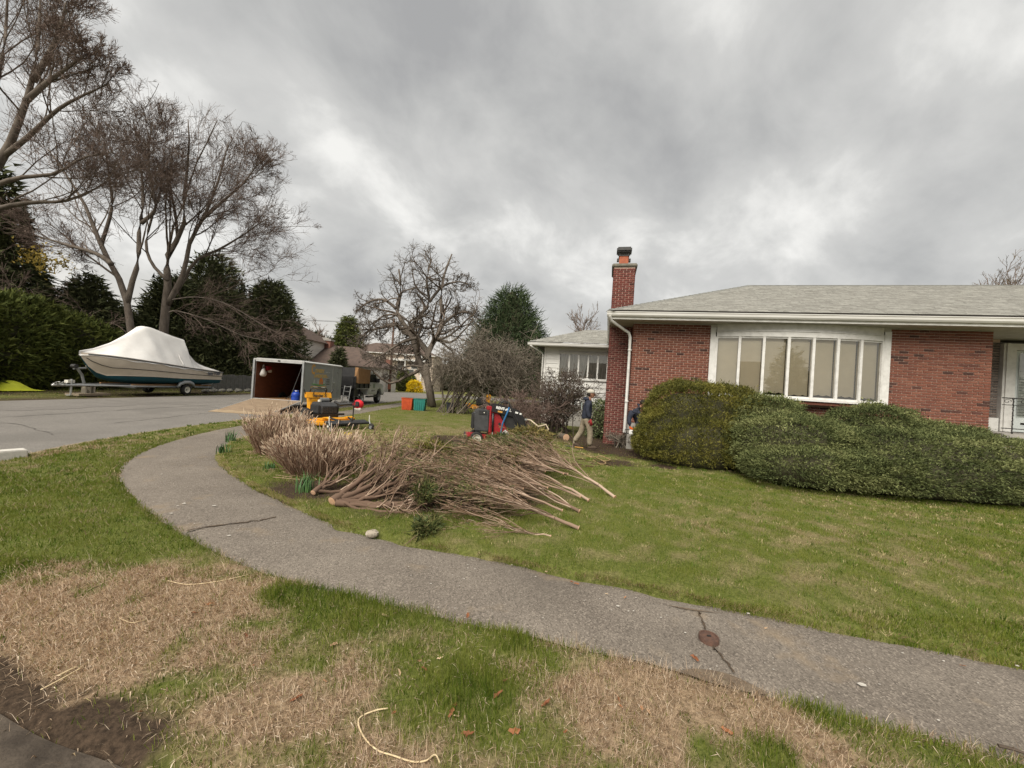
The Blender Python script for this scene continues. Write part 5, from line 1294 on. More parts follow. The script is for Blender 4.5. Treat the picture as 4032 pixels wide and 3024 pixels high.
# ---- clumps of dry cut-back stems
M_dry = tm('dry_stem', [(0, (.15, .086, .056)), (.4, (.24, .148, .100)), (.75, (.34, .23, .165)), (1, (.46, .34, .25))], .9, .1)
M_tip = tm('pale_stem_tip', [(0, (.36, .255, .175)), (.5, (.50, .375, .27)), (1, (.64, .52, .39))], .9, .1)
def dry_clump(lab, c, rb, rt, h, n, seed):
    r_ = rng(seed); T = thing('dry_clump', lab, 'shrub', (c[0], c[1], 0), 0, 'clumps of dry cut stems by the pavement'); a = r_.uniform(0, 2 * np.pi, n); q = np.sqrt(r_.random(n)); m = 6
    P = np.zeros((n, m, 3)); hh = h * r_.uniform(.72, 1.06, n) * (1 - .22 * q ** 2)
    for k in range(m):
        f = k / (m - 1); P[:, k] = np.column_stack([np.cos(a) * q * (rb + (rt - rb) * f ** 1.15), np.sin(a) * q * (rb + (rt - rb) * f ** 1.15), hh * f]) + r_.normal(0, .012, (n, 3)) * f
    R = np.linspace(.0075, .0048, m)[None] * r_.uniform(.7, 1.3, n)[:, None]
    l1 = kids(r_, P, R, 3, .25, .45, .15, .42, .75, 4, .09, .12, rmin=.0038); l1[0][:, :, 2] = np.maximum(l1[0][:, :, 2], .01)
    l2 = kids(r_, *l1, 1, .3, .5, .2, .5, .8, 3, .1, .1, rmin=.003)
    tag(seg_mesh('stems', [(P, R), l1, l2], M_dry, T, 3, r_, False), kind='stuff')
    E0 = np.concatenate([P[:, -1], l1[0][:, -1]]); D = np.concatenate([P[:, -1] - P[:, -2], l1[0][:, -1] - l1[0][:, -2]]); D /= np.linalg.norm(D, axis=1, keepdims=True); s = r_.random(len(E0)) < .75
    E0 = E0[s]; D = D[s]; Lh = r_.uniform(.03, .10, len(E0))[:, None]; V, F = tubes_np(E0 - D * .01, E0 + D * Lh, np.full(len(E0), .0072), np.full(len(E0), .0058), 3)
    tag(np_mesh('stem_tips', V, F, M_tip, T, tint=np.repeat(r_.random(len(E0)), 6)), kind='stuff')
    # fallen stems round the foot
    b = MB()
    for k in range(26):
        aa = r_.uniform(0, 6.28); p = Vector((math.cos(aa) * rb * r_.uniform(.6, 1.7), math.sin(aa) * rb * r_.uniform(.6, 1.7), .045)); d = Vector((r_.normal(), r_.normal(), .05)).normalized() * r_.uniform(.1, .25); b.tube([p - d, p + d], .004, 4)
    tag(b.build('fallen_stems', M_tip, T), kind='stuff'); return T
dry_clump('tall clump of dry brown stems farther up the pavement curve', (-4.45, 7.45), .34, .62, .78, 300, 440)
dry_clump('broad clump of dry brown stems nearest the cut branches', (-3.05, 6.25), .42, .78, .62, 380, 441)
M_daf = pm('daffodil_petal', (.75, .55, .02), (.62, .42, .01), 20, .6)
M_leaf = tm('fallen_leaf', [(0, (.17, .065, .03)), (.35, (.28, .12, .055)), (.6, (.36, .215, .12)), (1, (.50, .38, .25))], .7, .2, 'object')
# ---- bulb leaves
def bulb(lab, c, n, h, seed):
    r_ = rng(seed); T = thing('bulb_leaves', lab, 'plant', (c[0], c[1], .02), 0, 'clumps of bulb leaves'); b = MB()
    for k in range(n):
        a = r_.uniform(0, 6.28); l = h * r_.uniform(.6, 1.1); o = r_.uniform(.05, .5) * l; w = r_.uniform(.004, .0075); s = Vector((-math.sin(a), math.cos(a), 0)) * w; p0 = Vector((r_.normal(0, .05), r_.normal(0, .05), 0)); d = Vector((math.cos(a), math.sin(a), 0))
        pts = [p0 + d * o * f * f + Vector((0, 0, l * (f - .25 * f * f * o / l))) for f in (0, .35, .7, 1)]
        V = [];
        for i, p in enumerate(pts): ww = s * (1, 1.1, .9, .15)[i]; V += [p - ww, p + ww]
        b.add(V, [(0, 1, 3, 2), (2, 3, 5, 4), (4, 5, 7, 6)])
    b.build('leaves', M_bulb, T); return T
M_bulb = pm('bulb_leaf', (.045, .105, .035), (.085, .165, .05), 9, .5)
q = gnd(1205, 1940); bulb('bulb leaves between the pavement and the sawn branch ends', (q.x, q.y), 60, .26, 450)
q = gnd(905, 1745); bulb('bulb leaves at the inner edge of the pavement curve', (q.x, q.y), 46, .28, 451)
q = gnd(880, 1790); bulb('smaller bulb leaves just below the others on the pavement curve', (q.x, q.y), 34, .22, 452)
q = gnd(1065, 1855); T = bulb('low dark green rosette at the foot of the dry clump', (q.x, q.y), 40, .13, 453)
b = MB(); r_ = rng(7); p = gnd(1345, 1790); T = thing('daffodils', 'few yellow daffodils among the dry stems', 'flower', (p.x, p.y + .3, 0))
for k in range(7):
    x, y, z = r_.normal(0, .07), r_.normal(0, .05), r_.uniform(.28, .40)
    MB().tube([(x * .5, y * .5, 0), (x, y, z)], .004, 5).build('stem', M_bulb, T)
    b = MB()
    for q in range(6):
        a = q * 1.047; b.add([(x, y, z), (x + .03 * math.cos(a - .4), y - .008, z + .03 * math.sin(a - .4)), (x + .045 * math.cos(a), y - .012, z + .045 * math.sin(a)), (x + .03 * math.cos(a + .4), y - .008, z + .03 * math.sin(a + .4))], [(0, 1, 2, 3)])
    b.lathe((x, y, z), (0, -1, 0), [(0, .008), (.03, .014)], 8).build('blossom', M_daf, T)

# ---- small things on the ground
p = gnd(2790, 2530); T = thing('valve_cover', 'rusty round utility cover standing proud of the cracked pavement', 'cover', (p.x, p.y, .015))
M_rust = pm('rusted_iron', (.12, .065, .045), (.075, .045, .035), 40, .85, .4)
MB().lathe((0, 0, 0), (0, 0, 1), [(-.02, .062), (.028, .062), (.032, .059), (.032, .051), (.026, .05), (.026, .0005)], 24).build('ring', M_rust, T, smooth=True, auto=True)
MB().bb(-.012, .012, -.004, .004, .025, .034).build('key_slot', M_dark, T)
p = gnd(1465, 2118); r_ = rng(460); b = MB(); b.ell((0, 0, .02), (.065, .045, .04), 12, 8); b.v = [(x * (1 + r_.normal(0, .09)), y * (1 + r_.normal(0, .09)), z * (1 + r_.normal(0, .09))) for x, y, z in b.v]
o = b.build('stone', pm('pale_stone', (.36, .31, .25), (.26, .225, .18), 14, .9, .4), None); o.location = (p.x, p.y, .02); tag(o, 'pale rounded stone at the pavement edge below the heap', 'stone')
p = gnd(-10, 1818); o = MB().box((0, 0, .05), (.55, .22, .2)).build('kerb_stone', pm('pale_granite', (.58, .55, .5), (.47, .45, .41), 20, .8, .2), None, bevel=.015); o.location = (p.x - .08, p.y + .05, 0); o.rotation_euler = (0, 0, 1.1); tag(o, 'pale granite kerb stone at the road corner', 'kerb stone')
p = gnd(15, 1540); b = MB(); r_ = rng(461); n = 22; V = []; F = []
for i in range(n):
    for j in range(n):
        x, y = i / (n - 1) - .5, j / (n - 1) - .5; h = max(0, .42 * math.exp(-(x * x + y * y) * 9) + .10 * (float(fbm(np.array([x * 5.]), np.array([y * 5.]), 1., 5)[0]) - .4)) * (1 - (2 * max(abs(x), abs(y))) ** 4); V.append((x * 1.5, y * 1.5, h + .02))
for i in range(n - 1):
    for j in range(n - 1): F.append((i * n + j, (i + 1) * n + j, (i + 1) * n + j + 1, i * n + j + 1))
o = b.add(V, F).build('tarp', pm('yellow_tarp', (.62, .66, .06), (.52, .55, .04), 4, .5), None, smooth=True); o.location = (p.x - .55, p.y + .6, .0); tag(o, 'crumpled bright yellow tarp on the grass at the photo edge', 'tarp')
# pale straws and a bent stalk
M_straw = pm('pale_straw', (.66, .54, .34), (.54, .42, .26), 30, .8)
def straw(lab, pts, r=.0035):
    P = [gnd(a * K, b * K, .045) for a, b in pts]; o0 = P[0]; Q = catmull(np.array([tuple(p - o0) for p in P]), 5)
    o = MB().tube([tuple(q) for q in Q], r, 5).build('straw', M_straw, None, smooth=True); o.location = o0; tag(o, lab, 'straw', 'loose straws on the verge')
straw('long bent straw lying in the grass at the bottom of the photo', [(838, 1530), (810, 1535), (775, 1553), (785, 1590), (815, 1620), (850, 1632), (890, 1645), (920, 1643), (940, 1630), (950, 1648)])
straw('curved straw on the verge below the cracked pavement', [(362, 1254), (400, 1262), (440, 1260), (490, 1252), (540, 1240)], .0028)
straw('thin curved straw beside the dead patch', [(190, 1275), (215, 1262), (245, 1252), (265, 1248)], .0022)
straw('straight straw slanting over the dead patch at the soil', [(88, 1490), (130, 1468), (180, 1440)], .0035)
straw('short curved straw in the middle of the dead patch', [(258, 1335), (285, 1345), (315, 1338)], .0025)
straw('short straight straw below the slanting one', [(125, 1460), (165, 1440)], .005)
# brown leaves blown over the grass
r_ = rng(470); me_l = []
for k in range(4):
    V = [(0, 0, .004)]; n = 11
    for q in range(n):
        a = 2 * math.pi * q / n; rr = .026 * (1 + .35 * math.cos(2 * a) + .28 * (-1) ** q * r_.uniform(.5, 1)); V.append((rr * math.cos(a), rr * .75 * math.sin(a), .006 + .014 * r_.random()))
    me = bpy.data.meshes.new('fallen_leaf'); me.from_pydata(V, [], [(0, 1 + q, 1 + (q + 1) % n) for q in range(n)]); me.update(); me.materials.append(M_leaf if k else globals().setdefault('M_leaf', tm('fallen_leaf', [(0, (.17, .065, .03)), (.35, (.28, .12, .055)), (.6, (.36, .215, .12)), (1, (.50, .38, .25))], .7, .2, 'object'))); me_l.append(me)
spots = [(1010, 1338), (1180, 1243), (1235, 1265), (1245, 1268), (1310, 1290), (1350, 1298), (980, 1545), (975, 1560), (985, 1568), (830, 1345), (905, 1445), (915, 1462), (700, 1490), (860, 1470), (950, 1440), (1335, 1530), (1385, 1550), (1340, 1545), (1400, 1560), (1330, 1520), (1090, 1490), (1180, 1540), (1220, 1600), (545, 1455), (640, 1530), (300, 1560), (1075, 1520), (850, 1560), (1570, 1600), (1600, 1640), (420, 1340), (530, 1390), (450, 1320), (1500, 1430), (1655, 1365), (2080, 1447), (1870, 1570), (720, 1410), (1010, 1610), (1110, 1600)]
for i, (a, b) in enumerate(spots):
    p = gnd(a * K, b * K); wd = walk_d(np.array([p.x]), np.array([p.y]))[0][0]
    o = bpy.data.objects.new('fallen_leaf', me_l[i % 4]); COL.objects.link(o); o.location = (p.x, p.y, .024 if wd < 0 else .042); o.rotation_euler = (r_.normal(0, .25), r_.normal(0, .25), r_.uniform(0, 6.3)); s = r_.uniform(.3, .85); o.scale = (s, s, s)
    tag(o, 'curled brown fallen leaf lying on the bare pavement' if wd < 0 else 'curled brown fallen leaf caught in the verge grass near the camera' if p.y < 2.6 else 'curled brown fallen leaf in the lawn grass along the pavement edge', 'leaf', 'fallen leaves near the camera')
# a dead twig on the pavement at the right
q0 = gnd(3930, 2945, .02); o = MB().tube([(0, 0, .012), (.05, -.02, .016), (.10, -.045, .012)], [.008, .007, .004], 6).build('twig', M_bark, None); o.location = q0; tag(o, 'short dark twig on the pavement at the photo corner', 'twig')
# ================================================================ trailer, truck, mowers, loader, bins
M_tyre = pm('tyre_rubber', (.018, .017, .016), (.032, .03, .027), 14, .85, .3)
M_rim = pm('white_rim', (.72, .70, .62), (.58, .55, .47), 9, .45)
M_steel = pm('galvanised_steel', (.36, .37, .37), (.27, .28, .285), 9, .45, metal=.6)
M_alu = pm('aluminium_trim', (.52, .52, .51), (.42, .42, .41), 7, .4, metal=.5)
M_black = pm('black_paint', (.012, .012, .013), (.022, .021, .021), 6, .4, spec=.45)
M_blackp = pm('black_plastic', (.022, .022, .023), (.035, .034, .034), 8, .55)
M_ply = pm('plywood', (.33, .185, .085), (.25, .135, .06), 3, .8, .1, stretch=(1, 4, 1))
M_grey = pm('trailer_grey_paint', (.26, .272, .265), (.225, .235, .23), 2.5, .42, spec=.45)
M_yel = pm('mower_yellow', (.72, .33, .015), (.60, .26, .012), 5, .45, spec=.45)
M_red = pm('machine_red', (.33, .018, .022), (.24, .014, .018), 6, .45, spec=.45)
def wheel(name, c, axis, r, w, parent, rim_m, rf=.56, nut=True, n=28):
    """tyre with shoulders and a dished rim on the outer side (+axis)"""
    T = MB().lathe(c, axis, [(-w / 2, r * rf), (-w / 2, r * .86), (-w * .36, r * .97), (-w * .12, r), (w * .12, r), (w * .36, r * .97), (w / 2, r * .86), (w / 2, r * rf), (-w / 2, r * rf)], n).build(name, M_tyre, parent, smooth=True, auto=True)
    b = MB().lathe(c, axis, [(w * .47, r * rf), (w * .5, r * rf * .98), (w * .46, r * rf * .88), (w * .22, r * rf * .8), (w * .16, r * rf * .45), (w * .24, r * rf * .3), (w * .24, .0005)], n)
    R = b.build('rim', rim_m, T, smooth=True, auto=True)
    a = Vector(axis).normalized(); o = a.orthogonal().normalized(); q = a.cross(o)
    b = MB(); b.lathe(Vector(c), axis, [(w * .24, r * rf * .17), (w * .36, r * rf * .15), (w * .37, .0005)], 10)
    if nut:
        for k in range(5):
            t = k * 1.2566; p = Vector(c) + (o * math.cos(t) + q * math.sin(t)) * r * rf * .32; b.lathe(p, axis, [(w * .17, .012), (w * .24, .011), (w * .24, .0005)], 6)
    b.build('hub', M_dark, T)
    return T
# ---- enclosed trailer, ramp down
TR = thing('enclosed_trailer', 'grey enclosed landscaping trailer with its rear ramp down on the road', 'trailer', (-9.95, 16.4, 0)); TW, TLN, TZ0, TZ1, RIS = 1.05, 3.72, .42, 2.10, .035
bx = lambda x0, x1, y0, y1, z0, z1, nm, m, par=TR, bv=0.: MB().bb(x0, x1, y0, y1, z0, z1).build(nm, m, par, bevel=bv)
side = bx(TW - .03, TW, .06, TLN, TZ0 - .04, TZ1, 'side_panel', M_grey); bx(-TW, -TW + .03, .06, TLN, TZ0 - .04, TZ1, 'side_panel', M_grey)
bx(-TW, TW, TLN - .03, TLN, TZ0, TZ1, 'front_panel', M_grey); bx(-TW + .03, TW - .03, .0, TLN, TZ0 - .05, TZ0, 'floor', M_ply)
M_ptr = pm('red_brown_lining', (.14, .048, .022), (.095, .034, .017), 3, .75, stretch=(1, 1, 3))
bx(-TW + .031, -TW + .045, .06, TLN - .03, TZ0, TZ1 - .06, 'lining', M_ptr); bx(TW - .045, TW - .031, .06, TLN - .03, TZ0, TZ1 - .06, 'lining', M_ptr); bx(-TW + .04, TW - .04, TLN - .06, TLN - .035, TZ0, TZ1 - .06, 'lining', M_ptr)
MB().add([(-TW - .02, -.02, TZ1), (TW + .02, -.02, TZ1), (TW + .02, TLN + .02, TZ1), (-TW - .02, TLN + .02, TZ1), (-TW + .1, -.02, TZ1 + .055), (TW - .1, -.02, TZ1 + .055), (TW - .1, TLN, TZ1 + .055), (-TW + .1, TLN, TZ1 + .055)], [(0, 1, 5, 4), (1, 2, 6, 5), (2, 3, 7, 6), (3, 0, 4, 7), (4, 5, 6, 7), (3, 2, 1, 0)]).build('roof', pm('roof_skin', (.48, .48, .46), (.38, .375, .35), 4, .5), TR)
for s in (-1, 1):
    bx(s * TW - .055, s * TW + .02, -.04, .06, .18, TZ1 - .001, 'corner_post', M_steel)
bx(-TW + .06, TW - .06, -.04, .05, TZ1 - .09, TZ1 - .002, 'header', M_alu); bx(-TW - .03, TW + .03, -.045, .0, TZ1 - .03, TZ1 + .03, 'roof_trim', M_alu)
MB().bb(TW + .001, TW + .02, .0, TLN, TZ1 - .05, TZ1 - .002).bb(TW + .001, TW + .015, .1, TLN, TZ0 - .04, TZ0 + .06).build('edge_trim', M_alu, side)
bx(-.05, .05, -.06, -.045, TZ1 - .05, TZ1 + .0, 'marker_lamp', M_dark)
# side door outline, hinges, latch
MB().bb(TW + .002, TW + .014, 2.62, 2.66, TZ0, TZ1 - .06).build('door_edge', M_alu, side); MB().bb(TW + .002, TW + .010, 3.28, 3.30, TZ0, TZ1 - .06).build('door_edge', M_grey, side)
MB().bb(TW + .002, TW + .05, 2.76, 2.86, 1.20, 1.27).build('door_latch', M_alu, side)
for z in (.75, 1.75): MB().bb(TW + .002, TW + .03, 3.16, 3.27, z, z + .05).build('hinge', M_steel, side)
# lettering
RX = (math.radians(90), 0, math.radians(90)); M_gold = pm('gold_vinyl', (.52, .36, .14), (.44, .30, .11), 8, .5); M_goldo = pm('orange_vinyl', (.62, .33, .08), None, 8, .5)
X_ = TW + .004
text_mesh('C', .60, M_goldo, side, (X_, .78, 1.62), RX, bold=.02, sx=.75); text_mesh('ONERY', .22, M_gold, side, (X_, 1.38, 1.70), RX, bold=.014, sx=1.1)
text_mesh('LANDSCAPE', .20, M_gold, side, (X_, 1.46, 1.47), RX, bold=.014, sx=1.05); text_mesh('INC', .10, M_gold, side, (X_, 2.15, 1.48), RX)
text_mesh('MASONRY & DESIGN', .15, M_gold, side, (X_, 1.36, .97), RX, bold=.010, sx=1.02)
text_mesh('LAWN CARE', .08, pm('pale_vinyl', (.55, .56, .52), None, 8, .5), side, (X_, 2.15, 1.70), RX)
def decal(poly, m, nm='emblem', d=.0): MB().add([(X_ + d, y, z) for y, z in poly], [tuple(range(len(poly)))]).build(nm, m, side)
M_gv = pm('green_vinyl', (.10, .32, .09), None, 8, .5); M_wv = pm('white_vinyl', (.62, .66, .60), None, 8, .5); M_ov = pm('sunset_vinyl', (.62, .26, .04), (.55, .12, .03), 9, .5)
decal([(.66, 1.16), (.85, 1.20), (1.1, 1.17), (1.35, 1.13), (1.6, 1.14), (1.85, 1.18), (2.02, 1.20), (1.9, 1.14), (1.6, 1.09), (1.35, 1.08), (1.05, 1.12)], M_gv)
for yc, h in ((.92, .22), (1.26, .24), (1.84, .20)): decal([(yc - .09, 1.17), (yc - .05, 1.17), (yc, 1.17 + h * .75), (yc + .05, 1.17), (yc + .09, 1.17), (yc, 1.17 + h)], M_wv, 'tree_emblem', .001)
decal([(1.38, 1.15), (1.38, 1.33), (1.46, 1.43), (1.55, 1.45), (1.64, 1.42), (1.71, 1.33), (1.71, 1.15), (1.60, 1.15), (1.58, 1.36), (1.55, 1.15), (1.52, 1.36), (1.50, 1.15)], M_ov, 'sun_emblem', .0015)
for k, z in enumerate((1.36, 1.26, 1.15)): decal([(2.06, z), (2.38, z), (2.38, z + .04), (2.06, z + .04)], M_dark, 'small_lettering', .001)
# wheels, fender, drawbar
wheel('wheel', (TW - .02, 2.0, .33), (1, 0, 0), .33, .2, TR, M_rim); wheel('wheel', (-TW + .02, 2.0, .33), (-1, 0, 0), .33, .2, TR, M_rim)
MB().tube([(TW + .08, 1.55, .42), (TW + .08, 1.65, .68), (TW + .08, 2.0, .76), (TW + .08, 2.35, .68), (TW + .08, 2.45, .42)], .07, 6).build('fender', M_steel, TR)
MB().tube([(-.6, TLN, .42), (0, TLN + 1.0, .45)], .05, 6).tube([(.6, TLN, .42), (0, TLN + 1.0, .45)], .05, 6).build('drawbar', M_black, TR)
# ramp
rp = MB(); ry, rz = -1.95, .05
rp.add([(-TW + .02, -.02, TZ0), (TW - .02, -.02, TZ0), (TW - .02, ry, rz), (-TW + .02, ry, rz), (-TW + .02, -.02, TZ0 - .05), (TW - .02, -.02, TZ0 - .05), (TW - .02, ry, rz - .04), (-TW + .02, ry, rz - .04)], [(0, 1, 2, 3), (7, 6, 5, 4), (0, 4, 5, 1), (3, 2, 6, 7), (1, 5, 6, 2), (0, 3, 7, 4)])
ramp_o = rp.build('ramp', pm('weathered_plywood', (.26, .19, .125), (.18, .13, .085), 3, .85, .2, stretch=(1, 3, 1)), TR)
MB().add([(-TW, ry - .01, .055), (TW, ry - .01, .055), (TW - .02, ry - .42, .012), (-TW + .02, ry - .42, .012), (-TW, ry - .01, .03), (TW, ry - .01, .03), (TW, ry - .42, .0), (-TW, ry - .42, .0)], [(0, 1, 2, 3), (0, 4, 5, 1), (3, 2, 6, 7), (1, 5, 6, 2), (0, 3, 7, 4)]).build('ramp_flap', pm('pale_plywood', (.33, .25, .16), (.26, .19, .12), 3, .85), TR)
for s in (-1, 1):
    MB().tube([(s * (TW - .02), -.02, TZ0 - .02), (s * (TW - .02), ry, rz)], .022, 6).build('ramp_edge', M_alu, TR)
MB().tube([(TW - .07, .0, TZ1 - .15), (TW - .12, -.8, .35)], .008, 5).build('ramp_cable', M_dark, TR); MB().tube([(TW - .25, 3.0, TZ1 - .3), (.25, .2, TZ0 + .05)], .018, 5).build('brace', M_dark, TR)
bx(-TW + .05, TW - .05, -.03, .03, TZ0 - .04, TZ0 + .02, 'threshold', M_alu)
# things inside the trailer
T = thing('water_jug', 'blue plastic jug standing inside the trailer doorway', 'jug', (-9.28, 16.62, TZ0)); M_blue = pm('blue_plastic', (.015, .055, .33), (.012, .04, .26), 8, .4)
MB().lathe((0, 0, 0), (0, 0, 1), [(0, .10), (.01, .17), (.10, .18), (.16, .165), (.20, .18), (.30, .175), (.36, .12), (.38, .05), (.40, .045)], 18).build('body', M_blue, T, smooth=True, auto=True)
MB().tube([(-.12, 0, .34), (-.09, 0, .43), (.09, 0, .43), (.12, 0, .34)], .016, 6).build('handle', M_blue, T, smooth=True); MB().lathe((0, 0, .40), (0, 0, 1), [(0, .055), (.035, .052), (.036, .0005)], 14).build('cap', M_white, T)
T = thing('plastic_bag', 'white plastic shopping bag hanging on the trailer lining', 'bag', (-10.84, 16.75, 1.36)); M_bag = pm('white_film', (.72, .70, .66), (.55, .52, .48), 9, .4)
b = MB(); b.lathe((0, 0, 0), (0, 0, 1), [(0, .02), (.02, .11), (.10, .15), (.20, .13), (.30, .08), (.36, .035)], 14); r_ = rng(9); b.v = [(x * .7 + r_.normal(0, .008), y * 1.15 + r_.normal(0, .01), z) for x, y, z in b.v]; b.build('pouch', M_bag, T, smooth=True)
for s in (-1, 1): MB().tube([(0, s * .03, .32), (0, s * .06, .44), (0, 0, .52)], .012, 5).build('loop', M_bag, T, smooth=True)
T = thing('hand_tool', 'dark red trimmer hanging high on the trailer lining', 'tool', (-10.83, 17.05, 1.52)); MB().bb(-.06, .06, -.16, .16, .12, .32).build('housing', M_red, T, bevel=.03); MB().lathe((.0, .12, .1), (1, 0, 0), [(-.05, .07), (.05, .07)], 12, True).build('spool', M_rim, T); MB().tube([(0, -.1, .3), (0, -.35, .1)], .015, 6).build('shaft', M_dark, T)

# ---- dump truck with plywood side board
TK = thing('dump_truck', 'white-cab dump truck with black bed and a plywood side board, hitched before the trailer', 'truck', (-9.75, 21.3, 0))
k_ = lambda x0, x1, y0, y1, z0, z1, nm, m, par=TK, bv=.0: MB().bb(x0, x1, y0, y1, z0, z1).build(nm, m, par, bevel=bv)
k_(-.42, .42, -.1, 5.2, .55, .78, 'chassis', M_black)
bed = MB().bb(-1.05, 1.05, .0, 2.15, .98, 1.06).bb(-1.05, -.98, .0, 2.15, 1.06, 1.62).bb(.98, 1.05, .0, 2.15, 1.06, 1.62).bb(-1.05, 1.05, 2.10, 2.16, 1.06, 2.0).build('dump_bed', M_black, TK)
for y in (.0, .7, 1.4, 2.08): k_(1.05, 1.10, y, y + .07, .98, 1.66, 'stake', M_black, bed)
k_(-1.0, 1.0, -.05, .0, .98, 1.60, 'tailgate', M_black, bed); k_(-1.0, 1.0, .45, .50, 1.62, 2.12, 'inner_board', M_blackp, bed)
k_(1.07, 1.09, .3, 2.05, .93, .965, 'side_rail', M_alu, bed); k_(1.08, 1.11, 1.2, 1.26, .86, .93, 'marker_lamp', M_alu, bed)
MB().add([(.98, .12, 1.30), (.98, 2.0, 1.30), (.98, 2.0, 2.08), (.98, .12, 2.14), (1.16, .25, 1.26), (1.16, 1.95, 1.26), (1.16, 2.0, 2.08), (1.16, .12, 2.14)], [(4, 5, 6, 7), (3, 7, 6, 2), (0, 4, 7, 3), (1, 2, 6, 5), (0, 1, 5, 4), (0, 3, 2, 1)]).build('side_board', M_ply, TK)
k_(.955, 1.05, 2.02, 2.12, 1.62, 2.10, 'corner_stake', M_black, bed)
M_cabg = pm('dark_cab_glass', (.015, .017, .018), (.03, .032, .033), 4, .08, spec=.6)
M_cab = pm('white_cab_paint', (.62, .63, .62), (.52, .53, .52), 3, .3, spec=.5, coat=.3)
cabp = [(2.17, .55), (2.17, 1.28), (2.21, 1.9), (2.40, 2.02), (3.40, 2.0), (3.60, 1.93), (4.07, 1.32), (4.90, 1.22), (5.05, 1.1), (5.07, .62), (4.75, .5), (4.67, .72), (4.45, .92), (4.13, .94), (3.90, .84), (3.78, .55)]
cab = MB().prism(cabp, -.98, .98, 'yz').build('cab', M_cab, TK, bevel=.03)
for s in (-1, 1):
    MB().prism([(2.43, 1.34), (2.47, 1.84), (3.37, 1.84), (3.75, 1.36)], s * .982, s * .992, 'yz').build('side_window', M_cabg, cab)
    MB().prism([(2.37, .66), (2.37, 1.30), (3.67, 1.28), (3.69, .86), (3.55, .62)], s * .983, s * .995, 'yz').build('door', M_cab, cab, bevel=.006)
    MB().bb(s * 1.0, s * 1.22, 3.47, 3.57, 1.34, 1.60).build('mirror', M_black, cab, bevel=.02); MB().tube([(s * .97, 3.55, 1.34), (s * 1.12, 3.52, 1.40)], .02, 5).build('mirror_arm', M_black, cab)
    MB().bb(s * .985, s * 1.0, 2.50, 2.65, 1.12, 1.15).build('handle', M_black, cab)
MB().add([(-.9, 3.62, 1.90), (.9, 3.62, 1.90), (.88, 4.05, 1.36), (-.88, 4.05, 1.36)], [(0, 1, 2, 3)]).build('windscreen', M_cabg, cab)
for s in (-1, 1):
    MB().bb(s * .62, s * .95, 5.01, 5.09, .86, 1.06).build('headlight', M_glass, cab, bevel=.02)
k_(-.98, .98, 5.00, 5.20, .5, .72, 'bumper', M_alu, TK, .03); k_(.84, .99, 2.25, 3.75, .40, .50, 'step', M_black)
M_em = pm('pale_green_decal', (.34, .40, .30), (.24, .30, .2), 9, .5); MB().prism([(3.00, .98), (3.00, 1.26), (3.35, 1.26), (3.35, .98)], .996, .998, 'yz').build('door_emblem', M_em, cab)
text_mesh('LANDSCAPE', .11, M_dark, cab, (.998, 3.05, .78), RX)
wheel('wheel', (.90, 1.15, .39), (1, 0, 0), .39, .30, TK, M_alu); wheel('wheel', (-.90, 1.15, .39), (-1, 0, 0), .39, .30, TK, M_alu); wheel('wheel', (.86, 4.23, .39), (1, 0, 0), .39, .25, TK, M_alu); wheel('wheel', (-.86, 4.23, .39), (-1, 0, 0), .39, .25, TK, M_alu)
fl = k_(.55, 1.08, .78, .80, .18, .92, 'mud_flap', M_blackp); text_mesh('Work-Ready', .11, M_white, fl, (.80, .772, .56), (math.radians(90), 0, 0), bold=.004); text_mesh('TRUCK', .11, M_white, fl, (.84, .772, .42), (math.radians(90), 0, 0), bold=.004)
k_(-.9, .9, -.12, .0, .55, .95, 'hitch_plate', M_black); k_(.6, 1.0, .1, .75, .50, .97, 'tool_box', M_black, TK, .02)
T = thing('step_ladder', 'short aluminium ladder leaning at the back of the dump truck', 'ladder', (-8.95, 20.75, 0))
for x in (-.17, .17): MB().tube([(x, 0, .05), (x, .3, 1.10)], .026, 6).build('rail', M_alu, T)
for k in range(4): MB().bb(-.17, .17, .05 + k * .08 - .03, .05 + k * .08 + .03, .25 + k * .26, .29 + k * .26).build('rung', M_alu, T)
MB().tube([(-.17, .16, .62), (.17, .04, .2)], .012, 5).build('brace', M_alu, T)

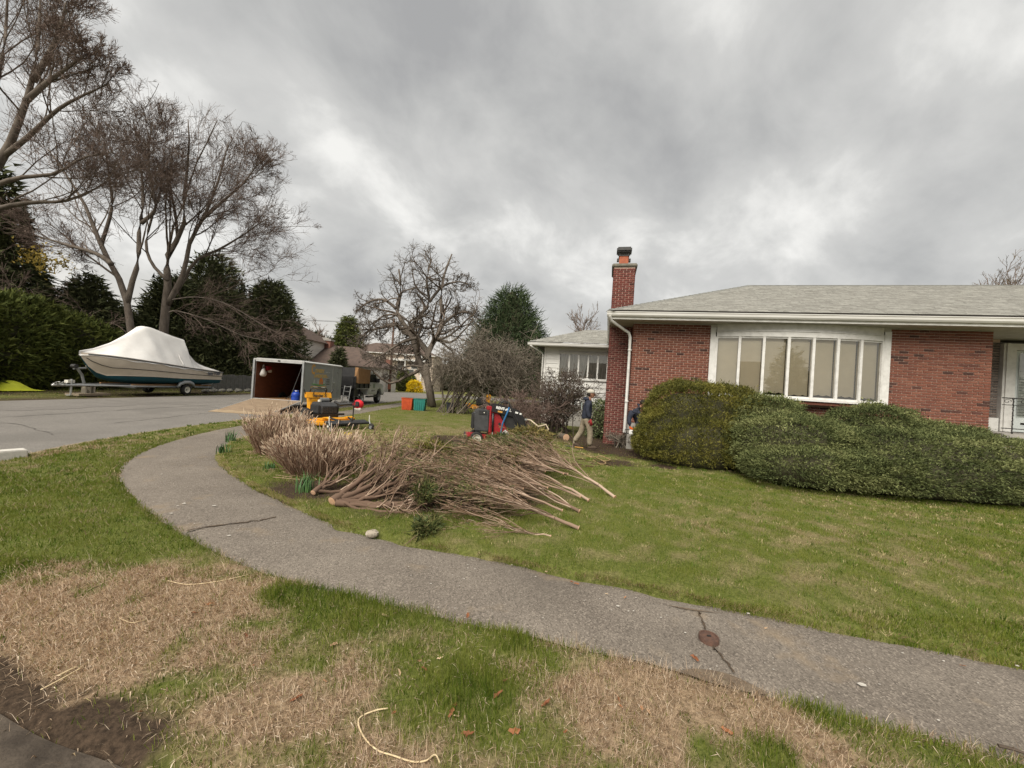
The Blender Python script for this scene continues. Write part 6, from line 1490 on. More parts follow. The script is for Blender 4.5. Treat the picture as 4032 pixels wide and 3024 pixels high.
# ---- stand-on mowers
def mower(lab, loc, rz, rake=True):
    T = thing('stand_on_mower', lab, 'mower', loc, rz, 'yellow stand-on mowers'); q = lambda x0, x1, y0, y1, z0, z1, nm, m, par=T, bv=.0: MB().bb(x0, x1, y0, y1, z0, z1).build(nm, m, par, bevel=bv)
    wheel('rear_wheel', (.44, -.32, .27), (1, 0, 0), .27, .25, T, M_rim, .5); wheel('rear_wheel', (-.44, -.32, .27), (-1, 0, 0), .27, .25, T, M_rim, .5)
    q(-.30, .30, -.62, .35, .24, .36, 'chassis', M_black); q(-.25, .25, -.86, -.60, .14, .18, 'platform', M_black)
    tw = MB().prism([(-.50, .36), (-.60, .92), (-.56, 1.02), (-.38, 1.0), (-.30, .80), (-.32, .36)], -.27, .27, 'yz').build('tower', M_yel, T, bevel=.02)
    pn = MB().prism([(-.40, .84), (-.44, 1.02), (-.34, 1.03), (-.28, .84)], -.43, .43, 'yz').build('control_panel', M_yel, T, bevel=.02)
    text_mesh('Stander X', .115, M_dark, pn, (0, -.272, .895), (math.radians(90 - 18), 0, math.radians(180)), bold=.004)
    MB().tube([(-.27, -.40, 1.0), (-.27, -.36, 1.13), (-.21, -.34, 1.18), (.21, -.34, 1.18), (.27, -.36, 1.13), (.27, -.40, 1.0)], .02, 7).build('hand_bar', M_black, T, smooth=True)
    MB().tube([(-.20, -.30, .98), (-.19, -.28, 1.08), (-.13, -.27, 1.12), (.13, -.27, 1.12), (.19, -.28, 1.08), (.20, -.30, .98)], .014, 7).build('hand_bar', M_blackp, T, smooth=True)
    for s in (-1, 1):
        MB().bb(s * .06, s * .19, -.365, -.325, 1.185, 1.20).build('grip_pad', M_rim, T)
        MB().tube([(s * .40, -.36, .92), (s * .46, -.36, 1.06), (s * .50, -.36, 1.16)], .016, 6).build('lever', M_black, T, smooth=True)
    en = MB().prism([(-.28, .40), (-.28, .68), (-.20, .74), (.22, .74), (.34, .62), (.34, .40)], -.27, .27, 'yz').build('engine', M_eng, T, bevel=.02)
    for k in range(9): MB().bb(-.24 + k * .055, -.21 + k * .055, -.16, .348, .44, .62).build('cooling_fin', M_blackp, en)
    MB().lathe((-.16, -.05, .80), (1, 0, 0), [(0, .06), (.0, .075), (.26, .075), (.26, .06)], 14, True).build('air_filter', M_eng2, en, smooth=True, auto=True)
    MB().lathe((.22, .1, .76), (0, 0, 1), [(0, .045), (.05, .045), (.06, .01)], 12, True).build('fuel_cap', M_rim, en)
    q(-.34, -.28, -.2, .3, .40, .66, 'side_tank', M_blackp, T, .02); q(.28, .34, -.2, .3, .40, .66, 'side_tank', M_blackp, T, .02)
    dk = MB().prism([(-.66, .20), (-.62, .78), (-.40, .92), (.40, .92), (.62, .78), (.66, .20)], .10, .24, 'xy').build('deck', M_yel, T, bevel=.03)
    MB().bb(-.5, .5, .30, .80, .242, .28).build('belt_cover', M_yel, dk, bevel=.02); MB().add([(-.64, .3, .22), (-.64, .7, .22), (-.92, .66, .10), (-.92, .34, .10), (-.64, .3, .19), (-.64, .7, .19), (-.92, .66, .08), (-.92, .34, .08)], [(0, 1, 2, 3), (7, 6, 5, 4), (0, 4, 5, 1), (2, 6, 7, 3), (1, 5, 6, 2), (0, 3, 7, 4)]).build('discharge_chute', M_yel, dk)
    for s in (-1, 1):
        MB().tube([(s * .36, .62, .30), (s * .40, .95, .34), (s * .40, 1.05, .30)], .03, 6).build('caster_arm', M_yel, T, smooth=True); wheel('caster', (s * .40, 1.05, .12), (s, 0, 0), .12, .09, T, M_rim, .5, False, 16)
        MB().tube([(s * .40, 1.05, .12), (s * .40, 1.05, .30)], .02, 6).build('caster_fork', M_black, T)
    q(-.5, .5, .28, .36, .34, .40, 'cross_bar', M_black)
    if rake:
        k = MB(); k.add([(-.55, 1.35, .30), (.75, 1.35, .30), (.75, 1.62, .24), (-.55, 1.62, .24), (-.55, 1.35, .25), (.75, 1.35, .25), (.75, 1.62, .19), (-.55, 1.62, .19)], [(0, 1, 2, 3), (7, 6, 5, 4), (0, 4, 5, 1), (2, 6, 7, 3), (1, 5, 6, 2), (0, 3, 7, 4)]); k.tube([(-.3, .9, .32), (-.1, 1.4, .29)], .03, 6); k.tube([(.3, .9, .32), (.3, 1.4, .29)], .03, 6)
        rk = k.build('dethatcher', M_black, T)
        for x in np.linspace(-.5, .7, 20): MB().tube([(x, 1.5, .22), (x + .01, 1.50, .12), (x, 1.42, .03)], .005, 4).build('tine', M_alu, rk)
        for x in (-.55, .75):
            wheel('caster', (x, 1.72, .11), (1, 0, 0), .11, .07, rk, M_steel, .55, False, 16); MB().tube([(x, 1.70, .11), (x, 1.6, .30)], .018, 6).build('caster_fork', M_steel, rk); MB().tube([(x, 1.60, .28), (x, 1.60, .46)], .013, 6).build('pin', M_rim, rk)
    return T
M_eng = pm('engine_grey', (.065, .065, .067), (.045, .045, .046), 9, .55); M_eng2 = pm('engine_light_grey', (.16, .165, .165), (.11, .115, .115), 9, .5)
MW1 = (-5.95, 12.3, 0)
mower('yellow stand-on mower with a black dethatcher rake before the trailer', MW1, math.radians(180 + 56))
m2 = at(1895, 1590, 25.6); mower('yellow stand-on mower parked far off beneath the pine', (m2.x, 25.6, 0), math.radians(100), False)
# red blower held on a pole rack beside the mower
T = thing('pole_rack', 'thin black pole rack standing by the yellow mower', 'rack', (-4.82, 11.85, 0)); MB().tube([(0, 0, .0), (0, 0, 1.02)], .018, 6).build('pole', M_black, T); MB().bb(-.14, .14, -.1, .1, .0, .03).build('foot', M_black, T); MB().bb(-.03, .16, -.03, .03, .70, .73).build('hook', M_black, T)
T = thing('leaf_blower', 'red and white backpack blower hanging on the pole rack', 'blower', (-4.72, 11.95, .66)); MB().ell((0, 0, .10), (.17, .12, .15), 14, 9).build('fan_housing', pm('blower_red', (.62, .02, .03), (.5, .016, .025), 7, .4), T, smooth=True); MB().bb(-.13, .13, -.10, .10, -.08, .0).build('fuel_tank', M_rim, T, bevel=.03); MB().bb(-.05, .07, -.15, -.10, .05, .2).build('engine_cover', M_blackp, T, bevel=.02); MB().tube([(-.12, 0, .1), (-.3, -.02, .10), (-.55, .0, .06), (-.75, .02, .14)], .045, 8).build('tube', M_blackp, T, smooth=True)

# ---- compact loader
LD = thing('compact_loader', 'small red and black walk-behind loader with white wheels and rental lettering', 'loader', (-.85, 10.55, 0), math.radians(8)); l_ = lambda x0, x1, y0, y1, z0, z1, nm, m, par=LD, bv=.0: MB().bb(x0, x1, y0, y1, z0, z1).build(nm, m, par, bevel=bv)
for x in (-.05, .78):
    for s in (-1, 1): wheel('wheel', (x, s * .34, .20), (0, s, 0), .20, .17, LD, M_rim if s < 0 else M_rim, .66)
l_(-.30, 1.0, -.24, .24, .12, .32, 'chassis', M_red, LD, .02); l_(-.36, -.1, -.40, .40, .26, .30, 'platform', M_red); l_(-.42, -.36, -.40, .4, .22, .30, 'platform_edge', M_dark)
MB().prism([(-.12, .40), (-.16, .98), (-.08, 1.06), (.30, 1.05), (.32, .40)], -.30, .26, 'xz').build('engine_cover', M_eng, LD, bevel=.04); l_(-.22, -.13, -.26, .22, .46, .94, 'fuel_tank', M_blackp, LD, .03)
MB().lathe((.1, -.06, 1.07), (0, 0, 1), [(0, .06), (.03, .055), (.04, .01)], 14, True).build('fuel_cap', M_blackp, LD); l_(-.02, .22, -.315, -.30, .92, 1.03, 'label_plate', M_blackp); l_(.12, .15, -.32, -.315, .96, .99, 'label_dot', M_rim)
MB().prism([(.30, .30), (.36, 1.12), (.48, 1.14), (.92, .42), (.86, .28)], -.27, .27, 'xz').build('mast', M_red, LD, bevel=.015); MB().lathe((.62, -.275, .66), (0, -1, 0), [(0, .04), (.004, .04), (.004, .0005)], 14).build('pivot_hole', M_dark, LD)
MB().tube([(.42, -.30, .42), (.40, -.30, .98)], .035, 8).build('ram', M_black, LD, smooth=True); MB().tube([(.42, -.30, .28), (.42, -.30, .42)], .018, 8).build('ram_rod', M_alu, LD)
arm = MB().prism([(.34, 1.02), (.36, 1.20), (.50, 1.24), (1.18, 1.10), (1.36, .86), (1.46, .45), (1.30, .40), (1.12, .70), (1.0, .90)], -.36, -.31, 'xz').build('loader_arm', M_black, LD, bevel=.006); MB().prism([(.34, 1.02), (.36, 1.20), (.50, 1.24), (1.18, 1.10), (1.36, .86), (1.46, .45), (1.30, .40), (1.12, .70), (1.0, .90)], .31, .36, 'xz').build('loader_arm', M_black, LD, bevel=.006)
MB().prism([(.62, .98), (1.02, .90), (1.26, .50), (1.12, .44), (.80, .60)], -.30, .30, 'xz').build('shroud', M_blackp, LD, bevel=.01)
text_mesh('RENT-ALL', .105, pm('white_letter', (.80, .80, .77), None, 9, .5), arm, (.70, -.3625, 1.085), (math.radians(90), math.radians(9), 0), bold=.005); MB().box((.60, -.364, 1.03), (.14, .004, .045), (0, math.radians(9), 0)).build('orange_label', M_goldo, arm)
MB().box((1.10, -.364, 1.03), (.09, .004, .05), (0, math.radians(12), 0)).box((1.22, -.364, 1.00), (.06, .004, .05), (0, math.radians(12), 0)).build('white_label', bpy.data.materials['white_letter'], arm)
pl = MB().prism([(.66, .36), (.80, .50), (.92, .40), (.86, .28), (.68, .26)], -.285, -.278, 'xz').build('badge', bpy.data.materials['white_letter'], LD); text_mesh('R', .14, M_dark, pl, (.77, -.287, .33), (math.radians(90), 0, 0), bold=.005)
MB().tube([(.50, -.32, 1.14), (.56, -.33, 1.30), (.72, -.34, 1.36), (.86, -.34, 1.30), (.98, -.36, 1.08), (1.12, -.37, .84), (1.22, -.36, .55)], .020, 7).build('hose', M_blackp, LD, smooth=True); MB().tube([(.56, -.30, 1.16), (.66, -.2, 1.30), (.84, -.15, 1.28)], .018, 7).build('hose', M_blackp, LD, smooth=True)
MB().tube([(.86, -.40, 1.18), (.80, -.40, .98), (.70, -.38, .70), (.66, -.37, .40), (.64, -.36, .28)], .026, 7).build('blue_hose', pm('blue_hose', (.02, .10, .24), (.03, .14, .30), 8, .5), LD, smooth=True)
l_(1.30, 1.42, -.5, .5, .10, .55, 'attachment_plate', M_black, LD, .02); l_(.30, .34, -.31, -.26, .40, 1.1, 'mast_edge', M_red)
l_(.22, .38, -.2, .2, 1.05, 1.16, 'control_console', M_red, LD, .02)

LD.scale = (.9, .9, .9)

# ---- bins by the crabapple
def bin_(lab, c, m, w, h, rz=0.):
    T = thing('lawn_bin', lab, 'bin', (c[0], c[1], .02), rz, 'bins under the crabapple'); a = w * .43; b = w * .5
    MB().add([(-a, -a * .8, 0), (a, -a * .8, 0), (a, a * .8, 0), (-a, a * .8, 0), (-b, -b * .8, h), (b, -b * .8, h), (b, b * .8, h), (-b, b * .8, h)], [(3, 2, 1, 0), (0, 1, 5, 4), (1, 2, 6, 5), (2, 3, 7, 6), (3, 0, 4, 7)]).build('body', m, T)
    MB().bb(-b - .02, b + .02, -b * .8 - .02, b * .8 + .02, h - .04, h).build('rim', m, T, bevel=.01); MB().bb(-b + .03, b - .03, -b * .8 + .03, b * .8 - .03, h - .08, h + .006).build('contents', M_soil, T)
    for k in range(5): MB().bb(-a * .9 + k * a * .42, -a * .9 + k * a * .42 + .03, -b * .8 - .008, -a * .8 + .02, .05, h - .06).build('rib', m, T)
    return T
q = gnd(1604, 1616); bin_('orange plastic bin beside the teal one', (q.x, q.y), pm('orange_plastic', (.52, .085, .025), (.40, .062, .02), 5, .5), .58, .66); q2 = gnd(1650, 1618); bin_('teal plastic bin beside the orange one', (q.x + .66, q.y + .02), pm('teal_plastic', (.025, .19, .16), (.02, .15, .13), 5, .5), .62, .66)
q = gnd(1772, 1624); bin_('dull grey-blue bin standing apart at the foot of the bare shrub', (q.x, q.y), pm('slate_plastic', (.085, .088, .10), (.065, .067, .078), 5, .6), .40, .52)
# ================================================================ shrink-wrapped boat on its trailer
M_gel = pm('cream_gelcoat', (.66, .58, .48), (.60, .525, .43), 3, .25, spec=.5)
M_teal = pm('teal_antifouling', (.012, .085, .115), (.018, .065, .085), 3, .7)
M_wrap = pm('white_shrink_wrap', (.82, .80, .77), (.76, .735, .70), 2.2, .38, .25, 5, spec=.4)
BT = thing('motor_boat', 'cream and teal motor boat shrink-wrapped in white on a trailer', 'boat', (-18.9, 16.8, .0)); s_ = lambda x, T: np.interp(x, [a for a, b in T], [b for a, b in T])
B_ = [(0, .02), (.25, .26), (.6, .55), (1.2, .88), (2.2, 1.12), (3.6, 1.22), (6.8, 1.15)]; ZS = [(0, 1.90), (.6, 1.87), (1.2, 1.82), (2.5, 1.70), (4.2, 1.55), (6.8, 1.38)]
ZC = [(0, 1.73), (.3, 1.31), (.6, 1.05), (.9, .92), (1.3, .95), (2.5, .96), (4.2, .91), (6.8, .90)]; BC = [(0, .01), (.25, .03), (.6, .10), (.9, .25), (1.3, .55), (2.2, .90), (3.6, 1.08), (6.8, 1.06)]; ZK = [(0, 1.70), (.3, 1.28), (.6, 1.0), (.9, .78), (1.4, .62), (2.5, .56), (6.8, .58)]
ST = np.concatenate([np.linspace(0, 1.2, 9), np.linspace(1.5, 6.8, 14)])
def loft(rows):
    R = np.array(rows); n, m = R.shape[:2]; i = np.arange(n - 1)[:, None] * m + np.arange(m - 1)[None]
    return R.reshape(-1, 3), np.stack([i, i + 1, i + m + 1, i + m], -1).reshape(-1, 4)
def both(rows):
    return [list(r) + [(-x, y, z) for x, y, z in reversed(r)][0:] for r in rows]
side_r = []; bot_r = []
for y in ST:
    b, zs, zc, bc, zk = (float(s_(y, T)) for T in (B_, ZS, ZC, BC, ZK))
    side_r.append([(b, y, zs), (b * .985, y, zs * .8 + zc * .2), (b * .55 + bc * .45, y, zs * .45 + zc * .55), (bc, y, zc)]); bot_r.append([(bc, y, zc), (bc * .93, y, zc - min(.2, (zc - zk) * .7)), (bc * .55, y, zk + .04), (0.0, y, zk)])
hull = bpy.data.objects.new('hull', None)
for sg in (1, -1):
    V, F = loft([[(x * sg, y, z) for x, y, z in r] for r in side_r]); o = np_mesh('topside', V, F if sg < 0 else F[:, ::-1], M_gel, BT, smooth=True)
    V, F = loft([[(x * sg, y, z) for x, y, z in r] for r in bot_r]); np_mesh('bottom', V, F if sg < 0 else F[:, ::-1], M_teal, BT, smooth=True)
    P = [(sg * (float(s_(y, B_)) * .55 + float(s_(y, BC)) * .45 + .012), y, float(s_(y, ZS)) * .40 + float(s_(y, ZC)) * .60 - .0) for y in ST[1:]]; MB().tube(P, .014, 5).build('rub_strake', M_dark, BT)
    P = [(sg * (float(s_(y, BC)) + .01), y, float(s_(y, ZC)) + .01) for y in ST[2:]]; MB().tube(P, .022, 5).build('spray_rail', M_gel, BT)
    P = [(sg * (float(s_(y, B_)) + .012), y, float(s_(y, ZS)) - .05) for y in ST[1:]]; MB().tube(P, .03, 5).build('gunwale', pm('dark_rub_rail', (.10, .10, .10), None, 5, .6) if sg > 0 else bpy.data.materials['dark_rub_rail'], BT)  # rub rail line coloured dark as the shadow under the cover
bpy.data.objects.remove(hull)
tr_ = side_r[-1]; br_ = bot_r[-1]; poly = tr_ + br_[1:]; poly = poly + [(-x, y, z) for x, y, z in reversed(poly[:-1])]
MB().add(poly, [tuple(range(len(poly)))]).build('transom', M_gel, BT)
text_mesh('Salty TOES', .21, pm('navy_letter', (.03, .05, .09), None, 8, .5), BT, (1.205, 6.05, 1.18), (math.radians(88), 0, math.radians(91)), bold=.006, shear=.15)
MB().tube([(1.0, 6.8, 1.0), (1.02, 6.95, .9)], .02, 6).build('cleat', M_alu, BT); MB().tube([(1.0, 6.85, .98), (.9, 6.3, .62), (.85, 5.6, .56)], .012, 5).build('strap', M_alu, BT)
# wrap
RT = [(-.06, 1.96), (.5, 2.12), (1.2, 2.45), (1.9, 2.92), (2.45, 3.34), (2.62, 3.47), (2.95, 3.47), (3.4, 3.34), (4.0, 3.18), (4.42, 3.10), (4.55, 3.0), (4.68, 2.74), (5.0, 2.32), (5.5, 1.95), (6.1, 1.70), (6.86, 1.48)]
TWd = [(-.06, .01), (.5, .04), (1.2, .07), (1.9, .12), (2.45, .20), (2.95, .28), (3.6, .46), (4.2, .60), (4.45, .66), (4.7, .55), (5.8, .45), (6.86, .85)]
r_ = rng(77); rows = []; ys = np.concatenate([np.linspace(-.06, 4.35, 38), np.linspace(4.42, 4.8, 9), np.linspace(4.9, 6.88, 18)])
for y in ys:
    b = float(s_(max(y, 0), B_)) + .03; zs = float(s_(max(y, 0), ZS)); zt = float(s_(y, RT)); w = min(float(s_(y, TWd)), b); row = []
    hem = -.13 + .025 * math.sin(y * 3.1) + .02 * math.sin(y * 7.7)
    for t in (0, .04, .12, .25, .4, .55, .7, .82, .92, 1.0):
        x = b + (w - b) * t ** 1.08; z = (zs + hem) + (zt - .06 - zs - hem) * t; bul = math.sin(t * math.pi) * (-.05 if y < 4.6 else -.10); wr = (.014 * math.sin(y * 9 + t * 5) + .02 * math.sin(y * 4.3 - t * 9 + 1) + (.05 * math.exp(-((y - 4.42 - .25 * (1 - t)) / .07) ** 2))) * math.sin(t * math.pi)
        row.append((x + bul + wr, y, z))
    row += [(w * .75, y, zt - .02), (w * .35, y, zt), (0, y, zt + .005)]
    rows.append(row + [(-x, yy, z) for x, yy, z in reversed(row[:-1])])
V, F = loft(rows); cov = np_mesh('shrink_wrap', V, F[:, ::-1], M_wrap, BT, smooth=True)
MB().tube([(1.23, 3.85, 1.50), (1.16, 3.9, 1.72), (1.06, 3.82, 1.95), (.97, 3.8, 2.2)], [.03, .035, .02, .008], 6).build('wrap_fold', M_wrap, cov, smooth=True)
# trailer of the boat
BTR = thing('boat_trailer', 'galvanised boat trailer under the shrink-wrapped boat', 'trailer', (-18.9, 16.8, 0)); g_ = lambda nm, m=M_steel, **k: None
for sg in (1, -1):
    MB().tube([(sg * .06, -.5, .46), (sg * .5, .6, .47), (sg * .92, 1.6, .46), (sg * .92, 6.2, .42)], .05, 4).build('frame_rail', M_steel, BTR); MB().bb(sg * .72, sg * .80, 1.6, 6.4, .50, .56).build('bunk', M_ply, BTR)
    wheel('wheel', (sg * 1.02, 4.35, .30), (sg, 0, 0), .30, .20, BTR, M_rim, .58)
    MB().tube([(sg * 1.04, 3.80, .42), (sg * 1.04, 3.96, .62), (sg * 1.04, 4.2, .71), (sg * 1.04, 4.5, .71), (sg * 1.04, 4.74, .62), (sg * 1.04, 4.90, .42)], [.06, .10, .12, .12, .10, .06], 6).build('fender', M_steel, BTR, smooth=True)
    MB().bb(sg * .82, sg * 1.05, 6.2, 6.28, .30, .46).build('tail_lamp', M_steel, BTR)
for y in (1.7, 3.2, 4.35, 5.9): MB().bb(-.88, .88, y - .04, y + .04, .38, .46).build('cross_member', M_steel, BTR)
MB().tube([(0, -.8, .46), (0, .6, .47)], .06, 4).build('tongue', M_steel, BTR); MB().lathe((0, -.95, .46), (0, 1, 0), [(0, .05), (.2, .06)], 10, True).build('coupler', M_alu, BTR, smooth=True)
MB().tube([(0, .25, .47), (0, .12, .9), (0, -.12, 1.25)], .05, 6).tube([(0, -.22, 1.18), (0, .25, 1.22)], .045, 6).build('winch_post', M_steel, BTR); MB().lathe((-.09, -.2, 1.28), (1, 0, 0), [(0, .09), (.18, .09)], 14, True).build('winch', M_dark, BTR)
MB().tube([(.10, -.35, .06), (.10, -.35, .72)], .035, 7).bb(.02, .18, -.45, -.25, .02, .06).build('jack', M_alu, BTR); MB().bb(-.06, .1, -.48, -.22, .56, .68).build('jack_bracket', M_rim, BTR)
b = MB()
for k in range(26): t = k / 25; b.tube([(.14 + .1 * math.sin(t * 20), -.6 - .4 * t, .55 + .06 * math.cos(t * 17)), (.14 + .1 * math.sin((t + .04) * 20), -.6 - .4 * (t + .04), .55 + .06 * math.cos((t + .04) * 17))], .012, 4)
b.build('safety_chain', M_alu, BTR)
T = thing('concrete_blocks', 'concrete block on a plank supporting the boat trailer tongue', 'block', (-18.75, 17.0, 0)); M_cb = pm('block_concrete', (.40, .36, .29), (.32, .29, .23), 15, .95, .3)
MB().bb(-.3, .3, -.55, .75, .02, .12).build('plank', pm('grey_timber', (.30, .24, .17), (.22, .175, .125), 5, .9, stretch=(4, 1, 4)), T); 
for (y0, y1) in ((-.12, -.06), (.05, .11), (.22, .28)): MB().bb(-.1, .1, y0, y1, .124, .42).build('block_web', M_cb, T)
MB().bb(-.1, -.05, -.06, .22, .124, .42).build('block_face', M_cb, T); MB().bb(-.1, .1, -.02, .25, .424, .455).build('wood_pad', bpy.data.materials['grey_timber'], T)
# ================================================================ people and their tools
def skin(name, pts, edges, m, parent, sub=2):
    """a continuous surface grown over joints (x, y, z, rx[, ry])"""
    me = bpy.data.meshes.new(name); me.from_pydata([p[:3] for p in pts], edges, []); o = bpy.data.objects.new(name, me); COL.objects.link(o)
    md = o.modifiers.new('skin', 'SKIN'); md.use_smooth_shade = True; md.branch_smoothing = .3
    if not me.skin_vertices: me.skin_vertices.new() if hasattr(me.skin_vertices, 'new') else None
    for i, p in enumerate(pts): d = me.skin_vertices[0].data[i]; d.radius = (p[3], p[4] if len(p) > 4 else p[3]); d.use_root = i == 0
    ss = o.modifiers.new('sub', 'SUBSURF'); ss.levels = ss.render_levels = sub
    dg = bpy.context.evaluated_depsgraph_get(); out = bpy.data.meshes.new_from_object(o.evaluated_get(dg)); bpy.data.objects.remove(o)
    return link_mesh(name, out, m, parent, True)
chain = lambda n, s=0: [(s + i, s + i + 1) for i in range(n - 1)]
M_skin = pm('skin', (.30, .155, .10), (.25, .125, .08), 12, .55)
M_jkt = pm('navy_jacket', (.018, .022, .036), (.030, .034, .050), 9, .85, .5, 16)
M_pant = pm('tan_work_trousers', (.27, .225, .165), (.18, .148, .105), 9, .9, .8, 14)
M_glove = pm('red_glove', (.30, .022, .025), (.22, .016, .02), 14, .7)
M_boot = pm('brown_boot', (.07, .048, .032), (.045, .03, .02), 12, .8)
def hand(c, d, palm, m, parent, name='glove', sc=1.0, side=1):
    """palm and five bent fingers; d towards the fingertips, palm the facing direction"""
    c = Vector(c); d = Vector(d).normalized(); n = Vector(palm).normalized(); w = d.cross(n).normalized() * side; pts = []; ed = []
    def add(p, r): pts.append((*p, r * sc)); return len(pts) - 1
    a = add(c - d * .03 * sc, .026); b = add(c + d * .03 * sc, .032); e = add(c + d * .07 * sc, .030); ed += [(a, b), (b, e)]
    for k, (o, l) in enumerate(((-.030, .060), (-.010, .072), (.010, .068), (.029, .052))):
        p = c + (d * .075 + w * o) * sc; i = add(p, .0105); ed.append((e, i)); q = p + (d * l * .5 + n * .014) * sc; j = add(q, .0095); z = q + (d * l * .35 + n * .03) * sc; g = add(z, .008); ed += [(i, j), (j, g)]
    p = c + (w * -.036 + d * .01) * sc; i = add(p, .013); j = add(p + (w * -.022 + d * .03 + n * .01) * sc, .011); g = add(p + (w * -.026 + d * .055 + n * .024) * sc, .009); ed += [(b, i), (i, j), (j, g)]
    return skin(name, pts, ed, m, parent, 1)
def head_into(b, c, f, s=1.0):
    """skull, jaw, nose, ears, brow; f = facing direction (horizontal)"""
    c = Vector(c); f = Vector(f).normalized(); l = Vector((0, 0, 1)).cross(f).normalized(); a = math.atan2(f.y, f.x)
    b.ell(c, (.098 * s, .077 * s, .118 * s), 16, 11, (0, 0, a)); b.ell(c + f * .022 * s + Vector((0, 0, -.062 * s)), (.068 * s, .056 * s, .062 * s), 14, 9, (0, 0, a)); b.ell(c + f * .100 * s + Vector((0, 0, -.018 * s)), (.026 * s, .014 * s, .024 * s), 10, 7, (0, .3, a)); b.ell(c + f * .083 * s + Vector((0, 0, -.066 * s)), (.014 * s, .026 * s, .010 * s), 10, 6, (0, 0, a)); b.ell(c + f * .080 * s + Vector((0, 0, .018 * s)), (.018 * s, .050 * s, .010 * s), 10, 6, (0, 0, a))
    for sg in (1, -1): b.ell(c + l * sg * .076 * s - f * .008 * s + Vector((0, 0, -.012 * s)), (.022 * s, .009 * s, .032 * s), 8, 6, (0, 0, a))
def clothe(o, f):
    """what is worn next to the body under jacket and trousers"""
    for m in (M_jkt, M_pant, M_boot): o.data.materials.append(m)
    for q in o.data.polygons: q.material_index = f(q.center)
def face_parts(c, f, par, s=1.0):
    c = Vector(c); f = Vector(f).normalized(); l = Vector((0, 0, 1)).cross(f).normalized()
    for sg in (1, -1): MB().ell(c + f * .087 * s + l * sg * .032 * s + Vector((0, 0, .002)), (.012 * s, .012 * s, .008 * s), 8, 6).build('eye', M_dark, par, smooth=True)
# ---- man walking to the right
PZ = .045; p0 = gnd(2300, 1772); W1 = thing('person', 'person in navy jacket, tan work trousers, cap and red gloves walking past the chimney', 'person', (p0.x, p0.y, PZ), math.radians(-8)); f = Vector((1, 0, 0))
# local x = walking direction, hips at 0.84
body = [(0, 0, .86, .11), (.02, 0, 1.0, .12), (.03, 0, 1.2, .13), (.035, 0, 1.32, .08), (.06, 0, 1.39, .05), (.075, 0, 1.44, .048), (.03, -.16, 1.30, .05), (.0, -.19, 1.06, .036), (.10, -.19, .86, .028), (.03, .16, 1.30, .05), (-.02, .19, 1.06, .036), (.04, .19, .84, .028), (.06, -.09, .80, .085), (.13, -.09, .45, .055), (.14, -.09, .10, .038), (.23, -.09, .03, .032), (-.06, .09, .80, .085), (-.10, .09, .46, .055), (-.30, .09, .14, .038), (-.24, .09, .03, .032)]
ed = [(0, 1), (1, 2), (2, 3), (3, 4), (4, 5), (3, 6), (6, 7), (7, 8), (3, 9), (9, 10), (10, 11), (0, 12), (12, 13), (13, 14), (14, 15), (0, 16), (16, 17), (17, 18), (18, 19)]
bo = skin('body', body, ed, M_skin, W1, 1)
hd = Vector((.10, 0, 1.52)); b = MB(); head_into(b, hd, (1, 0, -.15), .95); ho = b.build('head', M_skin, W1, smooth=True); face_parts(hd, (1, 0, 0), ho, .95)
# join the head to the body: one continuous figure
bm_ = bmesh.new(); bm_.from_mesh(bo.data); bm_.from_mesh(ho.data); bm_.to_mesh(bo.data); bm_.free()
for ch in list(ho.children): ch.parent = bo
bpy.data.objects.remove(ho); clothe(bo, lambda c: 1 if .82 < c.z < 1.36 else 2 if .1 < c.z <= .82 else 3 if c.z <= .1 else 0)
skin('jacket', [(.0, 0, .76, .165, .15), (.01, 0, .95, .165, .15), (.02, 0, 1.12, .165, .15), (.03, 0, 1.27, .15, .13), (.045, 0, 1.36, .09), (.03, -.19, 1.28, .075), (.0, -.215, 1.06, .066), (.09, -.215, .86, .055), (.02, .19, 1.28, .075), (-.04, .215, 1.06, .066), (.02, .215, .84, .055)], [(0, 1), (1, 2), (2, 3), (3, 4), (3, 5), (5, 6), (6, 7), (3, 8), (8, 9), (9, 10)], M_jkt, W1)
skin('hood', [(-.07, 0, 1.33, .07), (-.05, -.07, 1.38, .055), (-.05, .07, 1.38, .055), (.05, -.10, 1.37, .04), (.05, .10, 1.37, .04)], [(0, 1), (0, 2), (1, 3), (2, 4)], M_jkt, W1)
MB().bb(-.150, -.138, -.10, .10, 1.08, 1.26).build('back_print', pm('pale_print', (.42, .48, .45), (.3, .35, .33), 30, .8), W1)
skin('trousers', [(.0, 0, .90, .14, .125), (.0, 0, .80, .14, .125), (.07, -.09, .72, .098), (.13, -.09, .45, .082), (.125, -.09, .22, .084), (.14, -.09, .09, .078), (-.06, .09, .72, .098), (-.10, .09, .46, .080), (-.22, .09, .26, .078), (-.29, .09, .15, .072)], [(0, 1), (1, 2), (2, 3), (3, 4), (4, 5), (1, 6), (6, 7), (7, 8), (8, 9)], M_pant, W1)
for (x, y, z, rz) in ((.17, -.09, .0, 0), (-.25, .09, .03, .5)):
    o = MB().ell((.04, 0, .05), (.135, .052, .058), 14, 8).bb(-.09, .16, -.047, .047, -.012, .018).build('boot', M_boot, W1, smooth=True, auto=True); o.location = (x, y, z); o.rotation_euler = (0, rz, 0)
hand((.115, -.215, .80), (.15, 0, -1), (0, 1, 0), M_glove, W1, sc=1.15); hand((.04, .215, .78), (.12, 0, -1), (0, -1, 0), M_glove, W1, sc=1.15, side=-1)
cp = MB(); cp.ell((.08, 0, 1.565), (.110, .092, .085), 16, 10); cp.v = [(x, y, max(z, 1.535)) for x, y, z in cp.v]; cap = cp.build('cap', pm('pale_cap_cloth', (.48, .46, .40), (.34, .31, .26), 14, .9), W1, smooth=True)
